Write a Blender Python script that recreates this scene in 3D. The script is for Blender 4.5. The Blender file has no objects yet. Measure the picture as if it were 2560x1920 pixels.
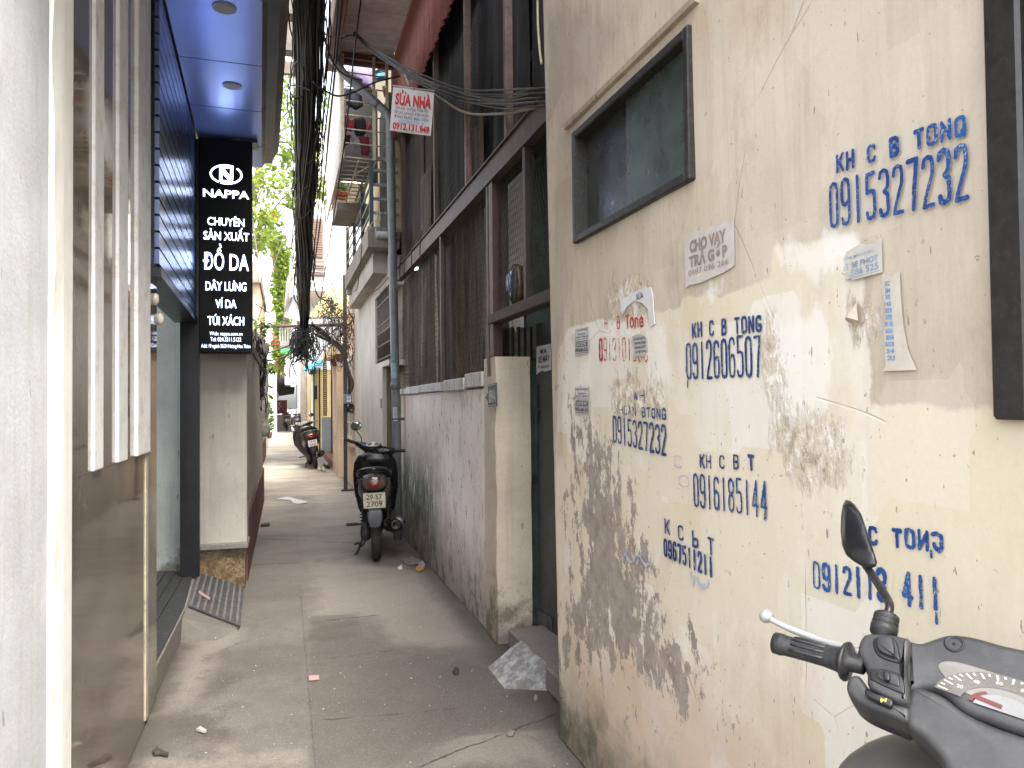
import bpy, math, random
import numpy as np
from mathutils import Vector, Matrix
R = math.radians
random.seed(7)
rng = np.random.default_rng(7)
SC = bpy.context.scene
COL = SC.collection

# ------------------------------------------------------------------ camera
# photograph pixels are 2560 x 1920; the eye is 1.5 m above the alley, the alley runs along +Y
FPX, CXP, CYP, EYE = 1898.0, 1280.0, 960.0, 1.5
PSI, PITCH, ROLL = R(16.7079), R(1.3070), 0.010


def _basis():
    f = np.array([math.sin(PSI) * math.cos(PITCH), math.cos(PSI) * math.cos(PITCH), math.sin(PITCH)])
    rt = np.array([math.cos(PSI), -math.sin(PSI), 0.0])
    up = np.cross(rt, f)
    c, s = math.cos(ROLL), math.sin(ROLL)
    return f, c * rt - s * up, s * rt + c * up


CF, CR, CU = _basis()
ORG = np.array([0.0, 0.0, EYE])
cam_d = bpy.data.cameras.new("camera")
cam = bpy.data.objects.new("camera", cam_d)
COL.objects.link(cam)
cam_d.sensor_width = 36.0
cam_d.lens = 36.0 * FPX / 2560.0
cam_d.clip_start = 0.05
cam_d.clip_end = 500
M = Matrix.Identity(4)
for i in range(3):
    M[i][0], M[i][1], M[i][2] = CR[i], CU[i], -CF[i]
    M[i][3] = ORG[i]
cam.matrix_world = M
SC.camera = cam

# ------------------------------------------------------------------ sky, sun, exposure
SUN_EL, SUN_AZ = R(56), R(162)          # compass-like angle of the sun seen from the alley (0 = +Y, clockwise)
w = bpy.data.worlds.new("World")
SC.world = w
w.use_nodes = True
nt = w.node_tree
nt.nodes.clear()
sky = nt.nodes.new("ShaderNodeTexSky")
sky.sky_type = 'NISHITA'
sky.sun_disc = False
sky.sun_elevation = SUN_EL
sky.sun_rotation = SUN_AZ
sky.air_density = 1.0
sky.dust_density = 4.0
sky.ozone_density = 0.6
bg = nt.nodes.new("ShaderNodeBackground")
bg.inputs[1].default_value = 0.15
wo = nt.nodes.new("ShaderNodeOutputWorld")
hs = nt.nodes.new("ShaderNodeHueSaturation")        # a thin white overcast veil: the sky's blue is washed out
hs.inputs["Saturation"].default_value = 0.40
nt.links.new(sky.outputs[0], hs.inputs["Color"])
nt.links.new(hs.outputs[0], bg.inputs[0])
nt.links.new(bg.outputs[0], wo.inputs[0])
sun_d = bpy.data.lights.new("sun", 'SUN')
sun_d.energy = 1.5
sun_d.angle = R(25)
sun_d.color = (1.0, 0.94, 0.85)
sun = bpy.data.objects.new("sun", sun_d)
COL.objects.link(sun)
sdir = Vector((math.sin(SUN_AZ) * math.cos(SUN_EL), math.cos(SUN_AZ) * math.cos(SUN_EL), math.sin(SUN_EL)))
sun.rotation_euler = sdir.to_track_quat('Z', 'Y').to_euler()
SC.view_settings.view_transform = 'Standard'
SC.view_settings.look = 'None'
SC.view_settings.exposure = 2.85
SC.view_settings.gamma = 1.0
SC.cycles.max_bounces = 8
SC.cycles.diffuse_bounces = 5
SC.cycles.glossy_bounces = 4
SC.cycles.transparent_max_bounces = 12
SC.cycles.sample_clamp_indirect = 6.0
SC.cycles.use_denoising = True

# ------------------------------------------------------------------ turning photograph pixels into points
K = 2560.0 / 2212.0


def ray(x, y):
    return CF + CR * (x - CXP) / FPX - CU * (y - CYP) / FPX


def PX(x, y, X):
    d = ray(x, y)
    return ORG + d * ((X - ORG[0]) / d[0])


def PY(x, y, Y):
    d = ray(x, y)
    return ORG + d * ((Y - ORG[1]) / d[1])


def PZ(x, y, Z=0.0):
    d = ray(x, y)
    return ORG + d * ((Z - ORG[2]) / d[2])


def PD(x, y, D):
    return ORG + ray(x, y) * D


def PN(x, y, p, n):
    d = ray(x, y)
    n = np.asarray(n, float)
    return ORG + d * (np.dot(np.asarray(p, float) - ORG, n) / np.dot(d, n))


# ------------------------------------------------------------------ mesh builder
class MB:
    def __init__(self):
        self.v, self.f, self.sm = [], [], []

    def add(self, vs, fs, smooth=False):
        o = len(self.v)
        self.v += [tuple(map(float, p)) for p in vs]
        self.f += [tuple(o + i for i in f) for f in fs]
        self.sm += [smooth] * len(fs)
        return self

    def box(self, a, b):
        (x0, y0, z0), (x1, y1, z1) = a, b
        x0, x1 = min(x0, x1), max(x0, x1)
        y0, y1 = min(y0, y1), max(y0, y1)
        z0, z1 = min(z0, z1), max(z0, z1)
        vs = [(x0, y0, z0), (x1, y0, z0), (x1, y1, z0), (x0, y1, z0), (x0, y0, z1), (x1, y0, z1), (x1, y1, z1), (x0, y1, z1)]
        return self.add(vs, [(0, 3, 2, 1), (4, 5, 6, 7), (0, 1, 5, 4), (1, 2, 6, 5), (2, 3, 7, 6), (3, 0, 4, 7)])

    def bbox(self, a, b, r=0.01):
        """box with chamfered edges"""
        (x0, y0, z0), (x1, y1, z1) = a, b
        x0, x1 = min(x0, x1), max(x0, x1)
        y0, y1 = min(y0, y1), max(y0, y1)
        z0, z1 = min(z0, z1), max(z0, z1)
        r = min(r, (x1 - x0) * .45, (y1 - y0) * .45, (z1 - z0) * .45)
        def ring(z, q):
            return [(x0 + q, y0 + r, z), (x0 + r, y0 + q, z), (x1 - r, y0 + q, z), (x1 - q, y0 + r, z),
                    (x1 - q, y1 - r, z), (x1 - r, y1 - q, z), (x0 + r, y1 - q, z), (x0 + q, y1 - r, z)]
        def cap(z):
            return [(x0 + r, y0 + r, z), (x0 + r, y0 + r, z), (x1 - r, y0 + r, z), (x1 - r, y0 + r, z),
                    (x1 - r, y1 - r, z), (x1 - r, y1 - r, z), (x0 + r, y1 - r, z), (x0 + r, y1 - r, z)]
        rings = [cap(z0), ring(z0 + r, 0), ring(z1 - r, 0), cap(z1)]
        vs = sum(rings, [])
        fs = []
        for k in range(3):
            for i in range(8):
                j = (i + 1) % 8
                fs.append((k * 8 + i, k * 8 + j, (k + 1) * 8 + j, (k + 1) * 8 + i))
        fs.append(tuple(range(7, -1, -1)))
        fs.append(tuple(range(24, 32)))
        return self.add(vs, fs)

    def quad(self, a, b, c, d):
        return self.add([a, b, c, d], [(0, 1, 2, 3)])

    def slab(self, pts, off):
        """polygon extruded by vector off"""
        n = len(pts)
        off = np.asarray(off, float)
        vs = [np.asarray(p, float) for p in pts] + [np.asarray(p, float) + off for p in pts]
        fs = [tuple(range(n - 1, -1, -1)), tuple(range(n, 2 * n))]
        for i in range(n):
            j = (i + 1) % n
            fs.append((i, j, n + j, n + i))
        return self.add(vs, fs)

    def tube(self, path, r, sides=6, cap=True, smooth=True):
        P = [np.asarray(p, float) for p in path]
        n = len(P)
        rr = r if isinstance(r, (list, tuple, np.ndarray)) else [r] * n
        t0 = P[1] - P[0]
        ref = np.array([0, 0, 1.0]) if abs(t0[2]) < 0.9 * np.linalg.norm(t0) else np.array([1.0, 0, 0])
        vs, fs = [], []
        u = None
        for i in range(n):
            t = P[min(i + 1, n - 1)] - P[max(i - 1, 0)]
            t = t / (np.linalg.norm(t) + 1e-12)
            if u is None:
                u = np.cross(ref, t)
            u = u - t * np.dot(u, t)
            u /= np.linalg.norm(u) + 1e-12
            v = np.cross(t, u)
            for k in range(sides):
                a = 2 * math.pi * k / sides
                vs.append(P[i] + rr[i] * (math.cos(a) * u + math.sin(a) * v))
        for i in range(n - 1):
            for k in range(sides):
                k2 = (k + 1) % sides
                fs.append((i * sides + k, i * sides + k2, (i + 1) * sides + k2, (i + 1) * sides + k))
        self.add(vs, fs, smooth)
        if cap:
            o = len(self.v) - len(vs)
            self.f += [tuple(o + k for k in range(sides - 1, -1, -1)), tuple(o + (n - 1) * sides + k for k in range(sides))]
            self.sm += [False, False]
        return self

    def loft(self, secs, cap=True, smooth=True):
        """secs: list of equal-length rings of points"""
        n = len(secs[0])
        vs = [p for s in secs for p in s]
        fs = []
        for i in range(len(secs) - 1):
            for k in range(n):
                k2 = (k + 1) % n
                fs.append((i * n + k, i * n + k2, (i + 1) * n + k2, (i + 1) * n + k))
        self.add(vs, fs, smooth)
        if cap:
            o = len(self.v) - len(vs)
            self.f += [tuple(o + k for k in range(n - 1, -1, -1)), tuple(o + (len(secs) - 1) * n + k for k in range(n))]
            self.sm += [smooth, smooth]
        return self

    def lathe(self, c, axis, prof, sides=20, smooth=True, cap=True):
        """prof: list of (offset along axis, radius)"""
        c = np.asarray(c, float)
        a = np.asarray(axis, float)
        a = a / np.linalg.norm(a)
        ref = np.array([0, 0, 1.0]) if abs(a[2]) < .9 else np.array([1.0, 0, 0])
        u = np.cross(ref, a)
        u /= np.linalg.norm(u)
        v = np.cross(a, u)
        secs = []
        for (h, r) in prof:
            secs.append([c + a * h + r * (math.cos(2 * math.pi * k / sides) * u + math.sin(2 * math.pi * k / sides) * v) for k in range(sides)])
        return self.loft(secs, cap, smooth)

    def ring(self, c, axis, R0, r, sides=28, tube=10, ez=1.0):
        c = np.asarray(c, float)
        a = np.asarray(axis, float)
        a /= np.linalg.norm(a)
        ref = np.array([0, 0, 1.0]) if abs(a[2]) < .9 else np.array([1.0, 0, 0])
        u = np.cross(ref, a)
        u /= np.linalg.norm(u)
        v = np.cross(a, u)
        vs, fs = [], []
        for i in range(sides):
            t = 2 * math.pi * i / sides
            d = math.cos(t) * u + math.sin(t) * v
            for k in range(tube):
                q = 2 * math.pi * k / tube
                vs.append(c + d * (R0 + r * math.cos(q)) + a * r * ez * math.sin(q))
        for i in range(sides):
            i2 = (i + 1) % sides
            for k in range(tube):
                k2 = (k + 1) % tube
                fs.append((i * tube + k, i * tube + k2, i2 * tube + k2, i2 * tube + k))
        return self.add(vs, fs, True)


def ell(c, u, v, a, b, n=16, p=2.0):
    """superellipse ring of points"""
    c, u, v = (np.asarray(q, float) for q in (c, u, v))
    out = []
    for k in range(n):
        t = 2 * math.pi * k / n
        ct, st = math.cos(t), math.sin(t)
        out.append(c + u * a * math.copysign(abs(ct) ** (2 / p), ct) + v * b * math.copysign(abs(st) ** (2 / p), st))
    return out


def curve(pts, n=6):
    """Catmull-Rom"""
    P = [np.asarray(p, float) for p in pts]
    P = [2 * P[0] - P[1]] + P + [2 * P[-1] - P[-2]]
    out = []
    for i in range(1, len(P) - 2):
        for k in range(n):
            t = k / n
            out.append(0.5 * ((2 * P[i]) + (-P[i - 1] + P[i + 1]) * t + (2 * P[i - 1] - 5 * P[i] + 4 * P[i + 1] - P[i + 2]) * t * t
                              + (-P[i - 1] + 3 * P[i] - 3 * P[i + 1] + P[i + 2]) * t ** 3))
    out.append(P[-2])
    return out


def mesh_of(name, mb):
    me = bpy.data.meshes.new(name)
    me.from_pydata(mb.v, [], mb.f)
    me.polygons.foreach_set("use_smooth", mb.sm)
    me.update()
    return me


def obj(name, mb, mat, parent=None, local=False, label=None):
    """link a builder as ONE mesh object; a child's points are turned from world to its thing's own frame"""
    if parent is not None and not local:
        q = np.zeros(3)
        p = parent
        while p is not None:
            q += np.array(p.location)
            p = p.parent
        mb2 = MB()
        mb2.v = [tuple(np.asarray(v) - q) for v in mb.v]
        mb2.f, mb2.sm = mb.f, mb.sm
        mb = mb2
    o = bpy.data.objects.new(name, mesh_of(name, mb))
    COL.objects.link(o)
    if mat is not None:
        o.data.materials.append(mat)
    if parent is not None:
        o.parent = parent
    if label:
        o['label'] = label
    return o


def tag(o, label, cat, group=None):
    o['label'] = label
    o['category'] = cat
    if group:
        o['group'] = group
    return o


def thing(name, label, cat, loc=(0, 0, 0), rotz=0.0, group=None):
    o = bpy.data.objects.new(name, None)
    COL.objects.link(o)
    o.empty_display_size = 0.1
    o.location = tuple(map(float, loc))
    o.rotation_euler = (0, 0, rotz)
    return tag(o, label, cat, group)


def solo(name, mb, mat, label, cat, group=None):
    """a thing that is one mesh, its origin at its own base"""
    V = np.array(mb.v)
    c = (V.min(0) + V.max(0)) / 2
    c[2] = V[:, 2].min()
    mb.v = [tuple(p) for p in V - c]
    o = obj(name, mb, mat)
    o.location = tuple(map(float, c))
    return tag(o, label, cat, group)


# ------------------------------------------------------------------ materials
class G:
    def __init__(self, name):
        self.m = bpy.data.materials.new(name)
        self.m.use_nodes = True
        self.t = self.m.node_tree
        self.b = self.t.nodes["Principled BSDF"]
        self.pos = self.n("ShaderNodeNewGeometry").outputs["Position"]
        self.ob = self.n("ShaderNodeTexCoord").outputs["Object"]

    def n(self, typ, **kw):
        x = self.t.nodes.new(typ)
        for k, v in kw.items():
            setattr(x, k, v)
        return x

    def put(self, sock, val):
        if hasattr(val, "is_output") or isinstance(val, bpy.types.NodeSocket):
            self.t.links.new(val, sock)
        elif isinstance(val, (tuple, list)):
            sock.default_value = tuple(val) + ((1.0,) if len(val) == 3 and len(sock.default_value) == 4 else ())
        else:
            sock.default_value = val

    def map(self, vec, s):
        x = self.n("ShaderNodeMapping")
        self.put(x.inputs["Vector"], vec)
        x.inputs["Scale"].default_value = s
        return x.outputs[0]

    def noise(self, scale, detail=4, rough=0.6, dist=0.0, vec=None, s=None):
        vec = self.pos if vec is None else vec
        if s:
            vec = self.map(vec, s)
        x = self.n("ShaderNodeTexNoise")
        self.put(x.inputs["Vector"], vec)
        x.inputs["Scale"].default_value = scale
        x.inputs["Detail"].default_value = detail
        x.inputs["Roughness"].default_value = rough
        x.inputs["Distortion"].default_value = dist
        return x.outputs[0]

    def vor(self, scale, feature='F1', vec=None, s=None):
        vec = self.pos if vec is None else vec
        if s:
            vec = self.map(vec, s)
        x = self.n("ShaderNodeTexVoronoi", feature=feature)
        self.put(x.inputs["Vector"], vec)
        x.inputs["Scale"].default_value = scale
        return x.outputs[0]

    def wave(self, scale, axis='X', vec=None, dist=0.0):
        x = self.n("ShaderNodeTexWave", bands_direction=axis)
        self.put(x.inputs["Vector"], self.pos if vec is None else vec)
        x.inputs["Scale"].default_value = scale
        x.inputs["Distortion"].default_value = dist
        return x.outputs[1]

    def ramp(self, fac, a, b):
        """linear step from 0 at a to 1 at b"""
        x = self.n("ShaderNodeMapRange")
        self.put(x.inputs[0], fac)
        x.inputs[1].default_value = a
        x.inputs[2].default_value = b
        return x.outputs[0]

    def mix(self, fac, a, b, mode='MIX'):
        x = self.n("ShaderNodeMix", data_type='RGBA', blend_type=mode)
        self.put(x.inputs[0], fac)
        self.put(x.inputs[6], a)
        self.put(x.inputs[7], b)
        return x.outputs[2]

    def ma(self, op, a, b=0.0, clamp=False):
        x = self.n("ShaderNodeMath", operation=op)
        x.use_clamp = clamp
        self.put(x.inputs[0], a)
        self.put(x.inputs[1], b)
        return x.outputs[0]

    def attr(self, name):
        return self.n("ShaderNodeAttribute", attribute_name=name).outputs["Fac"]

    def sep(self, vec=None):
        x = self.n("ShaderNodeSeparateXYZ")
        self.put(x.inputs[0], self.pos if vec is None else vec)
        return x.outputs

    def bump(self, h, strength=0.3, dist=0.01, prev=None):
        x = self.n("ShaderNodeBump")
        x.inputs["Strength"].default_value = strength
        x.inputs["Distance"].default_value = dist
        self.put(x.inputs["Height"], h)
        if prev is not None:
            self.put(x.inputs["Normal"], prev)
        self.put(self.b.inputs["Normal"], x.outputs[0])
        return x.outputs[0]

    def out(self, color=None, rough=None, metal=None, spec=None):
        if color is not None:
            self.put(self.b.inputs["Base Color"], color)
        if rough is not None:
            self.put(self.b.inputs["Roughness"], rough)
        if metal is not None:
            self.put(self.b.inputs["Metallic"], metal)
        if spec is not None:
            self.put(self.b.inputs["Specular IOR Level"], spec)
        return self.m


_mc = {}


def plain(name, col, rough=0.6, var=0.25, scale=8.0, metal=0.0, bump=0.0, ob=True, dirt=None, spec=0.5):
    """a paint, plastic or cloth whose tone wanders a little, with an optional dirt colour in patches"""
    if name in _mc:
        return _mc[name]
    g = G(name)
    vec = g.ob if ob else g.pos
    n1 = g.noise(scale, 5, 0.65, vec=vec)
    dark = tuple(c * (1 - var) for c in col)
    light = tuple(min(1, c * (1 + var)) for c in col)
    c = g.mix(g.ramp(n1, 0.3, 0.7), dark, light)
    if dirt:
        c = g.mix(g.ma('MULTIPLY', g.ramp(g.noise(scale * 2.3, 6, 0.7, vec=vec), 0.5, 0.66), 0.75), c, dirt)
    rr = g.ma('ADD', g.ma('MULTIPLY', g.noise(scale * 3, 4, vec=vec), 0.25), rough - 0.12)
    if bump:
        g.bump(g.noise(scale * 6, 5, 0.7, vec=vec), bump, 0.004)
    _mc[name] = g.out(c, rr, metal, spec)
    return _mc[name]


def plaster(name, col, stain=(0.10, 0.085, 0.07), amount=0.5, streak=0.5, base=None, base_h=0.5, rough=0.85, scale=1.0, peel=None, peel_t=0.62, moss=0.0):
    """weathered masonry paint: patches, vertical rain streaks, chips and grime rising from the foot"""
    if name in _mc:
        return _mc[name]
    g = G(name)
    big = g.noise(1.6 * scale, 6, 0.62)
    mid = g.noise(7 * scale, 6, 0.7)
    fine = g.noise(60 * scale, 5, 0.75)
    st = g.noise(3.2 * scale, 6, 0.7, s=(6, 6, 0.35))
    c = g.mix(g.ramp(big, 0.35, 0.68), tuple(x * 0.82 for x in col), tuple(min(1, x * 1.1) for x in col))
    c = g.mix(g.ma('MULTIPLY', g.ramp(mid, 0.5, 0.72), amount), c, tuple(0.55 * a + 0.45 * b for a, b in zip(stain, col)))
    c = g.mix(g.ma('MULTIPLY', g.ramp(st, 0.5, 0.72), streak), c, stain)
    if peel:
        pm = g.ramp(g.ma('ADD', g.ma('MULTIPLY', big, 0.6), g.ma('MULTIPLY', g.noise(14 * scale, 8, 0.72, s=(1, 1, 0.45)), 0.5)), peel_t, peel_t + 0.02)
        c = g.mix(pm, c, peel)
    chips = g.ramp(g.noise(22 * scale, 3, 0.5, s=(1, 1, 0.35)), 0.70, 0.72)
    c = g.mix(g.ma('MULTIPLY', chips, 0.8), c, tuple(x * 0.8 for x in stain))
    if base:
        z = g.sep()[2]
        bm = g.ramp(g.ma('ADD', z, g.ma('MULTIPLY', g.ma('SUBTRACT', mid, 0.5), 1.2)), base_h, base_h * 0.25)
        c = g.mix(g.ma('MULTIPLY', bm, 0.85), c, base)
    if moss:
        z = g.sep()[2]
        mm = g.ma('MULTIPLY', g.ramp(z, 0.9, 0.15), g.ramp(g.noise(4, 6, 0.7, s=(1, 1, 0.5)), 0.52, 0.66))
        c = g.mix(g.ma('MULTIPLY', mm, moss), c, (0.035, 0.05, 0.018))
    c = g.mix(0.18, c, fine, 'OVERLAY')
    h = g.ma('ADD', g.ma('MULTIPLY', mid, 0.6), g.ma('MULTIPLY', fine, 0.4))
    g.bump(h, 0.45, 0.006)
    _mc[name] = g.out(c, rough, 0, 0.3)
    return _mc[name]


def emit(name, col, power):
    if name in _mc:
        return _mc[name]
    g = G(name)
    g.put(g.b.inputs["Emission Color"], col)
    g.b.inputs["Emission Strength"].default_value = power
    _mc[name] = g.out(col, 0.4)
    return _mc[name]


def leafmat(name, c1, c2, trans=0.4):
    if name in _mc:
        return _mc[name]
    g = G(name)
    oi = g.noise(2.2, 3, 0.6)
    fi = g.noise(19, 2, 0.5)
    c = g.mix(g.ramp(oi, 0.35, 0.65), c1, c2)
    c = g.mix(g.ma('MULTIPLY', g.ramp(fi, 0.35, 0.7), 0.5), c, tuple(x * 1.5 for x in c2))
    g.put(g.b.inputs["Base Color"], c)
    g.b.inputs["Roughness"].default_value = 0.5
    tr = g.n("ShaderNodeBsdfTranslucent")
    g.put(tr.inputs[0], c)
    mx = g.n("ShaderNodeMixShader")
    mx.inputs[0].default_value = trans
    g.t.links.new(g.b.outputs[0], mx.inputs[1])
    g.t.links.new(tr.outputs[0], mx.inputs[2])
    g.t.links.new(mx.outputs[0], g.t.nodes["Material Output"].inputs[0])
    _mc[name] = g.m
    return g.m


def glass_dark(name, col, rough=0.06, var=0.5):
    if name in _mc:
        return _mc[name]
    g = G(name)
    n1 = g.noise(3, 5, 0.65)
    c = g.mix(g.ramp(n1, 0.35, 0.7), tuple(x * (1 - var) for x in col), tuple(x * (1 + var) for x in col))
    drops = g.ramp(g.noise(26, 3, 0.6, s=(1, 1, 0.4)), 0.715, 0.73)
    c = g.mix(g.ma('MULTIPLY', drops, 0.75), c, (0.35, 0.34, 0.30))
    r = g.ma('ADD', g.ma('MULTIPLY', g.noise(9, 5, 0.7), 0.25), rough)
    _mc[name] = g.out(c, r, 0, 0.45)
    return _mc[name]


# ------------------------------------------------------------------ writing
def _font_mesh(s, bold):
    cu = bpy.data.curves.new("txt", 'FONT')
    cu.body = s
    cu.offset = bold
    cu.resolution_u = 3
    o = bpy.data.objects.new("txt", cu)
    COL.objects.link(o)
    me = bpy.data.meshes.new_from_object(o)
    V = [(v.co.x, v.co.y) for v in me.vertices]
    F = [tuple(p.vertices) for p in me.polygons]
    bpy.data.objects.remove(o)
    bpy.data.curves.remove(cu)
    bpy.data.meshes.remove(me)
    return V, F


_cap = None


def write(mb, s, o, ux, uy, width, cap, bold=0.02, nrm=(0, 0, 0), lift=0.0, shear=0.0):
    """write s with its baseline's left end at o, width metres along ux, capitals cap metres tall along uy"""
    global _cap
    if _cap is None:
        V, F = _font_mesh("H", 0.0)
        _cap = max(v[1] for v in V)
    V, F = _font_mesh(s, bold)
    if not V:
        return
    x0, x1 = min(v[0] for v in V), max(v[0] for v in V)
    o, ux, uy, nrm = (np.asarray(q, float) for q in (o, ux, uy, nrm))
    sx, sy = width / (x1 - x0), cap / _cap
    mb.add([o + ux * ((v[0] - x0) * sx + shear * v[1] * sy) + uy * (v[1] * sy) + nrm * lift for v in V], F)


# hand-cut stencil letters: strokes on a 1 x 1 box
_o = [(0, .16), (0, .84), (.12, .96), (.5, 1), (.88, .96), (1, .84), (1, .16), (.88, .04), (.5, 0), (.12, .04), (0, .16)]
STROKE = {
    '0': [_o], 'O': [_o],
    '1': [[(.5, 0), (.5, 1)]],
    '2': [[(0, .82), (.1, .96), (.5, 1), (.9, .96), (1, .82), (.95, .62), (.15, .15), (0, 0), (1, 0)]],
    '3': [[(0, .86), (.12, .97), (.5, 1), (.9, .95), (1, .82), (.95, .62), (.55, .53)], [(.55, .53), (.95, .44), (1, .16), (.88, .04), (.5, 0), (.12, .03), (0, .14)]],
    '4': [[(.72, 0), (.72, 1), (0, .3), (0, .27), (1, .27)]],
    '5': [[(1, 1), (.08, 1), (.08, .6), (.6, .62), (.92, .58), (1, .46), (1, .16), (.88, .04), (.5, 0), (.12, .03), (0, .14)]],
    '6': [[(1, .86), (.88, .97), (.5, 1), (.12, .96), (0, .84), (0, .16), (.12, .04), (.5, 0), (.88, .04), (1, .16), (1, .42), (.88, .54), (.5, .57), (.1, .5)]],
    '7': [[(0, 1), (1, 1), (.7, .5), (.5, 0)]],
    '8': [[(.5, .53), (.1, .6), (0, .75), (.03, .9), (.5, 1), (.97, .9), (1, .75), (.9, .6), (.5, .53), (.1, .46), (0, .3), (.03, .1), (.5, 0), (.97, .1), (1, .3), (.9, .46), (.5, .53)]],
    '9': [[(0, .14), (.12, .03), (.5, 0), (.88, .04), (1, .16), (1, .84), (.88, .96), (.5, 1), (.12, .96), (0, .84), (0, .58), (.12, .46), (.5, .43), (.95, .5)]],
    'K': [[(0, 0), (0, 1)], [(1, 1), (.05, .42)], [(.3, .58), (1, 0)]],
    'H': [[(0, 0), (0, 1)], [(1, 0), (1, 1)], [(0, .5), (1, .5)]],
    'C': [[(1, .8), (.88, .96), (.5, 1), (.12, .94), (0, .8), (0, .2), (.12, .06), (.5, 0), (.88, .04), (1, .2)]],
    'B': [[(0, 0), (0, 1), (.7, 1), (.95, .88), (.92, .65), (.6, .53), (0, .53)], [(.6, .53), (.98, .42), (1, .14), (.7, 0), (0, 0)]],
    'b': [[(0, 1), (0, 0), (.8, 0), (1, .15), (1, .4), (.8, .5), (0, .5)]],
    'A': [[(0, 0), (.5, 1), (1, 0)], [(.2, .35), (.8, .35)]],
    'T': [[(0, 1), (1, 1)], [(.5, 1), (.5, 0)]],
    'N': [[(0, 0), (0, 1), (1, 0), (1, 1)]],
    'n': [[(0, 0), (0, .7), (.5, .75), (1, .6), (1, 0)]],
    'o': [[(0, .15), (0, .6), (.5, .75), (1, .6), (1, .15), (.5, 0), (0, .15)]],
    'g': [[(1, .6), (.5, .75), (0, .6), (0, .15), (.5, 0), (1, .1)], [(1, .35), (.5, .35)]],
    'G': [[(1, .8), (.88, .96), (.5, 1), (.12, .94), (0, .8), (0, .2), (.12, .06), (.5, 0), (.88, .04), (1, .2), (1, .42), (.6, .42)]],
    'W': [[(0, 1), (.25, 0), (.5, .8), (.75, 0), (1, 1)]],
    'i': [[(.5, 0), (.5, .4)]], '~': [[(0, .4), (.1, .9), (.6, .5), (.9, .7), (1, 1)]],
    'x': [[(0, 0), (0, .7)]], 'Q': [_o, [(.7, .25), (1, -.05)]],
    'J': [[(0, .9), (.5, 1), (1, .85), (1, .15), (.7, 0), (.3, .1), (.1, .3)]],   # a mirrored G with a drip
    'I': [[(0, 0), (0, 1)], [(1, 1), (1, 0)], [(1, 1), (0, 0)]],                     # a mirrored N
}


def _vnoise(shape, cell, seed):
    r = np.random.default_rng(seed)
    h, w_ = shape
    gy, gx = h / cell + 2, w_ / cell + 2
    g = r.random((int(gy) + 2, int(gx) + 2))
    y = np.arange(h)[:, None] / cell
    x = np.arange(w_)[None, :] / cell
    y0, x0 = y.astype(int), x.astype(int)
    fy, fx = y - y0, x - x0
    fy, fx = fy * fy * (3 - 2 * fy), fx * fx * (3 - 2 * fx)
    return (g[y0, x0] * (1 - fx) + g[y0, x0 + 1] * fx) * (1 - fy) + (g[y0 + 1, x0] * (1 - fx) + g[y0 + 1, x0 + 1] * fx) * fy


def stencil(mb, items, to3d, cell=0.0016, worn=0.25, seed=1):
    """items: list of (char, x, y, w, h, stroke half width, wear) in metres on the wall; painted as one sheet with ragged, worn edges"""
    segs = []
    for (ch, x, y, w_, h_, sw, wr) in items:
        for pl in STROKE[ch]:
            q = [(x + a * w_, y + b * h_) for a, b in pl]
            for i in range(len(q) - 1):
                segs.append((*q[i], *q[i + 1], sw, wr))
    S = np.array(segs)
    m = 0.012
    x0, x1 = min(S[:, 0].min(), S[:, 2].min()) - m, max(S[:, 0].max(), S[:, 2].max()) + m
    y0, y1 = min(S[:, 1].min(), S[:, 3].min()) - m, max(S[:, 1].max(), S[:, 3].max()) + m
    nx, ny = int((x1 - x0) / cell) + 2, int((y1 - y0) / cell) + 2
    X = x0 + np.arange(nx) * cell
    Y = y0 + np.arange(ny) * cell
    XX, YY = np.meshgrid(X, Y)
    D = np.full(XX.shape, -1.0)
    for ax, ay, bx, by, sw, wr in segs:
        i0, i1 = max(0, int((min(ax, bx) - m - x0) / cell)), min(nx, int((max(ax, bx) + m - x0) / cell) + 1)
        j0, j1 = max(0, int((min(ay, by) - m - y0) / cell)), min(ny, int((max(ay, by) + m - y0) / cell) + 1)
        xs, ys = XX[j0:j1, i0:i1], YY[j0:j1, i0:i1]
        dx, dy = bx - ax, by - ay
        t = np.clip(((xs - ax) * dx + (ys - ay) * dy) / (dx * dx + dy * dy + 1e-12), 0, 1)
        d = np.hypot(xs - ax - t * dx, ys - ay - t * dy)
        D[j0:j1, i0:i1] = np.maximum(D[j0:j1, i0:i1], 1 - d / sw - wr * 1.2)
    nz = 0.55 * _vnoise(D.shape, 3.0, seed) + 0.45 * _vnoise(D.shape, 9.0, seed + 1) - 0.45
    D = D + nz * (worn * 2.9)
    # marching squares, one polygon per cell
    vs, fs = [], []
    for j in range(ny - 1):
        row = D[j:j + 2]
        hot = np.nonzero((row[0, :-1] > 0) | (row[0, 1:] > 0) | (row[1, :-1] > 0) | (row[1, 1:] > 0))[0]
        for i in hot:
            c = [(X[i], Y[j], D[j, i]), (X[i + 1], Y[j], D[j, i + 1]), (X[i + 1], Y[j + 1], D[j + 1, i + 1]), (X[i], Y[j + 1], D[j + 1, i])]
            poly = []
            for k in range(4):
                a, b = c[k], c[(k + 1) % 4]
                if a[2] > 0:
                    poly.append((a[0], a[1]))
                if (a[2] > 0) != (b[2] > 0):
                    t = a[2] / (a[2] - b[2])
                    poly.append((a[0] + t * (b[0] - a[0]), a[1] + t * (b[1] - a[1])))
            if len(poly) > 2:
                o = len(vs)
                vs += [to3d(*p) for p in poly]
                fs.append(tuple(range(o, o + len(poly))))
    mb.add(vs, fs)


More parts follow.
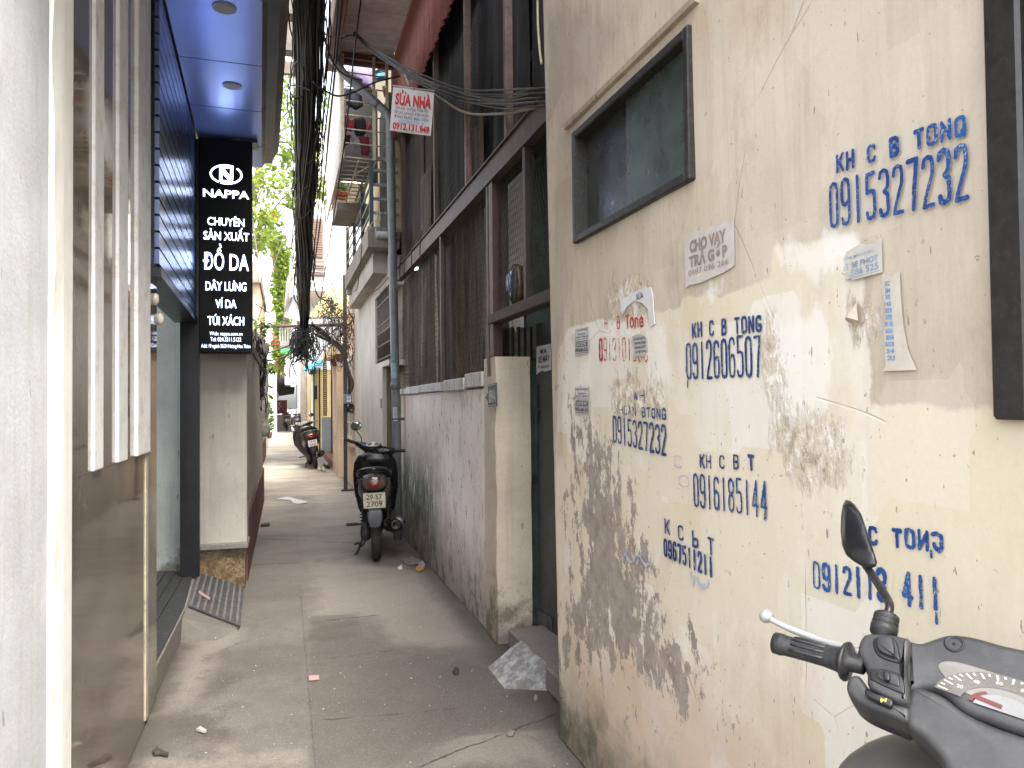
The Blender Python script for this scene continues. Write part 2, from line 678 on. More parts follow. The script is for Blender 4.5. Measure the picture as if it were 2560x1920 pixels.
def sdf(P, poly):
    """signed distance (inside positive) of points P (n,2) to a polygon"""
    A = np.asarray(poly, float)
    Bp = np.roll(A, -1, 0)
    best = np.full(len(P), 1e9)
    inside = np.zeros(len(P), bool)
    for a, b in zip(A, Bp):
        d = b - a
        t = np.clip(((P - a) @ d) / (d @ d + 1e-12), 0, 1)
        best = np.minimum(best, np.hypot(*(P - a - t[:, None] * d).T))
        c = (a[1] > P[:, 1]) != (b[1] > P[:, 1])
        with np.errstate(divide='ignore', invalid='ignore'):
            xc = a[0] + (P[:, 1] - a[1]) * (b[0] - a[0]) / (b[1] - a[1])
        inside ^= c & (P[:, 0] < xc)
    return np.where(inside, best, -best)


def add_attr(me, name, vals):
    a = me.attributes.new(name, 'FLOAT', 'POINT')
    a.data.foreach_set("value", np.asarray(vals, np.float32))

# ================================================================== THE GROUND
def Vp(x, y):
    """a point measured on the 2212-wide view of the photograph"""
    return x * K, y * K


def gpoly(pts):
    return [tuple(PZ(*Vp(*p))[:2]) for p in pts]


def build_ground():
    us = np.concatenate([[-120, -40, -12, -4, -1.6], np.arange(-0.8, 1.45, 0.03), [1.8, 4, 12, 40, 120]])
    vs = np.concatenate([[-60, -15, -4, 0, 1.5], np.arange(2.4, 9.0, 0.03), np.arange(9.0, 15, 0.1), np.arange(15, 48, .5), [60, 100, 200]])
    U, W = np.meshgrid(us, vs)
    P = np.stack([U.ravel(), W.ravel()], 1)
    nu, nv = len(us), len(vs)
    z = 0.006 * np.sin(P[:, 0] * 5.1 + P[:, 1] * 1.3) * np.sin(P[:, 1] * 2.7) - 0.006
    mb = MB()
    mb.v = [(a, b, c) for (a, b), c in zip(P, z)]
    for j in range(nv - 1):
        for i in range(nu - 1):
            mb.f.append((j * nu + i, j * nu + i + 1, (j + 1) * nu + i + 1, (j + 1) * nu + i))
    mb.sm = [True] * len(mb.f)
    dark = [[(669, 1330), (770, 1325), (790, 1375), (855, 1400), (1050, 1440), (1100, 1500), (1210, 1510), (1210, 1570), (1000, 1588), (880, 1625), (840, 1659), (669, 1659)]]
    pale = [[(960, 1600), (1060, 1556), (1190, 1572), (1235, 1659), (930, 1659)], [(375, 1335), (420, 1320), (520, 1362), (500, 1440), (400, 1530), (335, 1540)],
            [(670, 1210), (940, 1230), (1060, 1400), (860, 1390), (800, 1330), (670, 1330)], [(430, 1659), (480, 1610), (660, 1625), (660, 1659)], [(300, 1640), (400, 1625), (430, 1659), (280, 1659)]]
    wet = [[(330, 1560), (400, 1528), (475, 1545), (485, 1600), (420, 1612), (330, 1600)], [(470, 1400), (520, 1385), (510, 1480), (440, 1505), (430, 1480)], [(672, 1345), (750, 1338), (752, 1385), (680, 1395)],
           [(720, 1188), (870, 1180), (905, 1215), (820, 1225), (770, 1210)]]
    mx = lambda L: np.max([sdf(P, gpoly(q)) for q in L], 0)
    g = G("worn_concrete")
    s = g.sep()
    big = g.noise(0.9, 6, 0.62)
    mid = g.noise(5, 7, 0.68)
    fine = g.noise(70, 5, 0.8)
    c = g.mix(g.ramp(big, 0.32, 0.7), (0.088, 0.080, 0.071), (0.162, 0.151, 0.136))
    c = g.mix(g.ma('MULTIPLY', g.ramp(mid, 0.45, 0.72), 0.75), c, (0.085, 0.073, 0.060))
    nz = g.ma('MULTIPLY', g.ma('SUBTRACT', mid, 0.5), 0.55)
    c = g.mix(g.ma('MULTIPLY', g.ramp(g.ma('ADD', g.attr("pale"), nz), -0.05, 0.10), 0.7), c, (0.245, 0.22, 0.188))
    c = g.mix(g.ma('MULTIPLY', g.ramp(g.ma('ADD', g.attr("dark"), g.ma('MULTIPLY', nz, 0.22)), -0.01, 0.014), 0.55), c, (0.085, 0.076, 0.066))
    c = g.mix(g.ma('MULTIPLY', g.ramp(g.ma('ADD', g.attr("wet"), nz), -0.03, 0.07), 0.6), c, (0.06, 0.05, 0.041))
    # pale grit and pebbles set in the surface
    grit = g.ramp(g.noise(95, 2, 0.5), 0.685, 0.71)
    c = g.mix(g.ma('MULTIPLY', grit, 0.35), c, (0.42, 0.39, 0.35))
    c = g.mix(g.ma('MULTIPLY', g.ramp(g.noise(42, 3, 0.6), 0.66, 0.70), 0.5), c, (0.07, 0.06, 0.05))
    # near floor dark, far floor bright and mottled: sunlight put into the colour
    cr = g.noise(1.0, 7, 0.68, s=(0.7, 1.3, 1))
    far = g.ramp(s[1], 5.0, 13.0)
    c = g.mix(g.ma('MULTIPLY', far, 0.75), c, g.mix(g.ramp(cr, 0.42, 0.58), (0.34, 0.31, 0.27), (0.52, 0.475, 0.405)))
    # cracks and slab joints: (x0,y0)-(x1,y1) on the ground
    crack = None
    wob = g.ma('MULTIPLY', g.ma('SUBTRACT', g.noise(9, 5, 0.65), 0.5), 0.07)
    seams = [((520, 1222), (775, 1203)), ((672, 1345), (818, 1325)), ((705, 1421), (848, 1403)), ((700, 1552), (990, 1526)), ((520, 1088), (790, 1086)), ((610, 1107), (730, 1104)),
             ((560, 1165), (760, 1170)), ((585, 1032), (700, 1033)), ((900, 1655), (1200, 1540)), ((480, 1400), (520, 1385))]
    for k, (a, b) in enumerate(seams):
        (x0, y0), (x1, y1) = PZ(*Vp(*a))[:2], PZ(*Vp(*b))[:2]
        sl = (y1 - y0) / (x1 - x0)
        d = g.ma('ABSOLUTE', g.ma('ADD', g.ma('SUBTRACT', s[1], g.ma('ADD', g.ma('MULTIPLY', g.ma('SUBTRACT', s[0], x0), sl), y0)), wob))
        wd = 0.005 + 0.0010 * y0
        m = g.ma('MULTIPLY', g.ramp(d, wd, wd * 0.4), g.ma('MULTIPLY', g.ramp(s[0], x0 - .02, x0 + .02), g.ramp(s[0], x1 + .02, x1 - .02)))
        m = g.ma('MULTIPLY', m, g.ramp(g.noise(6 + k, 5, .7), 0.40, 0.56))
        crack = m if crack is None else g.ma('MAXIMUM', crack, m)
    xs = PZ(*Vp(668, 1500))[0]
    d = g.ma('ABSOLUTE', g.ma('ADD', g.ma('SUBTRACT', s[0], xs), g.ma('MULTIPLY', wob, 0.25)))
    seam = g.ma('MULTIPLY', g.ramp(d, 0.006, 0.001), g.ramp(s[1], 6.6, 6.2))
    crack = g.ma('MAXIMUM', crack, g.ma('MULTIPLY', seam, 0.28))
    c = g.mix(g.ma('MULTIPLY', crack, 0.9), c, (0.035, 0.03, 0.026))
    # grain of the worn screed, and grit packed along the foot of the walls
    grain = g.noise(210, 3, 0.7)
    c = g.mix(g.ma('MULTIPLY', g.ramp(grain, 0.54, 0.66), 0.40), c, (0.045, 0.040, 0.034))
    c = g.mix(g.ma('MULTIPLY', g.ramp(grain, 0.45, 0.34), 0.28), c, (0.36, 0.335, 0.295))
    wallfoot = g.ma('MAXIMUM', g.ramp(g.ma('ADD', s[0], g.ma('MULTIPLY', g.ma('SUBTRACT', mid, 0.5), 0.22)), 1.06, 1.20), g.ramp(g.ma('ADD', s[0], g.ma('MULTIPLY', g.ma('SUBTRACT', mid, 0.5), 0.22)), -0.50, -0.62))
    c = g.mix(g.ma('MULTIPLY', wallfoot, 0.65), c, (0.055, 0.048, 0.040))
    c = g.mix(0.40, c, fine, 'OVERLAY')
    h = g.ma('SUBTRACT', g.ma('ADD', g.ma('MULTIPLY', mid, 0.5), g.ma('MULTIPLY', fine, 0.35)), g.ma('MULTIPLY', crack, 1.2))
    g.bump(h, 0.6, 0.012)
    rr = g.ramp(g.noise(3, 5, 0.6), 0.2, 0.8)
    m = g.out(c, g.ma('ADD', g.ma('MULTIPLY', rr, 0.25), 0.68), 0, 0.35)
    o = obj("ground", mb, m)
    o['kind'] = "structure"
    for nme, L in (("dark", dark), ("pale", pale), ("wet", wet)):
        add_attr(o.data, nme, mx(L))


build_ground()

# ================================================================== THE CREAM WALL ON THE RIGHT
LEAN = 0.013
XW = 1.175
YW = 3.25


def CW(x, y, lift=0.0):
    """photograph pixel -> point on the (slightly battered) cream wall"""
    p = PN(x, y, (XW, 0, 0), (1, 0, LEAN))
    return p - np.array([lift, 0, 0])


def cw(y, z, lift=0.0):
    return (XW - LEAN * z - lift, y, z)


def wpoly(pts):
    return [tuple(CW(*Vp(*p))[1:]) for p in pts]


cream = thing("cream_house", "cream plastered house wall covered in stencilled blue phone numbers, along the right side", "house", (XW, 1.0, 0))


def build_cream_wall():
    win = [CW(1440, 320), CW(1733, 80), CW(1735, 452), CW(1443, 606)]
    wy0, wy1 = (win[1][1] + win[2][1]) / 2, (win[0][1] + win[3][1]) / 2
    wz0, wz1 = (win[2][2] + win[3][2]) / 2, (win[0][2] + win[1][2]) / 2
    r_y1 = CW(*Vp(2154, 500))[1]
    r_z0 = CW(*Vp(2172, 906))[2]
    r_y0, r_z1 = r_y1 - 1.15, 4.2
    ys = np.unique(np.round(np.concatenate([np.arange(-2.0, 0.6, 0.2), np.arange(0.6, YW, 0.022), [YW, wy0, wy1, r_y0, r_y1]]), 4))
    zs = np.unique(np.round(np.concatenate([np.arange(0, 3.6, 0.022), np.arange(3.6, 4.81, 0.2), [wz0, wz1, r_z0, r_z1]]), 4))
    wy0, wy1, wz0, wz1, r_y0, r_y1, r_z0, r_z1 = (round(q, 4) for q in (wy0, wy1, wz0, wz1, r_y0, r_y1, r_z0, r_z1))
    YY, ZZ = np.meshgrid(ys, zs)
    ny, nz = len(ys), len(zs)
    P = np.stack([YY.ravel(), ZZ.ravel()], 1)
    lump = 0.0022 * np.sin(P[:, 0] * 3.1 + 1) * np.sin(P[:, 1] * 2.3) + 0.001 * np.sin(P[:, 0] * 9 + P[:, 1] * 5)
    X = XW - LEAN * P[:, 1] + lump * (P[:, 0] < YW - .2)
    Yv = P[:, 0].copy()
    edge = P[:, 0] > YW - 1e-3
    jit = _vnoise((1, len(zs)), 3, 5)[0] * 0.016 + _vnoise((1, len(zs)), 11, 6)[0] * 0.02
    jit[(zs > 2.02) & (zs < 2.10)] += 0.035
    for i in np.nonzero(edge)[0]:
        Yv[i] -= jit[i // ny]
    # a rounded arris where the wall ends
    near = (P[:, 0] > YW - 0.03)
    X[near] += 0.010
    mb = MB()
    mb.v = list(zip(X, Yv, P[:, 1]))
    hole = lambda y, z: (wy0 < y < wy1 and wz0 < z < wz1) or (r_y0 < y < r_y1 and r_z0 < z < r_z1)
    for j in range(nz - 1):
        for i in range(ny - 1):
            if hole((ys[i] + ys[i + 1]) / 2, (zs[j] + zs[j + 1]) / 2):
                continue
            mb.f.append((j * ny + i, (j + 1) * ny + i, (j + 1) * ny + i + 1, j * ny + i + 1))
    mb.sm = [True] * len(mb.f)
    nfront = len(mb.v)
    # returns: far end, top, window reveals
    e = [j * ny + ny - 1 for j in range(nz)]
    o = len(mb.v)
    mb.v += [(mb.v[k][0] + 0.45, mb.v[k][1], mb.v[k][2]) for k in e]
    for j in range(nz - 1):
        mb.f.append((e[j], e[j + 1], o + j + 1, o + j))
        mb.sm.append(False)
    for (a0, a1, b0, b1) in ((wy0, wy1, wz0, wz1), (r_y0, r_y1, r_z0, r_z1)):
        for (p, q) in (((a0, b0), (a1, b0)), ((a1, b0), (a1, b1)), ((a1, b1), (a0, b1)), ((a0, b1), (a0, b0))):
            A, Bq = np.array(cw(*p)), np.array(cw(*q))
            d = np.array([0.16, 0, 0])
            mb.add([A, Bq, Bq + d, A + d], [(0, 1, 2, 3)])
    # masks
    mx = lambda L: np.max([sdf(np.array([v[1:] for v in mb.v]), wpoly(q)) for q in L], 0)
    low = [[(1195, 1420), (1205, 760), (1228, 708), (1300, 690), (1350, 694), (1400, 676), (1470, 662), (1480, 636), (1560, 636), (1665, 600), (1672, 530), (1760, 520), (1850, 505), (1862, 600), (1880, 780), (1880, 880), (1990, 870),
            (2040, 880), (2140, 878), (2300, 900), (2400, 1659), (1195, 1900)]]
    white = [[(1235, 712), (1300, 692), (1320, 700), (1345, 690), (1400, 700), (1440, 690), (1435, 712), (1300, 730), (1240, 745)], [(1500, 640), (1560, 600), (1570, 640), (1510, 655)],
             [(1672, 532), (1850, 500), (1845, 560), (1760, 600), (1680, 590)], [(1670, 690), (1790, 650), (1800, 900), (1680, 910)], [(1395, 700), (1440, 690), (1450, 830), (1400, 850)], [(1770, 1000), (1700, 960), (1840, 900), (1845, 1000)],
             [(1290, 725), (1320, 720), (1330, 770), (1295, 770)], [(1252, 770), (1276, 768), (1276, 835), (1252, 838)]]
    peel = [[(1213, 855), (1232, 835), (1245, 870), (1250, 905), (1283, 905), (1295, 940), (1325, 975), (1345, 1035), (1362, 1090), (1372, 1150), (1395, 1185), (1412, 1245), (1420, 1330), (1500, 1440), (1560, 1520), (1500, 1530), (1380, 1470),
             (1260, 1430), (1212, 1440), (1222, 1300), (1250, 1200), (1245, 1100), (1260, 1030), (1235, 960)], [(1226, 1040), (1245, 1010), (1262, 1100), (1250, 1180), (1228, 1150)]]
    flake = [[(1330, 612), (1395, 588), (1412, 640), (1400, 662), (1350, 676), (1320, 660)], [(1322, 840), (1350, 820), (1432, 830), (1440, 880), (1340, 895)], [(1690, 930), (1750, 905), (1830, 900), (1845, 1000), (1800, 1035), (1700, 1010)],
             [(1655, 790), (1680, 780), (1690, 960), (1665, 960)], [(1655, 690), (1672, 690), (1668, 790), (1655, 790)], [(1830, 660), (1850, 640), (1875, 700), (1850, 710)]]
    pink = [[(1215, 1320), (1330, 1360), (1500, 1420), (1750, 1500), (1760, 1800), (1205, 1800)]]
    dirt = [[(1240, 640), (1244, 270), (1250, 200), (1200, 150), (1180, 700), (1200, 1000), (1222, 1000), (1215, 760)], [(1175, 0), (1400, 0), (1330, 150), (1240, 240), (1175, 300)],
            [(1440, 640), (1440, 560), (1485, 540), (1500, 640)], [(2100, 560), (2150, 540), (2160, 700), (2110, 720)]]
    orange = [[(1470, 20), (1530, 0), (1680, 0), (1640, 60), (1580, 90), (1510, 110)], [(1420, 180), (1500, 30), (1510, 60), (1400, 215), (1320, 260), (1300, 245)], [(1505, 400), (1545, 420), (1530, 500), (1500, 470)]]
    g = G("cream_wall_paint")
    s = g.sep()
    big = g.noise(1.5, 6, 0.6)
    mid = g.noise(7, 7, 0.7)
    tall = g.noise(11, 8, 0.72, s=(1, 1, 0.4))
    fine = g.noise(85, 5, 0.8)
    st = g.noise(4, 6, 0.7, s=(1, 5, 0.3))
    nz = g.ma('SUBTRACT', tall, 0.5)
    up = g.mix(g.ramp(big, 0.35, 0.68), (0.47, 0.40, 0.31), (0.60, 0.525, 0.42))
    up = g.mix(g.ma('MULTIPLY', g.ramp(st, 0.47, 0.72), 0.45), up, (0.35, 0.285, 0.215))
    lo = g.mix(g.ramp(g.noise(2.2, 5, 0.6), 0.35, 0.66), (0.63, 0.565, 0.44), (0.73, 0.675, 0.555))
    lo = g.mix(g.ma('MULTIPLY', g.ramp(g.noise(1.2, 4, 0.6, s=(1, 3, 1)), 0.5, 0.62), 0.6), lo, (0.73, 0.695, 0.615))
    lo = g.mix(g.ma('MULTIPLY', g.ramp(st, 0.52, 0.75), 0.35), lo, (0.50, 0.43, 0.335))
    lo = g.mix(g.ma('MULTIPLY', g.ramp(g.noise(5.5, 8, 0.75, s=(1, 1, .5)), 0.52, 0.66), 0.38), lo, (0.53, 0.455, 0.35))
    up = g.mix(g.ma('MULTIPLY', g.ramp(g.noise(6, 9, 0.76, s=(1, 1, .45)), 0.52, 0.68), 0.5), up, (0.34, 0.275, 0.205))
    vo = g.n("ShaderNodeTexVoronoi", feature='F1', distance='CHEBYCHEV')
    g.put(vo.inputs["Vector"], g.map(g.mix(0.05, g.pos, g.n("ShaderNodeTexNoise").outputs[1], 'ADD'), (1, 1, .8)))
    vo.inputs["Scale"].default_value = 4.2
    cell = g.sep(vo.outputs["Color"])
    lo = g.mix(g.ma('MULTIPLY', g.ramp(cell[0], .55, .6), .55), lo, (0.74, 0.71, 0.65))
    lo = g.mix(g.ma('MULTIPLY', g.ramp(cell[1], .68, .72), .5), lo, (0.62, 0.52, 0.35))
    up = g.mix(g.ma('MULTIPLY', g.ramp(cell[2], .60, .66), .28), up, (0.62, 0.565, 0.48))
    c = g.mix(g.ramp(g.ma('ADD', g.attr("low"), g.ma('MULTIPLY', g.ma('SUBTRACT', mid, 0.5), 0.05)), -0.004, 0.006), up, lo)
    c = g.mix(g.ma('MULTIPLY', g.ramp(g.ma('ADD', g.attr("white"), g.ma('MULTIPLY', nz, 0.22)), -0.006, 0.02), 0.65), c, (0.78, 0.755, 0.70))
    c = g.mix(g.ma('MULTIPLY', g.ramp(g.ma('ADD', g.attr("orange"), g.ma('MULTIPLY', nz, 0.3)), -0.08, 0.12), 0.38), c, (0.42, 0.25, 0.14))
    c = g.mix(g.ma('MULTIPLY', g.ramp(g.ma('ADD', g.attr("dirt"), g.ma('MULTIPLY', nz, 0.35)), -0.03, 0.09), 0.38), c, (0.20, 0.165, 0.13))
    c = g.mix(g.ma('MULTIPLY', g.ramp(g.ma('ADD', g.attr("pink"), g.ma('MULTIPLY', g.ma('SUBTRACT', mid, 0.5), 0.5)), -0.1, 0.16), 0.55), c, (0.52, 0.36, 0.27))
    # grey-brown render where the paint has come away
    island = g.noise(13, 10, 0.76, s=(1, 1, 0.55))
    pm = g.ma('ADD', g.attr("peel"), g.ma('ADD', g.ma('MULTIPLY', nz, 0.22), g.ma('MULTIPLY', g.ma('SUBTRACT', island, 0.54), 1.5)))
    pm = g.ramp(pm, 0.0, 0.012)
    under = g.mix(g.ramp(g.noise(13, 7, 0.75), 0.35, 0.65), (0.20, 0.168, 0.14), (0.37, 0.325, 0.28))
    c = g.mix(g.ma('MULTIPLY', pm, 0.92), c, under)
    # flaking white scabs
    fl = g.ma('MULTIPLY', g.ramp(g.ma('ADD', g.attr("flake"), g.ma('MULTIPLY', nz, 0.42)), -0.02, 0.015), 0.9)
    fn = g.noise(30, 8, 0.78, s=(1, 1, .7))
    flc = g.mix(g.ramp(fn, 0.42, 0.47), (0.30, 0.235, 0.16), g.mix(g.ramp(fn, 0.52, 0.56), (0.56, 0.48, 0.36), (0.80, 0.77, 0.72)))
    c = g.mix(g.ma('MULTIPLY', fl, 0.85), c, flc)
    # scuffs, chips, hairline cracks, damp green foot
    chips = g.ma('MAXIMUM', g.ramp(g.noise(46, 4, 0.6, s=(1, 1.3, 0.40)), 0.685, 0.70), g.ramp(g.noise(24, 5, 0.7, s=(1, .5, 1.4)), 0.705, 0.715))
    c = g.mix(g.ma('MULTIPLY', chips, 0.7), c, (0.20, 0.155, 0.115))
    speck = g.ramp(g.noise(60, 2, 0.5), 0.72, 0.74)
    c = g.mix(g.ma('MULTIPLY', speck, 0.6), c, (0.25, 0.20, 0.15))
    vc = g.vor(1.25, 'DISTANCE_TO_EDGE', vec=g.mix(0.22, g.pos, g.n("ShaderNodeTexNoise").outputs[1], 'ADD'))
    ck = g.ma('MULTIPLY', g.ramp(vc, 0.0028, 0.0008), g.ramp(g.noise(1.7, 3), 0.52, 0.6))
    c = g.mix(g.ma('MULTIPLY', ck, 0.28), c, (0.16, 0.125, 0.095))
    foot = g.ramp(g.ma('ADD', s[2], g.ma('MULTIPLY', g.ma('SUBTRACT', mid, 0.5), 0.5)), 0.36, 0.10)
    c = g.mix(g.ma('MULTIPLY', foot, 0.8), c, (0.17, 0.15, 0.105))
    mo = g.ma('MULTIPLY', g.ramp(s[2], 0.40, 0.12), g.ramp(g.noise(3.4, 6, 0.7), 0.5, 0.62))
    c = g.mix(g.ma('MULTIPLY', mo, 0.8), c, (0.065, 0.075, 0.04))
    c = g.mix(0.12, c, fine, 'OVERLAY')
    h = g.ma('ADD', g.ma('ADD', g.ma('MULTIPLY', mid, 0.35), g.ma('MULTIPLY', fine, 0.2)), g.ma('ADD', g.ma('MULTIPLY', pm, -0.5), g.ma('MULTIPLY', g.ma('MULTIPLY', fl, fn), 2.2)))
    h = g.ma('SUBTRACT', h, g.ma('ADD', g.ma('MULTIPLY', chips, 0.6), ck))
    g.bump(h, 0.55, 0.006)
    m = g.out(c, 0.82, 0, 0.3)
    o = obj("wall", mb, m, cream)
    for nme, L in (("low", low), ("white", white), ("peel", peel), ("flake", flake), ("pink", pink), ("dirt", dirt), ("orange", orange)):
        add_attr(o.data, nme, mx(L))
    # body of the house behind its front
    b = MB()
    b.box((1.62, -2.0, 0), (4.5, 3.2, 4.8))
    b.box((1.06, -2.0, 4.81), (4.5, 3.22, 4.95))
    obj("roof", b, plaster("grey_roof", (0.3, 0.28, 0.25)), cream)
    # drip moulding above the window
    hood = MB()
    a, bb = CW(*Vp(1226, 274)), CW(*Vp(1512, 18))
    zc = (a[2] + bb[2]) / 2
    prof = [(0.0, 0.0), (0.016, 0.004), (0.018, 0.022), (0.0, 0.036)]
    hood.loft([[cw(yy, zc + q, p) for p, q in prof] for yy in np.linspace(a[1], bb[1], 14)], smooth=False)
    obj("drip_moulding", hood, plaster("hood_plaster", (0.40, 0.33, 0.25), stain=(0.10, 0.08, 0.06), amount=0.7, streak=0.5), cream)
    # sliding window
    fr = MB()
    t = 0.026
    def bar(y0, y1, z0, z1, lift, dep):
        xo = XW - LEAN * (wz0 + wz1) / 2
        fr.bbox((xo - lift, y0, z0), (xo - lift + dep, y1, z1), 0.004)
    bar(wy0 - .004, wy0 + t, wz0 - .004, wz1 + .004, 0.020, 0.08)
    bar(wy1 - t, wy1 + .004, wz0 - .004, wz1 + .004, 0.020, 0.08)
    bar(wy0 + t, wy1 - t, wz1 - t, wz1 + .004, 0.018, 0.078)
    bar(wy0 + t, wy1 - t, wz0 - .004, wz0 + t, 0.018, 0.078)
    frm = plain("dark_window_alu", (0.014, 0.013, 0.012), 0.5, 0.5, 30, 0.0, dirt=(0.060, 0.053, 0.044))
    W = obj("window", fr, frm, cream, label="dark framed sliding window")
    ysp = CW(1552, 400)[1]
    xo = XW - LEAN * (wz0 + wz1) / 2
    for (y0, y1, xx, nm, col) in ((ysp - .01, wy1 - t, 0.035, "dark_pane_glass", (0.036, 0.036, 0.032)), (wy0 + t, ysp, 0.022, "green_pane_glass", (0.066, 0.085, 0.074))):
        p = MB()
        p.box((xo + xx, y0, wz0 + t), (xo + xx + .006, y1, wz1 - t))
        obj("pane", p, glass_dark(nm, col, 0.16), W)
    # tall dark window at the near end
    f2 = MB()
    xo = XW - LEAN * 2.2
    f2.bbox((xo - .014, r_y1 - .062, r_z0), (xo + .06, r_y1 + .004, r_z1), .006)
    f2.bbox((xo - .014, r_y0 - .004, r_z0), (xo + .06, r_y0 + .06, r_z1), .006)
    f2.bbox((xo - .012, r_y0 + .06, r_z0), (xo + .058, r_y1 - .062, r_z0 + .035), .006)
    f2.bbox((xo - .012, r_y0 + .06, r_z1 - .05), (xo + .058, r_y1 - .062, r_z1), .006)
    f2.bbox((xo + .004, r_y1 - .10, r_z0 + .035), (xo + .05, r_y1 - .064, r_z1 - .05), .006)
    W2 = obj("window", f2, plain("black_window_alu", (0.014, 0.013, 0.012), 0.4, 0.5, 25, dirt=(0.030, 0.027, 0.022)), cream, label="tall black framed window with a scratched pane")
    p = MB()
    p.box((xo + .028, r_y0 + .06, r_z0 + .035), (xo + .036, r_y1 - .10, r_z1 - .05))
    obj("pane", p, glass_dark("black_pane_glass", (0.016, 0.016, 0.012), 0.12), W2)


build_cream_wall()

# ---- stencilled adverts: rows of (text, baseline left, baseline right, top left) on the 2212-wide view
_bp = None


def paint_mat(name, col, lite):
    g = G(name)
    n1 = g.noise(16, 5, 0.7, s=(1, 1, 0.35))
    c = g.mix(g.ramp(n1, 0.4, 0.68), col, lite)
    wear = g.ma('MULTIPLY', g.ramp(g.noise(150, 4, 0.75), 0.55, 0.63), g.ramp(g.noise(11, 5, 0.7), 0.42, 0.6))
    c = g.mix(g.ma('MULTIPLY', wear, 0.8), c, (0.6, 0.53, 0.42))
    return g.out(c, 0.6, 0, 0.3)


BLUE = paint_mat("blue_stencil_paint", (0.008, 0.040, 0.175), (0.020, 0.095, 0.30))
NAVY = paint_mat("navy_stencil_paint", (0.010, 0.030, 0.125), (0.035, 0.075, 0.22))
RED = paint_mat("red_stencil_paint", (0.36, 0.02, 0.02), (0.55, 0.12, 0.10))
PALEBLUE = paint_mat("faded_blue_paint", (0.30, 0.36, 0.50), (0.50, 0.52, 0.56))


def advert(label, rows, mat, worn=0.22, seed=1, extra=None, cell=0.0016):
    items = []
    for (txt, bl, br, tl, sw, wear) in rows:
        A, Bq, T = CW(*Vp(*bl)), CW(*Vp(*br)), CW(*Vp(*tl))
        n = len(txt)
        hgt = T[2] - A[2]
        L = A[1] - Bq[1]
        pitch = L / (n - 0.28)
        for i, ch in enumerate(txt):
            if ch == ' ':
                continue
            f = i * pitch / L
            x0 = -A[1] + i * pitch
            z0 = A[2] + (Bq[2] - A[2]) * f
            wv = wear(f) if callable(wear) else wear
            wd = pitch * 0.74 - sw
            if ch in 'xi':
                wd = pitch * .1
            items.append((ch, x0 + sw * .5, z0, wd, hgt * random.uniform(.96, 1.04), sw * random.uniform(.76, 1.0), wv))
    for (ch, p, q, sw, wv) in (extra or []):
        A, Bq = CW(*Vp(*p)), CW(*Vp(*q))
        items.append((ch, -A[1], min(A[2], Bq[2]), max(.0008, abs(A[1] - Bq[1])), abs(A[2] - Bq[2]), sw, wv))
    mb = MB()
    stencil(mb, items, lambda x, z: cw(-x, z, 0.0046), cell, worn, seed)
    obj("painted_advert", mb, mat, cream, label=label)


advert("large blue stencilled phone number 0915327232 near the top right", [("0915327232", (1797, 492), (2096, 428), (1799, 398), .0056, .1), ("KH C B TONQ", (1811, 372), (2090, 291), (1811, 339), .0052, .08)], BLUE, .14, 3)
advert("blue stencilled phone number 0912606507 in the middle of the wall", [("0912606507", (1486, 818), (1647, 812), (1486, 744), .0054, .12), ("KH C B TONG", (1498, 728), (1648, 715), (1498, 700), .0050, .1)], NAVY, .2, 11,
       [('x', (1488, 836), (1488, 815), .0025, 0)])
advert("worn blue phone number 0915327232 under half scraped letters", [("0915327232", (1327, 954), (1442, 983), (1327, 900), .0060, lambda f: .22 - .15 * f), ("KHOAN BTONG", (1332, 893), (1441, 906), (1332, 875), .0055, lambda f: .75 - .6 * f),
                                                                        ("  WH", (1345, 862), (1395, 866), (1345, 842), .005, .5)], NAVY, .3, 21)
advert("blue stencilled phone number 0916185144 left of the lower numbers", [("0916185144", (1502, 1092), (1661, 1116), (1502, 1026), .0052, .18), ("KH C B T", (1515, 1008), (1632, 1013), (1515, 983), .0055, lambda f: .05 if f < .08 or f > .8 else .4)],
       NAVY, .25, 31, [('x', (1655, 1122), (1655, 1108), .003, 0)])
advert("slanting blue phone number 0967511211 with crowded digits", [("0967511211", (1437, 1199), (1543, 1246), (1437, 1164), .0060, .05), ("K C b T", (1439, 1150), (1545, 1200), (1439, 1122), .0048, .1)], NAVY, .22, 41)
advert("blue phone number 0912113 411 with dripping paint behind the mirror", [("0912113 411", (1760, 1268), (2036, 1316), (1760, 1214), .0060, lambda f: .48 if f < .06 else .1), (" x L C TOIJ".replace('L', 'x'), (1768, 1160), (2040, 1188), (1768, 1130), .0052, lambda f: .6 if f < .3 else .15)],
       BLUE, .24, 51, [('x', (2016, 1203), (2016, 1186), .003, 0), ('x', (2027, 1345), (2027, 1315), .003, 0)])
advert("scraped red stencilled number with red letters above it", [("0913101566", (1297, 778), (1402, 782), (1297, 733), .0066, lambda f: .15 if f < .1 else .62), (" H  B Tong", (1300, 712), (1392, 706), (1300, 688), .0055, lambda f: .6 if f < .6 else .12)], RED, .34, 61)
advert("pale blue smear of paint below the slanting number", [], PALEBLUE, .3, 71, [('~', (1500, 1278), (1532, 1255), .006, .15), ('i', (1490, 1245), (1500, 1225), .006, .3), ('~', (1350, 1225), (1375, 1200), .009, .5), ('~', (1380, 1235), (1408, 1205), .010, .5),
                                                                                    ('C', (1460, 1008), (1475, 985), .004, .5), ('o', (1470, 1050), (1490, 1020), .004, .55)])

# ================================================================== PAPER ON WALLS
PAPER = plain("flyer_paper", (0.60, 0.58, 0.57), 0.7, 0.12, 20, bump=0.1, dirt=(0.45, 0.42, 0.38))
INK = plain("flyer_ink", (0.022, 0.022, 0.03), 0.6, 0.3, 30)


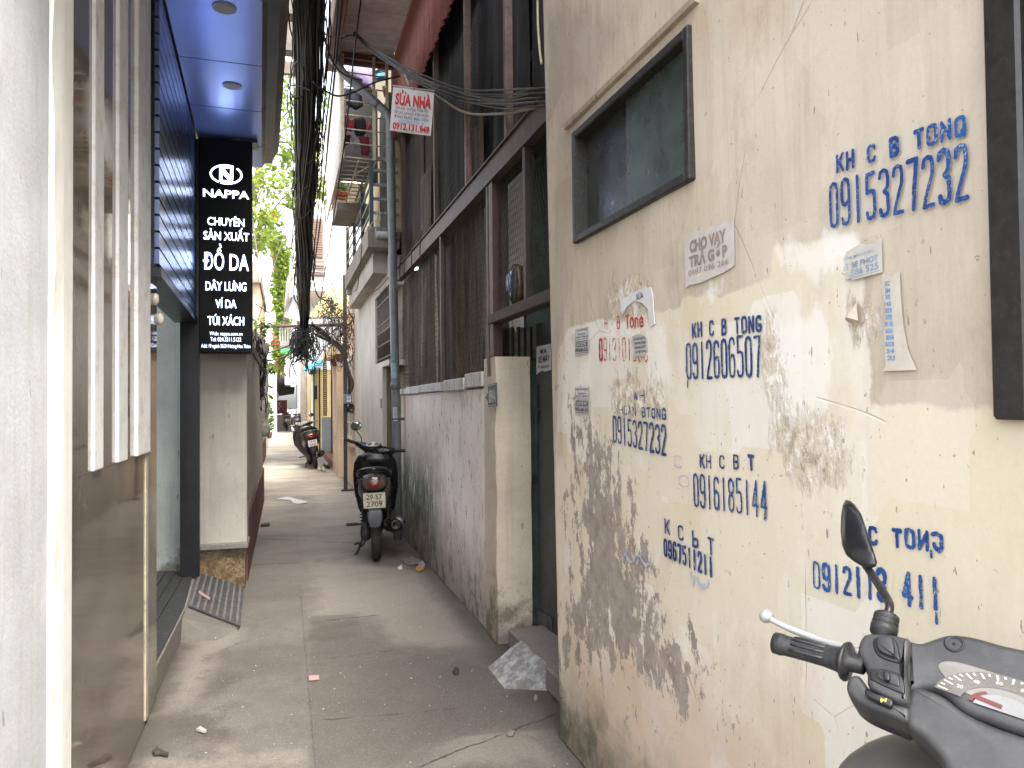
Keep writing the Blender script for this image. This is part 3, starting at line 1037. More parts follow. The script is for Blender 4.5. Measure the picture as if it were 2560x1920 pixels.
class Sheet:
    """a flat sheet given by its four corners (tl, tr, br, bl) in space; u to the right 0..1, v down 0..1"""
    def __init__(self, tl, tr, br, bl, nrm):
        self.c = [np.asarray(q, float) for q in (tl, tr, br, bl)]
        self.n = np.asarray(nrm, float)

    def at(self, u, v, lift=0.0):
        a, b, c, d = self.c
        return (a * (1 - u) + b * u) * (1 - v) + (d * (1 - u) + c * u) * v + self.n * lift

    def paper(self, t=0.0007, outline=None, lift=0.0):
        mb = MB()
        pts = outline or [(0, 0), (1, 0), (1, 1), (0, 1)]
        mb.slab([self.at(u, v, lift + t) for u, v in reversed(pts)], -self.n * t * 0.8)
        return mb

    def text(self, mb, s, u0, u1, v_base, v_cap, bold=0.02, lift=0.002):
        o = self.at(u0, v_base, lift)
        e = self.at(u1, v_base, lift)
        up = self.at(u0, v_base - v_cap, lift)
        L = np.linalg.norm(e - o)
        hh = np.linalg.norm(up - o)
        write(mb, s, o, (e - o) / L, (up - o) / hh, L, hh, bold)

    def rect(self, mb, u0, v0, u1, v1, lift=0.0018):
        mb.quad(self.at(u0, v0, lift), self.at(u0, v1, lift), self.at(u1, v1, lift), self.at(u1, v0, lift))


WN = np.array([-1.0, 0, -LEAN])


def pump_flyer(sh, label, outline=None):
    t = thing("paper_flyer", label, "flyer", sh.at(.5, 1), 0, "small printed flyers glued to the walls")
    obj("sheet", sh.paper(outline=outline), PAPER, t)
    ink = MB()
    for (s, v, c, a, b) in (("THONG TAC CONG, HUT BE PHOT", .12, .05, .12, .9), ("PHUONG DUC PHA", .27, .055, .22, .82), ("0936.066.362 - 0934.566.362", .37, .055, .08, .92), ("THONG TAC VE SINH", .46, .035, .1, .9), ("0936.066.362", .90, .14, .08, .92), ("PHUC VU 24/24 GIA RE", .96, .03, .12, .9)):
        sh.text(ink, s, a, b, v, c, 0.03)
    for q in ((.05, .04, .95, .05), (.05, .96, .95, .97), (.05, .05, .065, .96), (.935, .05, .95, .96)):
        sh.rect(ink, *q)
    sh.rect(ink, .09, .50, .91, .72)
    obj("printing", ink, INK, t)
    inv = MB()
    sh.text(inv, "XE HÚT BỂ PHỐT", .13, .88, .685, .14, 0.03, 0.0026)
    obj("printing", inv, plain("flyer_white_print", (.6, .6, .6), .7), t, label="white lettering on a black bar")


WL = 0.0042
pump_flyer(Sheet(CW(1440, 968, WL), CW(1476.6, 967, WL), CW(1476.6, 1035.5, WL), CW(1440, 1034, WL), WN), "small black and white flyer flat on cream wall, the lower of the pair")
pump_flyer(Sheet(CW(1440, 822, WL), CW(1474, 816, WL), CW(1475, 882.5, WL), CW(1440, 888, WL), WN + np.array([0, 0, 0])), "small black and white flyer with its top left corner peeling off cream wall", [(0.0, .45), (-.45, .36), (-.2, .2), (.4, 0.05), (1, 0), (1, 1), (0, 1)])

sh = Sheet(CW(*Vp(1481, 509), WL), CW(*Vp(1589, 472), WL), CW(*Vp(1590, 590), WL), CW(*Vp(1484, 622), WL), WN)
t = thing("paper_flyer", "large faded grey flyer reading CHO VAY TRẢ GÓP below the sliding window", "flyer", sh.at(.5, 1), 0, "faded loan and pumping flyers")
obj("sheet", sh.paper(outline=[(0, 0), (1, 0), (1, .86), (.8, .93), (.62, .95), (.3, .99), (.1, .97), (0, 1)]), plain("faded_flyer_paper", (.52, .49, .455), .75, .14, 16, bump=.15, dirt=(.5, .44, .35)), t)
ink = MB()
sh.text(ink, "CHO VAY", .12, .86, .36, .20, 0.05)
sh.text(ink, "TRẢ GÓP", .10, .88, .64, .19, 0.05)
sh.text(ink, "0987 096 266", .08, .90, .80, .10, 0.0)
obj("printing", ink, plain("faded_brown_ink", (.27, .215, .20), .7, .3, 40), t)

sh = Sheet(CW(2110, 632, WL), CW(2208, 597, WL), CW(2211, 680.6, WL), CW(2114, 706, WL), WN)
t = thing("paper_flyer", "torn pale blue flyer ending in 586 525 under the top right number", "flyer", sh.at(.5, 1), 0, "faded loan and pumping flyers")
obj("sheet", sh.paper(outline=[(.12, .02), (.5, -.08), (.72, .06), (.82, .0), (1, .02), (1, 1), (.25, 1), (.2, .93), (.02, .9), (.12, .75), (.0, .62), (.06, .4), (.02, .22)]), plain("pale_blue_flyer", (.52, .495, .445), .75, .2, 14, bump=.2, dirt=(.5, .45, .36)), t)
ink = MB()
sh.text(ink, "THE MAY LO AN", .1, .8, .30, .09, 0.01)
sh.text(ink, "T BE PHOT", .08, .92, .60, .17, 0.02)
sh.text(ink, ".586 525", .16, .92, .86, .2, 0.02)
sh.rect(ink, .05, .92, .95, .935)
obj("printing", ink, plain("faded_blue_ink", (.22, .32, .45), .7, .4, 40), t)

sh = Sheet(CW(2211, 679, WL), CW(2253, 678, WL), CW(2296, 925, WL), CW(2211, 928, WL), WN)
t = thing("paper_flyer", "narrow torn white flyer with a column of broken blue print, nearest the black window", "flyer", sh.at(.5, 1), 0, "faded loan and pumping flyers")
obj("sheet", sh.paper(outline=[(0, 0.02), (.5, .05), (1, .0), (.85, .3), (.8, .55), (.84, .8), (1, 1), (0, 1), (.1, .95), (.06, .6), (.14, .4), (0, .2)]), plain("thin_white_flyer", (.56, .50, .42), .75, .15, 14, bump=.2, dirt=(.5, .45, .38)), t)
ink = MB()
for i, sx in enumerate(("JC", "JM", "EE", "H5", "EI", "IE", "II", "E2", "BI", "EI", "34", "2I")):
    sh.text(ink, sx, .12 + .02 * (i % 3), .42, .14 + i * .068, .04, 0.03)
obj("printing", ink, plain("bright_blue_ink", (.14, .30, .52), .7, .4, 40), t)

# torn strip reading SỬA, and a curl of paper
sh = Sheet(CW(1556, 738, WL), CW(1636, 716, WL), CW(1638, 775, WL), CW(1556, 790, WL), WN)
t = thing("paper_scrap", "torn white paper strip reading SỬA curling off flaking plaster", "paper", sh.at(.5, 1))
obj("sheet", sh.paper(.003, [(0, .25), (.25, .12), (.6, -.02), (.95, 0), (1, .4), (1.02, 1.6), (.9, 1.7), (.84, .9), (.7, .62), (.45, .42), (.2, .62), (.06, .95), (.0, .7)]), plain("scrap_paper", (.62, .61, .6), .7, .1, 10, bump=.2), t)
ink = MB()
sh.text(ink, "SỬA", .52, .74, .40, .22, 0.02, 0.0042)
obj("printing", ink, INK, t)
sh = Sheet(CW(1580, 838, WL), CW(1622, 832, WL), CW(1622, 890, WL), CW(1585, 895, WL), WN)
t = thing("paper_scrap", "grey scrap of printed paper stuck over the red number", "paper", sh.at(.5, 1))
obj("sheet", sh.paper(.0012, [(.1, .05), (.5, .0), (.8, .1), (1, .35), (.98, .75), (.8, 1), (.4, .95), (.05, 1), (.12, .6), (0, .3)]), plain("grey_scrap", (.42, .40, .37), .75, .15, 18), t)
ink = MB()
for i, sx in enumerate(("KHOAN", "CHONG THAM", "TRONG SUOT", "CAT BE TONG")):
    sh.text(ink, sx, .2, .9, .25 + .19 * i, .10, 0.02)
obj("printing", ink, INK, t)
p = CW(*Vp(1856, 682))
mb = MB()
pts = [(0, .028), (.012, .014), (.016, -.012), (.004, -.018), (-.012, -.014), (-.018, -.006), (-.008, .006)]
mb.add([p + np.array([-.022 * (1 - abs(b) / .03) - .004, -a, b]) for a, b in pts] + [p + np.array([-.030, .002, -.004])], [(i, (i + 1) % 7, 7) for i in range(7)])
mb.add([p + np.array([-.002, -a, b]) for a, b in pts], [tuple(range(7))])
solo("paper_scrap", mb, plain("kraft_scrap", (.45, .37, .29), .7, .2, 30), "curled brown scrap of paper sticking out of cream wall", "paper")

# ================================================================== LEFT: NEAR PILLAR AND STONE-CLAD WALL
XT = -0.63
pil = thing("plastered_wall", "grey plastered wall end with a pale cream corner strip at the left edge", "wall", (XT, 1.5, 0))
mb = MB()
mb.box((-1.4, 0.9, 0), (-0.60, 2.28, 4.4))
obj("wall_face", mb, plaster("grey_plaster", (0.60, 0.63, 0.65), stain=(0.42, 0.40, 0.36), amount=0.5, streak=0.5, scale=1.2), pil)
mb = MB()
secs = []
for z in np.linspace(0, 4.4, 60):
    j = 0.004 * math.sin(z * 7) + 0.003 * math.sin(z * 17 + 1)
    secs.append([(-1.4, 2.28, z), (-0.612, 2.28, z), (-0.592 + j * .6, 2.295 + j, z), (-0.588, 2.38, z), (-0.592, 2.49, z), (-0.605, 2.512, z), (-1.4, 2.512, z)])
mb.loft(secs, smooth=False)
obj("corner_strip", mb, plaster("cream_strip", (0.88, 0.875, 0.83), stain=(0.55, 0.50, 0.42), amount=0.3, streak=0.3), pil)


def stone_mat():
    g = G("polished_brown_stone")
    n1 = g.noise(1.6, 7, 0.66, 0.6)
    n2 = g.noise(6, 7, 0.75, 1.2)
    c = g.mix(g.ramp(n1, 0.3, 0.7), (0.10, 0.084, 0.065), (0.20, 0.168, 0.134))
    v = g.ma('ABSOLUTE', g.ma('SUBTRACT', g.noise(2.1, 6, 0.7, 1.5), 0.5))
    c = g.mix(g.ma('MULTIPLY', g.ramp(v, 0.012, 0.0), 0.35), c, (0.30, 0.26, 0.21))
    c = g.mix(g.ma('MULTIPLY', g.ramp(n2, 0.55, 0.75), 0.45), c, (0.06, 0.045, 0.033))
    sp = g.ramp(g.noise(30, 4, 0.6, s=(1, 1, .3)), 0.68, 0.72)
    c = g.mix(g.ma('MULTIPLY', sp, 0.3), c, (0.32, 0.28, 0.23))
    g.bump(g.noise(1.3, 3, 0.5), 0.12, 0.01)
    r = g.ma('ADD', g.ma('MULTIPLY', g.ramp(g.noise(4, 6, 0.7), 0.45, 0.8), 0.14), 0.04)
    return g.out(c, r, 0, 0.6)


STONE = stone_mat()
tw = thing("stone_clad_house", "house front clad in polished brown stone with white upright ribs, on the left", "house", (XT, 3.4, 0))
mb = MB()
zj = 1.272
mb.box((-1.1, 2.515, 0.0), (XT, 3.93, zj - .002))
mb.box((-1.1, 2.515, zj + .002), (XT, 3.93, 4.4))
mb.box((-1.1, 3.995, 0.0), (XT, 4.28, 4.4))
mb.box((-1.1, 2.515, zj - .002), (XT - .004, 3.93, zj + .002))
obj("stone_cladding", mb, STONE, tw)
WHITE_RIB = plain("chalky_white_rib", (.86, .86, .85), .6, .06, 6, ob=False, dirt=(.62, .58, .50))
for (y0, y1, o_) in ((2.89, 3.03, .010), (3.275, 3.46, .012), (3.66, 3.985, .016)):
    mb = MB()
    mb.bbox((XT - .03, y0, zj + .003), (XT + o_, y1, 4.4), .004)
    obj("upright_rib", mb, WHITE_RIB, tw)
mb = MB()
mb.bbox((XT - .05, 3.93, 0.02), (XT + .006, 3.994, zj + .002), .004)
obj("corner_trim", mb, plain("yellowed_trim", (.50, .44, .32), .5, .2, 8, ob=False, dirt=(.2, .17, .13)), tw)
mb = MB()
mb.box((-1.3, 4.284, 0), (-1.0, 4.6, 4.4))
mb.box((-6, 2.515, 4.402), (-.63, 4.28, 4.5))
mb.box((-6, 2.515, 0.0), (-1.45, 4.27, 4.4))
obj("back_wall", mb, plaster("dim_back_wall", (.22, .21, .2)), tw)
# sticker on the stone
sh = Sheet(PX(155.7, 647, XT + .001), PX(182, 675.6, XT + .001), PX(182, 728.5, XT + .001), PX(155.7, 715, XT + .001), (1, 0, 0))
t = thing("paper_flyer", "small bluish grey notice stuck on polished brown stone wall", "flyer", sh.at(.5, 1), 0, "small printed flyers glued to the walls")
obj("sheet", sh.paper(), plain("bluish_notice", (.50, .54, .58), .6, .1, 10), t)
ink = MB()
for (s, v, c) in (("THÔNG TẮC BỂ PHỐT", .16, .08), ("HÚT HẦM CẦU", .32, .08), ("0936 066 362", .48, .09), ("GỌI LÀ CÓ MẶT", .72, .07), ("24/24", .88, .07)):
    sh.text(ink, s, .12, .88, v, c, .02)
sh.rect(ink, .08, .535, .92, .55)
obj("printing", ink, plain("navy_ink", (.03, .05, .14), .6), t)

# ================================================================== LEFT: THE LEATHER SHOP
fd = ray(651, 1009)[:2]
fd = np.array([fd[0], fd[1], 0.0]) / np.hypot(*fd[:2])      # along the shop front, away from us
fn = np.array([fd[1], -fd[0], 0.0])                          # out into the alley
q0 = np.array(PY(492, 354, 6.45))
q0[2] = 0.0                                                  # foot of the post line


def SF(along, out, z):
    """shop-front frame: along the front from the post (negative = nearer), out into the alley"""
    return q0 + fd * along + fn * out + np.array([0, 0, z])


ZS = 3.60
shop = thing("leather_shop", "dark shop front with ridged panel, overhanging soffit painted with blue glow and recessed doorway", "shop", q0 + np.array([0, 0, 0]))


def fbox(mb, a0, a1, o0, o1, z0, z1):
    pts = [SF(a0, o0, z0), SF(a1, o0, z0), SF(a1, o1, z0), SF(a0, o1, z0)]
    mb.slab(pts[::-1] if o1 > o0 else pts, (0, 0, z1 - z0))


# ridged panel: boards with raised lips
g = G("blue_grey_alu")
n1 = g.noise(3, 4, 0.5, s=(1, 1, .2))
g.bump(g.noise(2.0, 3, 0.5), 0.05, 0.01)
ALU = g.out(g.mix(n1, (.13, .17, .28), (.18, .225, .36)), g.ma('ADD', g.ma('MULTIPLY', n1, .12), .20), .55, .5)
DARKALU = plain("near_black_alu", (.018, .018, .022), .35, .3, 6, .3, ob=False)
lp = MB()
zb = 2.19
nb = 17
hb = (ZS - zb) / nb
for i in range(nb):
    z0 = zb + i * hb
    fbox(lp, -2.35, -.03, -.12, 0.0, z0 + .012, z0 + hb)
obj("ridged_panel", lp, ALU, shop)
lp = MB()
fbox(lp, -2.35, -.03, -.10, -.022, zb - .004, ZS)
fbox(lp, -2.35, -.03, -.16, .008, zb - .05, zb - .006)
obj("shadow_gaps", lp, DARKALU, shop)
# soffit boards with joints, sloping fascia
sf = MB()
yj = [-4.2, -3.05, -2.05, -1.14, -.42, .62]
jpts = [gz for gz in ()]
joints = [PZ(655, 0, ZS), PZ(655, 166, ZS), PZ(655, 280, ZS), PZ(655, 367, ZS)]
al = [float(np.dot(p - q0, fd)) for p in joints]
al = [al[0] - 1.1, al[0] - .0] + al[1:] + [0.60]
xo = float(np.dot(joints[1] - q0, fn))
fas_dx, fas_dz = 0.145, 0.155
for i in range(len(al) - 1):
    a0, a1 = al[i] + .006, al[i + 1] - .006
    fbox(sf, a0, a1, 0.012, xo, ZS, ZS + .02)
obj("soffit", sf, None, shop)
sofm = G("blue_glow_soffit")
n1 = sofm.noise(1.4, 4, 0.5)
SOF = sofm.out(sofm.mix(n1, (.25, .37, .82), (.30, .43, .92)), 0.25, .35, .5)  # the sign's blue glow is put into the base colour
shop.children[-1].data.materials.append(SOF)
fm = MB()
for i in range(len(al) - 1):
    a0, a1 = al[i] + .006, al[i + 1] - .006
    o_ = xo
    fm.add([SF(a0, o_, ZS), SF(a1, o_, ZS), SF(a1, o_ + fas_dx, ZS + fas_dz), SF(a0, o_ + fas_dx, ZS + fas_dz), SF(a0, o_ + fas_dx, ZS + 1.3), SF(a1, o_ + fas_dx, ZS + 1.3),
            SF(a1, o_ + fas_dx - .03, ZS + 1.3), SF(a0, o_ + fas_dx - .03, ZS + 1.3), SF(a0, o_ - .03, ZS + .03), SF(a1, o_ - .03, ZS + .03)],
           [(0, 1, 2, 3), (3, 2, 5, 4), (4, 5, 6, 7), (0, 8, 9, 1), (8, 7, 6, 9), (0, 3, 4, 7, 8), (1, 9, 6, 5, 2)])
obj("fascia", fm, plain("grey_brown_fascia", (.17, .16, .155), .35, .15, 4, .3, ob=False), shop)
bk = MB()
fbox(bk, -5.2, .55, -.6, xo + fas_dx - .05, ZS + .03, ZS + 1.3)
obj("upper_storey", bk, DARKALU, shop)
for (px_, py_, r_) in ((561, 19, .062), (580, 214, .060), (595, 354, .058)):
    c = PZ(px_, py_, ZS)
    d = MB()
    d.lathe(c - np.array([0, 0, .006]), (0, 0, 1), [(0, r_), (.006, r_)], 28, False)
    dl = obj("downlight", d, plain("grey_rim", (.26, .25, .24), .4, .1, 5, .3), shop)
    d = MB()
    d.lathe(c - np.array([0, 0, .0085]), (0, 0, 1), [(0, r_ * .74), (.002, r_ * .76)], 28, False)
    obj("lens", d, plain("frosted_lens", (.42, .42, .42), .5, .08, 8), dl)
# post, doorway returns and interior
po = MB()
fbox(po, -.03, .045, -.12, .02, 0.0, ZS)
obj("post", po, DARKALU, shop)
inn = MB()
a = np.array(PZ(483, 1424, .15))
b_ = a + np.array([-.75, .16, 0])
dd = (b_ - a) / np.linalg.norm((b_ - a)[:2])
a = a - dd * .04
e = a + dd * 1.35
tt = np.array([dd[1], -dd[0], 0]) * -.05
inn.slab([a, e, e + tt, a + tt], (0, 0, 2.5))
obj("side_panel", inn, plaster("pale_green_grey_panel", (.52, .57, .55), stain=(.22, .22, .19), amount=.25, streak=.3, base=(.16, .14, .11), base_h=.32), shop)
inn = MB()
inn.box((-2.4, 4.3, 0), (-2.3, 8.2, 3.6))
inn.box((-2.4, 7.9, 0), (-.9, 8.0, 3.6))
inn.box((-2.4, 4.29, 0), (-1.0, 4.34, 3.6))
obj("interior", inn, plain("dim_interior", (.42, .42, .41), .8, .3, 3, ob=False), shop)
# two white caps on the stone return by the doorway
for (px_, py_) in ((385, 748), (397, 798)):
    c = PX(px_, py_, XT)
    k = MB()
    k.lathe(c - np.array([.01, 0, 0]), (1, 0, 0), [(0, .001), (0, .026), (.020, .026), (.030, .019), (.034, .001)], 18)
    for i in range(len(k.v)):
        k.v[i] = (k.v[i][0], c[1] + (k.v[i][1] - c[1]) * .8, c[2] + (k.v[i][2] - c[2]) * 1.2)
    solo("wall_fitting", k, plain("cream_plastic", (.62, .58, .50), .4, .1, 10), "rounded cream plastic wall fitting by the shop doorway, " + ("upper" if py_ < 770 else "lower") + " of two", "fitting", "plastic fittings by the doorway")

# ---- lit sign
YS = 6.28
sg = thing("shop_sign", "tall black illuminated box sign with white blue glowing lettering", "sign", PY(565, 883, YS))
A, Bq, C_, D_ = PY(497, 387, YS), PY(631, 392, YS), PY(629, 884, YS), PY(497.5, 881, YS)
sx0, sx1, sz0, sz1 = (A[0] + D_[0]) / 2, (Bq[0] + C_[0]) / 2, (C_[2] + D_[2]) / 2, ZS - .03
mb = MB()
mb.bbox((sx0, YS, sz0), (sx1, YS + .16, sz1), .006)
obj("housing", mb, plain("black_sign_face", (.003, .003, .004), .4, .3, 3, ob=False, spec=.15), sg)
mb = MB()
mb.box((sx1 - .09, YS + .02, sz1 + .0), (sx1 + .04, YS + .2, ZS - .002))
obj("bracket", mb, DARKALU, sg)
GLOW = emit("sign_glow_white", (.60, .70, 1.0), 1.3)
GLOW2 = emit("sign_small_glow", (.62, .75, 1.0), .55)
up, rt_, nn = np.array([0, 0, 1.0]), np.array([1.0, 0, 0]), np.array([0, -1.0, 0])
for (s, x0, x1, yb, yt, bold) in (("NAPPA", 508, 623, 491, 472, .012), ("CHUYÊN", 518.6, 611, 562, 543, .008), ("SẢN XUẤT", 509, 622.7, 598, 578, .008), ("ĐỒ DA", 508, 622, 673, 633, .006),
                                  ("DÂY LƯNG", 514, 616, 725, 704, .008), ("VÍ DA", 539, 591, 769, 749, .008), ("TÚI XÁCH", 519.5, 610, 812, 791, .008)):
    a, b_, c = PY(x0, yb, YS), PY(x1, yb, YS), PY(x0, yt, YS)
    m_ = MB()
    write(m_, s, (a[0], YS - .003, a[2]), rt_, up, b_[0] - a[0], c[2] - a[2], bold)
    obj("lettering", m_, GLOW, sg)
for (s, x0, x1, yb, yt) in (("Web: nappa.com.vn", 524, 606, 838, 829), ("Tel: 024.3211.5122", 526, 603, 853, 843), ("Add: 19 ngách 55/24 Hoàng Hoa Thám", 503.5, 626, 869, 860)):
    a, b_, c = PY(x0, yb, YS), PY(x1, yb, YS), PY(x0, yt, YS)
    m_ = MB()
    write(m_, s, (a[0], YS - .003, a[2]), rt_, up, b_[0] - a[0], c[2] - a[2], .0)
    obj("lettering", m_, GLOW2, sg)
c = np.array(PY(565.6, 436.4, YS))
ex, ez = np.array(PY(606, 436, YS))[0] - c[0], c[2] - np.array(PY(565, 461, YS))[2]
m_ = MB()


def arc(t0, t1, n=30, w_=.10):
    vs, fs = [], []
    for i in range(n + 1):
        t_ = t0 + (t1 - t0) * i / n
        for k in (1, 1 - w_ * (1 + .6 * abs(math.sin(t_)))):
            vs.append((c[0] + ex * k * math.cos(t_), YS - .003, c[2] + ez * k * math.sin(t_)))
    for i in range(n):
        fs.append((2 * i, 2 * i + 2, 2 * i + 3, 2 * i + 1))
    m_.add(vs, fs)


arc(R(62), R(240))
arc(R(-112), R(45))
Q = lambda x, z: (c[0] + ex * x, YS - .0035, c[2] + ez * z)
for poly in ([(-.42, -.75), (-.25, -.75), (-.25, .3), (-.42, .55)], [(.25, -.3), (.42, -.5), (.42, .8), (.25, .8)], [(-.40, .80), (.22, .80), (.22, .62), (-.15, .62), (.22, -.10), (.22, -.28), (-.40, .60)],
             [(-.22, .26), (.40, -.55), (.40, -.75), (-.22, -.75), (-.22, -.6), (.16, -.6), (-.22, .05)]):
    m_.add([Q(*p) for p in poly], [tuple(range(len(poly)))])
obj("logo", m_, GLOW, sg)

# ---- doorstep, ramp and rubber mats
stp = MB()
stp.add([], [])
e0, e1 = PZ(393, 1660, .15), PZ(466, 1515, .15)
e2 = PZ(492, 1426, .15)
poly = [(-2.3, 4.285), (e0[0] - .01, 4.285), (e0[0], e0[1]), (e1[0], e1[1]), (e2[0], e2[1]), (-.75, 6.75), (-2.3, 8.0)]
stp.slab([(x, y, 0.0) for x, y in poly], (0, 0, .143))
solo("door_step", stp, plaster("step_concrete", (.20, .18, .16), amount=.5), "low grey concrete step inside the shop doorway", "step")
RUB = plain("black_rubber", (.025, .026, .028), .6, .3, 12, bump=.2, ob=False, dirt=(.075, .07, .065))
mt = MB()
c0, c1, c2, c3 = np.array((e0[0] - .012, 4.31, .146)), np.array((e1[0] - .012, e1[1], .146)), np.array((e2[0] - .02, e2[1] - .05, .146)), np.array((-1.5, 6.9, .146))
mt.slab([c0, c1, c2, c3, np.array((-1.5, 4.31, .146))], (0, 0, .012))
for i in range(9):
    x = -.78 - i * .075
    mt.box((x, 5.2 + i * .02, .158), (x + .02, 6.62 + i * .03, .166))
solo("rubber_mat", mt, RUB, "flat black rubber mat with ribs on the shop doorstep", "mat", "rubber mats at the shop door")
g0, g1 = PZ(597, 1571, 0), PZ(607, 1469, 0)
rm = MB()
T0, T1 = np.array([e1[0], e1[1], .140]), np.array([e2[0] + .01, e2[1] - .03, .140])
B0, B1 = np.array([g0[0], g0[1], .004]), np.array([g1[0], g1[1], .004])
rm.add([T0, T1, B1, B0, T0 * [1, 1, 0], T1 * [1, 1, 0]], [(0, 3, 2, 1), (0, 4, 3), (1, 2, 5), (0, 1, 5, 4), (4, 5, 2, 3)])
rm.add([T0 + [.002, -.25, -.01], T0, B0 + [0, 0, -.012], B0 + [-.10, -.18, -.03], T0 * [1, 1, 0] + [.0, -.3, -.03]], [(0, 3, 2, 1), (0, 4, 3)])
solo("concrete_ramp", rm, plaster("ramp_concrete", (.165, .152, .135), amount=.6, scale=1.5), "small concrete wedge ramp from the alley up to the shop step", "ramp")
mt = MB()
up_ = np.array([.02, 0, .012])
rb = MB()
mt.slab([T0 + up_ * .5, B0 + up_ * .4, B1 + up_ * .4, T1 + up_ * .5], (0, 0, .008))
for i in range(8):
    f = .06 + i * .125
    pa, pb = T0 * (1 - f) + B0 * f, T1 * (1 - f) + B1 * f
    d = (B0 - T0) / np.linalg.norm(B0 - T0) * .016
    rb.slab([pa + [0, .01, .0125], pa + d + [0, .01, .0125], pb + d + [0, -.01, .0125], pb + [0, -.01, .0125]], (0, 0, .012))
mo_ = solo("rubber_mat", mt, plain("grey_ribbed_rubber", (.05, .052, .055), .6, .3, 12, bump=.2, ob=False, dirt=(.12, .115, .105)), "grey ribbed rubber mat lying on the little ramp", "mat", "rubber mats at the shop door")
obj("ribs", rb, plain("dusty_mat_rib", (.15, .145, .135), .7, .3, 12, ob=False), mo_)

# ---- the wall carrying the sign, and the alley wall behind it
sw = thing("sign_wall", "pale stub wall under the black sign with a ledge and brown marble foot", "wall", (-.5, 6.6, 0))
yy = 6.58
x0, x1 = PY(496, 1340, yy)[0], PY(617, 1340, yy)[0]
mb = MB()
mb.box((x0, yy, .36), (x1, yy + .28, 4.0))
obj("wall_face", mb, plaster("pale_olive_plaster", (.43, .415, .365), stain=(.27, .24, .18), amount=.35, streak=.35), sw)
mb = MB()
mb.bbox((x0 - .005, yy - .06, .335), (x1 + .012, yy + .26, .38), .006)
obj("ledge", mb, plain("grey_ledge", (.17, .165, .155), .5, .2, 9, ob=False, dirt=(.3, .28, .25)), sw)
mb = MB()
mb.box((x0, yy + .01, 0), (x1 - .015, yy + .27, .334))
g = G("brown_marble")
v = g.noise(9, 8, 0.75, 2.0)
c_ = g.mix(g.ramp(v, .4, .6), (.085, .05, .025), (.19, .125, .065))
c_ = g.mix(g.ramp(g.ma('ABSOLUTE', g.ma('SUBTRACT', g.noise(5, 6, .7, 1.5), .5)), .02, 0), c_, (.36, .29, .19))
obj("marble_foot", mb, g.out(c_, .35), sw)
aw = thing("alley_wall", "stained pale alley wall with red brown tiled foot behind the sign", "wall", (-.33, 9.5, 0))
mb = MB()
mb.box((-.62, 6.87, .52), (-.325, 12.4, 2.02))
obj("wall_face", mb, plaster("stained_pale_plaster", (.52, .48, .42), stain=(.18, .15, .12), amount=.7, streak=.7, peel=(.2, .17, .14), peel_t=.60), aw)
mb = MB()
mb.box((-.60, 6.875, 0), (-.30, 12.38, .52))
obj("tiled_foot", mb, plaster("red_brown_tile", (.15, .065, .05), stain=(.06, .04, .03), amount=.5), aw)
mb = MB()
mb.box((-.68, 6.872, 2.02), (-.30, 12.4, 2.10))
obj("coping", mb, plaster("dark_coping", (.12, .10, .085)), aw)

# ================================================================== RIGHT: THE MESH-CLAD WORKSHOP
XM = 1.27
ws = thing("mesh_clad_workshop", "dark workshop with chicken wire, brown boards and a red corrugated eave above a low wall", "workshop", (XM, 6.5, 0))
mb = MB()
ys = np.linspace(4.84, 8.62, 60)
zs = np.linspace(0, 1.585, 26)
for j in range(len(zs) - 1):
    pass
vs = [(XM + .002 * math.sin(y * 4 + z * 3) + .001 * math.sin(y * 11 - z * 7), y, z) for z in zs for y in ys]
n = len(ys)
mb.add(vs, [(j * n + i, (j + 1) * n + i, (j + 1) * n + i + 1, j * n + i + 1) for j in range(len(zs) - 1) for i in range(n - 1)], True)
mb.box((XM + .03, 4.84, 0), (XM + .2, 8.62, 1.58))


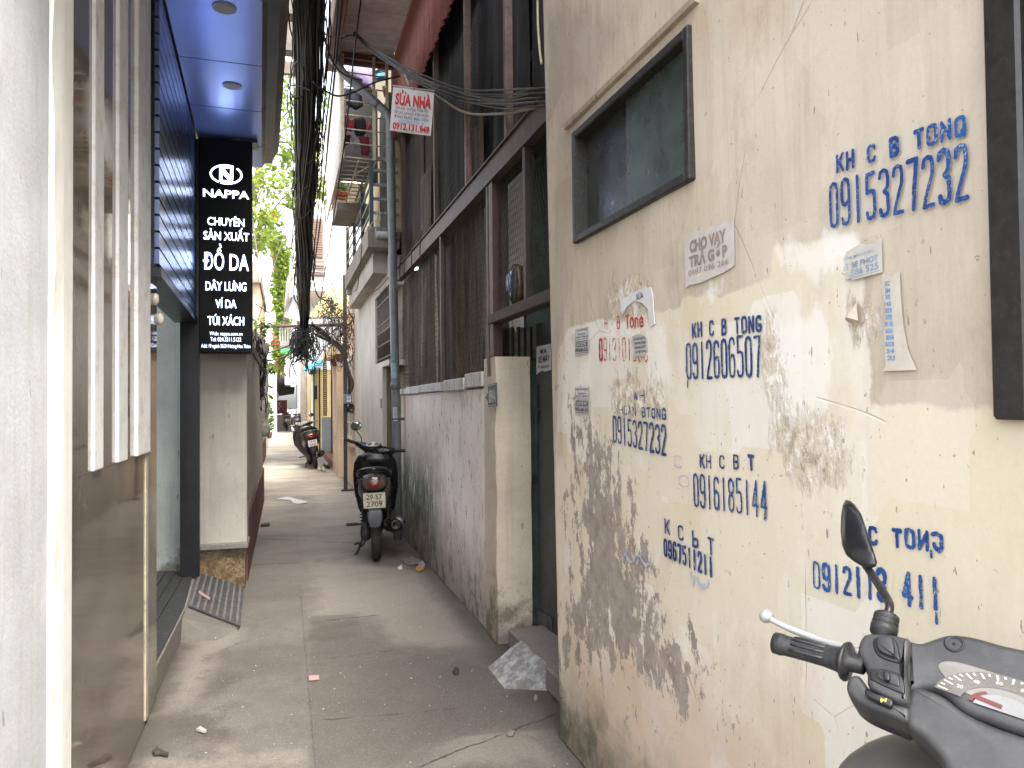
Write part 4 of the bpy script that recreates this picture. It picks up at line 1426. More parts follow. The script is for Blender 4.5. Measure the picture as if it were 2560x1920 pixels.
def lowwall_mat():
    g = G("mauve_whitewash")
    s = g.sep()
    mid = g.noise(6, 9, 0.74)
    tall = g.noise(14, 9, 0.76, s=(1, 1, .3))
    c = g.mix(g.ramp(g.noise(1.3, 5, .6), .35, .66), (.74, .665, .605), (.90, .85, .80))
    c = g.mix(g.ma('MULTIPLY', g.ramp(tall, .52, .7), .5), c, (.58, .50, .40))
    far = g.ramp(g.ma('ADD', s[1], g.ma('MULTIPLY', g.ma('SUBTRACT', tall, .5), 1.6)), 7.4, 8.3)
    c = g.mix(g.ma('MULTIPLY', g.ma('MULTIPLY', far, g.ramp(s[2], .7, 1.5)), .6), c, (.42, .27, .14))
    mo = g.ma('MULTIPLY', g.ramp(g.ma('ADD', s[1], g.ma('MULTIPLY', g.ma('SUBTRACT', mid, .5), 1.2)), 6.1, 6.9), g.ramp(g.ma('ADD', s[2], g.ma('MULTIPLY', g.ma('SUBTRACT', tall, .5), 1.6)), 1.35, .75))
    c = g.mix(g.ma('MULTIPLY', g.ma('MULTIPLY', mo, g.ramp(tall, .36, .52)), .9), c, (.075, .092, .048))
    foot = g.ramp(g.ma('ADD', s[2], g.ma('MULTIPLY', g.ma('SUBTRACT', tall, .5), .9)), .62, .12)
    c = g.mix(g.ma('MULTIPLY', foot, .7), c, (.20, .175, .14))
    gr = g.ma('MULTIPLY', foot, g.ramp(g.noise(5, 6, .7), .5, .62))
    c = g.mix(g.ma('MULTIPLY', gr, .7), c, (.085, .095, .055))
    ch = g.ma('MAXIMUM', g.ramp(g.noise(28, 4, .6, s=(1, 1, .32)), .648, .663), g.ma('MULTIPLY', g.ramp(g.noise(120, 2, .5, s=(1, 1, .5)), .66, .70), .5))
    pe = g.ramp(g.ma('ADD', g.ma('MULTIPLY', tall, .6), g.ma('MULTIPLY', g.noise(3, 6, .7), .5)), .60, .615)
    c = g.mix(g.ma('MULTIPLY', pe, .5), c, (.50, .44, .38))
    c = g.mix(g.ma('MULTIPLY', ch, .85), c, (.09, .075, .065))
    c = g.mix(.12, c, g.noise(80, 5, .8), 'OVERLAY')
    g.bump(g.ma('SUBTRACT', g.ma('ADD', mid, g.noise(40, 5, .75)), ch), .5, .006)
    return g.out(c, .85, 0, .3)


obj("low_wall", mb, lowwall_mat(), ws)
mb = MB()
secs = []
for z in np.linspace(0, 1.78, 24):
    j = .004 * math.sin(z * 9) + .003 * math.sin(z * 23)
    secs.append([(XM - .012 + j, 4.552, z), (XM + .215, 4.548 + j, z), (XM + .22, 4.845, z), (XM - .008, 4.845, z)])
mb.loft(secs, smooth=False)
obj("gate_pillar", mb, plaster("cream_pillar_plaster", (.60, .53, .42), stain=(.30, .25, .19), amount=.35, streak=.4, base=(.13, .11, .09), base_h=.35), ws)
mb = MB()
for (a, b, z0, z1, dx) in ((4.86, 5.35, 1.60, 1.70, .0), (5.37, 6.1, 1.585, 1.675, -.006), (6.12, 7.3, 1.59, 1.665, .0), (7.32, 8.1, 1.585, 1.66, -.005), (8.12, 8.62, 1.585, 1.65, .002)):
    mb.bbox((XM - .022 + dx, a, z0), (XM + .16, b, z1), .006)
obj("top_boards", mb, plaster("peeling_grey_board", (.62, .61, .59), stain=(.13, .09, .06), amount=.8, streak=.9, scale=2.0), ws)
BOARD = {}
def board(nm, c):
    g = G(nm)
    tall = g.noise(5, 7, .7, s=(1, 3, .35))
    cc = g.mix(g.ramp(tall, .35, .68), tuple(x * .45 for x in c), tuple(x * 1.25 for x in c))
    cc = g.mix(g.ma('MULTIPLY', g.ramp(g.noise(9, 7, .75, s=(1, 2, .2)), .54, .66), .6), cc, (.018, .014, .012))
    g.bump(tall, .5, .02)
    return g.out(cc, .75, 0, .25)


BT, BD, BB = board("tan_old_tarp", (.155, .118, .083)), board("brown_old_board", (.085, .062, .048)), board("black_old_board", (.020, .018, .016))


def wavy(mb, y0, y1, z0, z1, x, amp, per, ph=0.0, zt=0.0):
    """a hanging sheet with vertical folds"""
    ny, nz = max(4, int((y1 - y0) / .02)), 10
    vs = []
    for j in range(nz + 1):
        z = z0 + (z1 - z0) * j / nz
        for i in range(ny + 1):
            y = y0 + (y1 - y0) * i / ny
            vs.append((x + amp * math.sin(y * per + ph + .5 * math.sin(z * 3 + y * 2)) + .5 * amp * math.sin(y * per * 2.3 + z) + zt * math.sin(z * 2.1), y, z))
    fs = [(j * (ny + 1) + i, (j + 1) * (ny + 1) + i, (j + 1) * (ny + 1) + i + 1, j * (ny + 1) + i + 1) for j in range(nz) for i in range(ny)]
    mb.add(vs, fs, True)


for (y0, y1, m_, nm) in ((4.62, 5.15, BD, "board_panel"), (5.17, 5.75, BT, "tarp_panel"), (5.78, 6.35, BT, "tarp_panel"), (6.38, 6.9, BD, "board_panel"), (6.95, 7.7, BT, "tarp_panel"), (7.72, 8.64, BT, "tarp_panel")):
    mb = MB()
    wavy(mb, y0, y1, 1.63, 2.9, XM + .095, .026 if m_ is BT else .012, 24 if m_ is BT else 9, y0)
    obj(nm, mb, m_, ws)
for (y0, y1, m_, nm) in ((3.2, 4.1, BB, "board_panel"), (4.12, 4.95, BB, "board_panel"), (4.98, 5.9, BB, "board_panel"), (5.92, 6.7, BB, "board_panel"), (6.72, 7.5, BD, "board_panel"), (7.5, 8.66, BD, "board_panel")):
    mb = MB()
    wavy(mb, y0, y1, 3.06, 5.5, XM + .09, .012, 11, y0 * 2)
    obj(nm, mb, m_, ws)
# torn pale tarps over the upper boards
for (y0, y1, z0, z1, m_) in ((7.05, 7.6, 3.15, 3.75, BT), (5.05, 5.5, 3.08, 3.5, BT)):
    mb = MB()
    wavy(mb, y0, y1, z0, z1, XM + .055, .01, 25, 1)
    obj("tarp_panel", mb, m_, ws)
RUST = plain("rusty_brown_steel", (.12, .072, .055), .6, .4, 10, ob=False, bump=.2, dirt=(.05, .035, .03))
REDSTEEL = plain("dusty_red_brown_steel", (.075, .048, .038), .6, .3, 7, ob=False, bump=.15, dirt=(.05, .036, .03))
mb = MB()
mb.box((XM - .03, 3.2, 2.885), (XM + .03, 8.68, 2.895))
mb.box((XM - .028, 3.2, 3.035), (XM + .03, 8.68, 3.045))
mb.box((XM - .012, 3.2, 2.897), (XM + .03, 8.68, 3.033))
for y in (7.1, 7.6, 8.1, 8.4):
    mb.tube([(XM - .022, y, 2.84), (XM - .036, y, 2.9), (XM - .036, y - .02, 3.05), (XM - .022, y - .03, 3.12)], .006, 5)
obj("steel_beam", mb, REDSTEEL, ws)
for (px_, py_) in ((957, 720), (1060, 700)):
    y = PX(*Vp(px_, py_), XM)[1]
    mb = MB()
    mb.box((XM - .02, y - .022, 1.66), (XM + .025, y + .022, 2.883))
    obj("post", mb, REDSTEEL, ws)
for (px_, py_, m_) in ((943, 300, REDSTEEL), (1010, 100, RUST), (1098, 100, RUST), (873, 500, REDSTEEL)):
    y = PX(*Vp(px_, py_), XM)[1]
    mb = MB()
    mb.box((XM - .025, y - .02, 3.047), (XM + .02, y + .02, 5.5))
    obj("post", mb, m_, ws)
mb = MB()
mb.box((XM - .02, 4.56, 1.785), (XM + .04, 4.64, 2.88))
obj("post", mb, plain("dark_red_post", (.045, .022, .019), .55, .4, 8, ob=False), ws)
# chicken wire: hexagon cells
wire = MB()


def hexnet(y0, y1, z0, z1, x, c=0.047, r=.0018):
    w_, h_ = c, c * 1.25
    ny, nz = int((y1 - y0) / w_), int((z1 - z0) / (h_ * .75))
    def seg(p, q):
        p, q = np.array(p), np.array(q)
        d = (q - p) / np.linalg.norm(q - p)
        s_ = np.array([0, -d[2], d[1]]) * r
        o_ = np.array([-r * 1.2, 0, 0])
        wire.add([p + s_, p - s_, p + o_, q + s_, q - s_, q + o_], [(0, 1, 4, 3), (1, 2, 5, 4), (2, 0, 3, 5)])
    for j in range(nz):
        for i in range(ny):
            cy, cz = y0 + (i + (.5 if j % 2 else 0)) * w_, z0 + j * h_ * .75
            jx = x + .006 * math.sin(cy * 3) + .004 * math.sin(cz * 5)
            a, b, c_, d = (jx, cy, cz + h_ / 2), (jx, cy + w_ / 2, cz + h_ / 4), (jx, cy + w_ / 2, cz - h_ / 4), (jx, cy - w_ / 2, cz + h_ / 4)
            seg(a, b)
            seg(b, c_)
            seg(a, d)


hexnet(4.66, 8.6, 1.70, 2.87, XM + .012)
hexnet(3.3, 4.63, 2.12, 2.87, XM + .012)
hexnet(5.0, 8.6, 3.08, 4.3, XM + .012)
obj("wire_mesh", wire, plain("rusty_wire", (.026, .022, .019), .6, .4, 20, .3, ob=False), ws)
# above and inside the door recess
LZ = PX(1234, 812, XM)
LZ2 = PX(1368, 750, XM)
zl = (LZ[2] + LZ2[2]) / 2
mb = MB()
mb.bbox((XM - .03, 3.2, zl - .01), (XM + .05, 4.66, zl + .055), .006)
obj("lintel", mb, plain("black_brown_timber", (.024, .018, .016), .7, .4, 12, ob=False, bump=.2, dirt=(.06, .045, .038)), ws)
mb = MB()
y = PX(1320, 640, XM)[1]
mb.box((XM - .02, y - .022, zl + .056), (XM + .03, y + .022, 2.883))
obj("post", mb, plain("black_brown_post", (.028, .021, .019), .6, .4, 12, ob=False), ws)
mb = MB()
mb.box((2.3, 3.0, 0), (2.36, 6.0, 3.6))
mb.box((1.56, 4.85, 0), (2.3, 4.9, 3.6))
mb.box((1.40, 2.9, 3.5), (2.36, 6.0, 3.56))
mb.box((1.63, 3.24, 0), (2.3, 3.28, 3.6))
obj("inner_room", mb, plain("green_room_paint", (.11, .165, .14), .7, .25, 3, ob=False, dirt=(.05, .07, .06)), ws)
mb = MB()
for i in range(7):
    mb.box((XM + .02 + i * .042, 4.70, 1.785), (XM + .033 + i * .042, 4.72, zl - .012))
obj("grille", mb, plain("black_grille", (.012, .012, .012), .5, .3, 10, ob=False), ws)
mb = MB()
mb.box((XM + .0, 4.75, 1.785), (XM + .32, 4.80, zl - .012))
obj("cream_board", mb, plain("dull_cream_board", (.20, .18, .135), .7, .3, 6, ob=False, dirt=(.08, .07, .05)), ws)
# eave: corrugated red skirt and ribbed underside
mb = MB()
n = 230
vs = []
for i in range(n * 4 + 1):
    y = 3.3 + (8.76 - 3.3) * i / (n * 4)
    x = 1.205 + .010 * math.sin(y * 2 * math.pi / .076)
    zb_ = 4.47 + .012 * math.sin(y * 31) + .01 * math.sin(y * 12)
    vs += [(x, y, zb_), (x, y, 5.42), (x + .002, y, 5.42), (x + .002, y, zb_)]
fs = []
for i in range(n * 4):
    a = i * 4
    fs += [(a, a + 1, a + 5, a + 4), (a + 2, a + 3, a + 7, a + 6), (a + 3, a, a + 4, a + 7)]
mb.add(vs, fs, True)
obj("corrugated_eave", mb, plain("faded_red_iron", (.27, .085, .065), .6, .25, 5, ob=False, bump=.1, dirt=(.14, .06, .05)), ws)
mb = MB()
secs = []
for i in range(301):
    y = 3.3 + (8.6 - 3.3) * i / 300
    dz = .012 if (i % 10) < 5 else -.002
    secs.append([(.58, y, 5.43 + dz), (1.20, y, 5.43 + dz), (1.20, y, 5.47), (.58, y, 5.47)])
mb.loft(secs, smooth=False)
obj("roof_underside", mb, plain("grey_ribbed_iron", (.62, .59, .57), .6, .15, 3, ob=False, dirt=(.42, .38, .35)), ws)
mb = MB()
mb.bbox((.46, 3.3, 5.20), (.575, 8.62, 5.50), .008)
mb.bbox((.46, 8.56, 5.30), (1.22, 8.64, 5.425), .008)
obj("eave_beam", mb, plain("dark_red_beam", (.13, .045, .04), .55, .3, 6, ob=False, dirt=(.05, .03, .028)), ws)
mb = MB()
mb.box((1.22, 3.3, 5.5), (3.6, 8.66, 5.6))
mb.box((1.46, 4.9, 0), (3.6, 8.66, 1.6))
mb.box((1.45, 3.3, 3.06), (1.55, 8.66, 5.5))
mb.box((1.5, 8.62, 0), (3.6, 8.68, 5.5))
obj("back_walls", mb, plain("dark_back_boards", (.035, .03, .027), .8, .3, 4, ob=False), ws)

# oval wall lamp seen through the mesh
lc = PX(1292, 712, 1.42)
lam = thing("oval_lamp", "oval bulkhead lamp with a brass rim and bluish glass behind chicken wire", "lamp", lc)
mb = MB()
for (s_, o_) in ((1.0, .0), (.95, -.03)):
    pass
secs = [ell(lc + [d, 0, 0], (0, 1, 0), (0, 0, 1), .105 * k, .135 * k, 28) for d, k in ((.03, .9), (.0, 1.0), (-.02, .98), (-.028, .86))]
mb.loft(secs)
obj("rim", mb, plain("tarnished_brass", (.20, .15, .075), .4, .4, 20, .6), lam)
mb = MB()
mb.loft([ell(lc + [d, 0, 0], (0, 1, 0), (0, 0, 1), .105 * k, .135 * k, 24) for d, k in ((-.024, .84), (-.034, .8), (-.045, .6), (-.05, .2))])
obj("glass", mb, plain("smoky_lamp_glass", (.10, .115, .13), .12, .4, 6), lam)
mb = MB()
mb.loft([ell(lc + [d, .012, .012], (0, 1, 0), (0, 0, 1), .045 * k, .062 * k, 20) for d, k in ((-.046, 1), (-.058, .9), (-.062, .4))])
obj("bulb", mb, plain("bluish_bulb", (.35, .45, .70), .3, .15, 8), lam)
mb = MB()
mb.tube(curve([lc + [-.01, .095, .10], lc + [-.02, .13, -.05], lc + [-.01, .09, -.2], lc + [.0, .02, -.30]]), .005, 5)
obj("cable", mb, plain("pale_flex", (.4, .35, .24), .6), lam)

# house number plate
pl_c = [PX(1221, 962, XM - .03), PX(1243, 956, XM - .03), PX(1244, 1015, XM - .03), PX(1222, 1018, XM - .03)]
sh = Sheet(*pl_c, (-1, 0, 0))
hp = thing("house_number", "small dark blue enamel plate reading 89A on the low mauve wall", "number plate", sh.at(.5, 1))
mb = sh.paper(.004)
mb.slab([sh.at(-.35, .55, .0), sh.at(0.02, .32, .0), sh.at(0.02, .78, .0)], (-.003, 0, 0))
obj("plate", mb, plain("navy_enamel", (.05, .06, .085), .4, .3, 20), hp)
mb = MB()
sh.text(mb, "89A", .12, .9, .80, .52, .03, .0052)
sh.rect(mb, .06, .04, .94, .075, .005)
sh.rect(mb, .06, .925, .94, .96, .005)
obj("digits", mb, plain("enamel_white", (.5, .5, .5), .5), hp)

# steel door, kick plate and wanted flyer
XD = 1.52
dr = thing("steel_door", "dark grey steel door in the recess beside the cream wall", "door", (XD, 4.0, .12))
mb = MB()
mb.box((XD, 3.22, .12), (XD + .04, 4.52, zl - .012))
mb.box((XD - .006, 3.9, .5), (XD - .0, 3.905, zl - .05))
obj("leaf", mb, plain("grey_green_steel", (.040, .044, .044), .5, .3, 3, ob=False, dirt=(.028, .028, .03)), dr)
kp = [PX(1343, 1524, XD - .004), PX(1380, 1543, XD - .004), PX(1383, 1608, XD - .004), PX(1344, 1582, XD - .004)]
sh = Sheet(*kp, (-1, 0, 0))
obj("kick_plate", sh.paper(.004), plain("zinc_plate", (.10, .105, .11), .45, .3, 12, .3), dr)
mb = MB()
o_ = sh.at(.92, .86, .006)
write(mb, "VIC", o_, (sh.at(.92, .12) - sh.at(.92, .86)) / np.linalg.norm(sh.at(.92, .12) - sh.at(.92, .86)), (sh.at(.3, .5) - sh.at(.9, .5)) / np.linalg.norm(sh.at(.3, .5) - sh.at(.9, .5)), .13, .045, 0.0)
obj("lettering", mb, plain("black_paint", (.01, .01, .01), .5), dr)
mb = MB()
a = PX(1346, 975, XD - .003)
mb.box((XD - .008, a[1] - .01, PX(1346, 1018, XD)[2]), (XD - .0005, a[1] + .008, PX(1346, 962, XD)[2]))
mb.tube([a + [-.004, -.01, -.13], a + [-.008, -.015, -.17], a + [-.006, .0, -.21]], .006, 5)
obj("handle_slot", mb, plain("black_slot", (.006, .006, .006), .6), dr)
tl, bl = PX(1341.5, 867, XD - .005), PX(1341.5, 933, XD - .005)
sh = Sheet(tl, tl + [0, -.27, .0], bl + [0, -.27, 0], bl, (-1, 0, 0))
t = thing("paper_flyer", "white flyer reading MUA XE MÁY taped to the grey steel door", "flyer", sh.at(.5, 1))
obj("sheet", sh.paper(.0012, [(0, 0), (1, 0), (1, .95), (.6, .98), (.4, .93), (.1, 1.0), (.0, 1.06)]), plain("door_flyer", (.50, .50, .50), .7, .1, 15), t)
ink = MB()
sh.text(ink, "MUA", .28, .72, .30, .16, .035)
sh.text(ink, "XE MÁY", .10, .92, .62, .21, .035)
sh.text(ink, "ĐT: 098.329.382", .14, .9, .84, .08, .02)
obj("printing", ink, INK, t)
st = MB()
zt = PX(1268, 1567, 1.295)[2]
st.bbox((1.295, 3.22, 0), (1.60, 4.44, zt), .012)
solo("door_step", st, plaster("worn_step_concrete", (.20, .185, .165), amount=.6, scale=1.6), "worn concrete step under the grey steel door", "step")
w0, w1, w2, w3 = PZ(1303, 1601, zt + .004), PZ(1368, 1662, zt + .004), PZ(1262, 1722, 0), PZ(1219, 1668, 0)
mb = MB()
n = 9
top = [[(w0 * (1 - u) + w1 * u) * (1 - v) + (w3 * (1 - u) + w2 * u) * v + np.array([0, 0, .008 * math.sin(u * 9 + v * 5) * (1 - v)]) for u in np.linspace(0, 1, n)] for v in np.linspace(0, 1, n)]
mb.add([p for r_ in top for p in r_], [(j * n + i, (j + 1) * n + i, (j + 1) * n + i + 1, j * n + i + 1) for j in range(n - 1) for i in range(n - 1)], True)
mb.add([w0, w1, w1 * [1, 1, 0], w0 * [1, 1, 0], w2, w3], [(0, 3, 5), (1, 4, 2), (0, 1, 2, 3)])
g = G("silvery_cement")
n1 = g.noise(14, 7, .75)
g.bump(n1, .6, .01)
solo("concrete_ramp", mb, g.out(g.mix(g.ramp(n1, .45, .62), (.17, .165, .155), (.40, .41, .42)), .7), "rough wedge of silvery cement leaning against the door step", "ramp")

# ================================================================== BANNER, PIPE, CABLES
YB = 5.9
bn = [PY(983, 215, YB), PY(1086, 228, YB), PY(1077, 340, YB), PY(974, 326, YB)]
sh = Sheet(*bn, (0, -1, 0))
t = thing("hanging_banner", "white banner with red lettering SỬA NHÀ 0912.131.949 hanging from a cable", "banner", sh.at(.5, 1))
mb = MB()
nn_ = 12
vs = []
for j in range(nn_ + 1):
    for i in range(nn_ + 1):
        u, v = i / nn_, j / nn_
        vs.append(sh.at(u, v, .004 * math.sin(u * 5 + v * 2)))
mb.add(vs, [(j * 13 + i, (j + 1) * 13 + i, (j + 1) * 13 + i + 1, j * 13 + i + 1) for j in range(12) for i in range(12)], True)
obj("sheet", mb, plain("banner_vinyl", (.62, .60, .59), .5, .08, 6, ob=False), t)
mb = MB()
mb.tube([sh.at(-.02, .0), sh.at(1.02, .0)], .009, 8)
obj("rod", mb, plain("grey_rod", (.35, .34, .33), .5), t)
rd, pu, lb = MB(), MB(), MB()
sh.text(rd, "SỬA NHÀ", .07, .94, .40, .23, .045, .009)
rd2 = MB()
sh.text(rd2, "0912.131.949", .06, .95, .955, .14, .035, .009)
sh.text(pu, "CƠI NỚI - CHỐNG THẤM DỘT", .10, .90, .505, .05, .02, .009)
sh.text(pu, "ỐP LÁT, SƠN BẢ, ĐIỆN NƯỚC", .08, .92, .605, .05, .02, .009)
sh.text(pu, "ĐÓC TRÁT, MÁI TÔN", .08, .91, .70, .05, .02, .009)
sh.text(lb, "NỘI THẤT TỪ A - Z", .19, .80, .795, .055, .02, .009)
obj("red_lettering", rd2, plain("banner_red", (.52, .004, .018), .5, .05, 5), t)
obj("red_lettering", rd, plain("banner_red", (.60, .02, .05), .5, .05, 5), t)
obj("purple_lettering", pu, plain("banner_purple", (.12, .09, .20), .5, .05, 5), t)
obj("blue_lettering", lb, plain("banner_blue", (.10, .42, .75), .5, .05, 5), t)
mb = MB()
mb.tube([sh.at(.5, -.0, .004), sh.at(.505, -.08, .004), sh.at(.5, .04, .008)], .003, 5)
obj("hook", mb, RUST, t)

pp = thing("drain_pipe", "grey plastic drain pipe with an elbow running down between workshop and balcony house", "pipe", (1.17, 8.35, 0))
PVC = plain("grey_pvc", (.155, .16, .175), .45, .15, 5, ob=False, dirt=(.10, .10, .10))
YP = 8.38
top_ = PY(972, 290, YP)
bot = PY(992, 1120, YP)
el = PY(850, 172, YP - .0)
el2 = PY(820, 130, YP - .1)
mb = MB()
mb.tube([(bot[0] + .004, YP, 0), (bot[0], YP, 1.0), (top_[0] + .012, YP, top_[2] - .2), (top_[0] + .006, YP, top_[2] - .06), (top_[0] - .03, YP, top_[2] + .04), (el[0] + .05, YP, el[2] - .06), (el[0], YP - .01, el[2]), el2], .047, 14)
obj("pipe", mb, PVC, pp)
mb = MB()
f = lambda z: bot[0] + (top_[0] - bot[0]) * (z - bot[2]) / (top_[2] - bot[2])
for z in (PY(985, 965, YP)[2],):
    mb.lathe((f(z), YP, z - .04), (0, 0, 1), [(0, .055), (.07, .055), (.08, .050)], 14)
obj("socket", mb, plain("grey_pvc_socket", (.13, .135, .145), .45, .15, 5, ob=False), pp)
mb = MB()
mid = (np.array(PY(940, 258, YP)))
mb.lathe(mid, (top_ - el) / np.linalg.norm(top_ - el), [(-.03, .048), (-.02, .053), (.02, .053), (.03, .048)], 14)
obj("socket", mb, plain("grey_pvc_socket", (.13, .135, .145), .45, .15, 5, ob=False), pp)
mb = MB()
mb.lathe((f(1.32), YP, 1.31), (0, 0, 1), [(0, .052), (.018, .052)], 14)
mb.box((f(1.32) + .04, YP - .01, 1.305), (f(1.32) + .12, YP + .01, 1.33))
obj("clamp", mb, RUST, pp)


def curved_label(z0, z1, wid, mat_, txt, inkm, label, a_mid=-1.9):
    """a sticker wrapped round the pipe"""
    t_ = thing("pipe_sticker", label, "sticker", (f((z0 + z1) / 2), YP, z0), 0, "stickers on the drain pipe")
    m1 = MB()
    rr_ = .0485
    n_ = 8
    P_ = lambda a, z, r_: (f(z) + r_ * math.cos(a), YP + r_ * math.sin(a), z)
    vs_ = [P_(a_mid - wid / 2 + wid * i / n_, z, rr_) for z in (z0, z1) for i in range(n_ + 1)]
    m1.add(vs_, [(i, i + 1, n_ + 2 + i, n_ + 1 + i) for i in range(n_)], True)
    obj("sheet", m1, mat_, t_)
    V, F = _font_mesh(txt, .02)
    x0_, x1_ = min(v[0] for v in V), max(v[0] for v in V)
    y0_, y1_ = min(v[1] for v in V), max(v[1] for v in V)
    m2 = MB()
    m2.add([P_(a_mid + wid * .36 - wid * .72 * (v[1] - y0_) / (y1_ - y0_), z0 + (z1 - z0) * (.06 + .88 * (v[0] - x0_) / (x1_ - x0_)), rr_ + .0012) for v in V], F)
    obj("printing", m2, inkm, t_)


zz = lambda y: PY(985, y, YP)[2]
curved_label(zz(1052), zz(1018), 1.0, plain("blue_white_sticker", (.5, .5, .55), .5), "THÔNG TẮC", plain("blue_sticker_ink", (.06, .08, .32), .5), "white sticker with blue print on the lower drain pipe", -1.95)
curved_label(zz(945), zz(908), 1.3, plain("grey_sticker", (.36, .36, .36), .5), "0914 586 525", plain("turquoise_ink", (.05, .38, .40), .5), "grey sticker with turquoise print below the upper turquoise print", -2.0)
curved_label(zz(902), zz(876), 1.0, PVC, "0914 586", plain("turquoise_ink", (.05, .38, .40), .5), "turquoise print near the top of the drain pipe stickers", -2.2)

CABLE = plain("dusty_black_cable", (.010, .0095, .009), .65, .6, 30, ob=False, dirt=(.03, .026, .021))
CABLE2 = plain("grey_brown_cable", (.085, .072, .058), .65, .35, 9, ob=False)
CABLE3 = plain("tan_cable", (.22, .17, .11), .65, .3, 9, ob=False)


def cable(label, pts, r, m_, name="loose_cable", grp="loose cables over the alley", n_=6):
    mb_ = MB()
    mb_.tube(curve(pts, n_), r, 6)
    return solo(name, mb_, m_, label, "cable", grp)


# the strand of cables crossing from the cream wall to the bundle
path0 = [PY(1480, 235, 2.6), PY(1352, 240, 3.42), PY(1250, 247, 4.3), PY(1150, 232, 5.3), PY(1050, 193, 6.3), PY(1000, 170, 6.9), PY(930, 118, 7.6), PY(880, 75, 8.2), PY(850, 30, 8.6), PY(830, -40, 9)]
path0[0] = np.array([1.7, 3.27, path0[1][2]])
mb = MB()
for i in range(9):
    jj = rng.normal(0, 1, (len(path0), 3)) * [.006, .01, .012] + np.array([0, 0, (i - 4) * .0095]) * np.linspace(1.1, .35, len(path0))[:, None]
    sag = np.zeros((len(path0), 3))
    sag[2:5, 2] = -.02 * rng.random() * np.array([.8, 1.3, .8])
    jj[0] *= .2
    mb.tube(curve([p + j + s_ for p, j, s_ in zip(path0, jj, sag)], 5), .0062, 5)
solo("cable_strand", mb, plain("strand_grey_cable", (.042, .038, .033), .65, .4, 12, ob=False), "sagging strand of grey cables from the cream wall across the workshop front", "cable")
mb = MB()
mb.tube(curve([path0[1] + [0, 0, -.05], path0[2] + [0, 0, -.09], path0[3] + [0, 0, -.13], PY(1060, 212, 6.3), PY(1010, 188, 6.85)], 6), .009, 6)
solo("loose_cable", mb, CABLE3, "tan cable hanging just under the grey strand by the workshop", "cable", "loose cables over the alley")
pb = MB()
c_ = PY(1022, 183, 6.75)
pb.slab([c_ + [-.03, 0, .03], c_ + [.02, 0, .03], c_ + [.018, 0, -.05], c_ + [-.005, .0, -.11], c_ + [-.035, 0, -.02]], (0, .01, 0))
solo("plastic_tag", pb, plain("white_plastic_tag", (.6, .6, .58), .5), "torn white plastic tag wrapped on the cable strand above the banner", "tag")

# the great hanging bundle
bp = [PY(790, -420, 4.6), PY(780, -200, 5.4), PY(773, 0, 6.4), PY(770, 170, 7.4), PY(768, 330, 8.4), PY(764, 450, 9.3), PY(759, 560, 10.3), PY(761, 650, 11.2), PY(759, 730, 12.1), PY(760, 800, 13.1), PY(757, 850, 13.35)]
wid = [.13, .135, .136, .132, .128, .118, .105, .118, .095, .078, .07]
cp = curve(bp, 5)
cw_ = np.interp(np.linspace(0, 1, len(cp)), np.linspace(0, 1, len(bp)), wid)
mb = MB()
mb.tube(cp[:46], list(cw_[:46] * .62), 10)
for i in range(95):
    a0, rad, tw_, fr_ = rng.random() * 6.28, math.sqrt(rng.random()) * 1.02, rng.normal(0, 1.0), rng.random() * 3
    k0, k1 = (0, len(cp)) if rng.random() < .7 else sorted((int(rng.integers(0, len(cp) - 12)), len(cp)))
    pth = []
    for k in range(k0, k1):
        a = a0 + tw_ * k / len(cp) + .25 * math.sin(k * .35 + fr_)
        rr_ = cw_[k] * (rad + .10 * math.sin(k * .5 + fr_ * 2))
        pth.append(cp[k] + rr_ * math.cos(a) * CR + rr_ * math.sin(a) * np.array([0, .5, .7]))
    if rng.random() < .55:
        dr_ = rng.random() * .28 + .03
        q = pth[-1]
        pth += [q + [rng.normal(0, .04), 0, -dr_ * .5], q + [rng.normal(0, .06), .02, -dr_], q + [rng.normal(0, .08), .03, -dr_ * 1.3]]
    mb.tube(pth, .006 + .006 * rng.random(), 5)
for i in range(46):
    k0 = int(rng.integers(0, len(cp) - 16))
    a0, q_ = rng.random() * 6.28, []
    for k in range(k0, min(len(cp), k0 + int(rng.integers(8, 22)))):
        out_ = cw_[k] * (1.0 + .35 * math.sin((k - k0) * .3) + .12 * rng.random())
        q_.append(cp[k] + out_ * (math.cos(a0 + .1 * (k - k0)) * CR + math.sin(a0) * np.array([0, .5, .3])) + rng.normal(0, .008, 3))
    if rng.random() < .6:
        q_ += [q_[-1] + [rng.normal(0, .05), 0, -.10], q_[-1] + [rng.normal(0, .09), 0, -.24]]
    mb.tube(curve(q_, 2), .004 + .003 * rng.random(), 4)
solo("cable_bundle", mb, CABLE, "thick black bundle of tangled cables hanging down the middle of the alley", "cable bundle")
mb = MB()
for i in range(9):
    a0, fr_ = rng.random() * 6.28, rng.random() * 6
    pth = []
    for k in range(0, len(cp) - 6, 2):
        a = a0 + .9 * math.sin(k * .12 + fr_)
        pth.append(cp[k] + cw_[k] * 1.05 * (math.cos(a) * CR - abs(math.sin(a)) * np.array([0, .6, 0])))
    mb.tube(curve(pth, 3), .008, 5)
solo("cable_wrap", mb, CABLE2, "grey brown cables winding round the front of the black bundle", "cable")
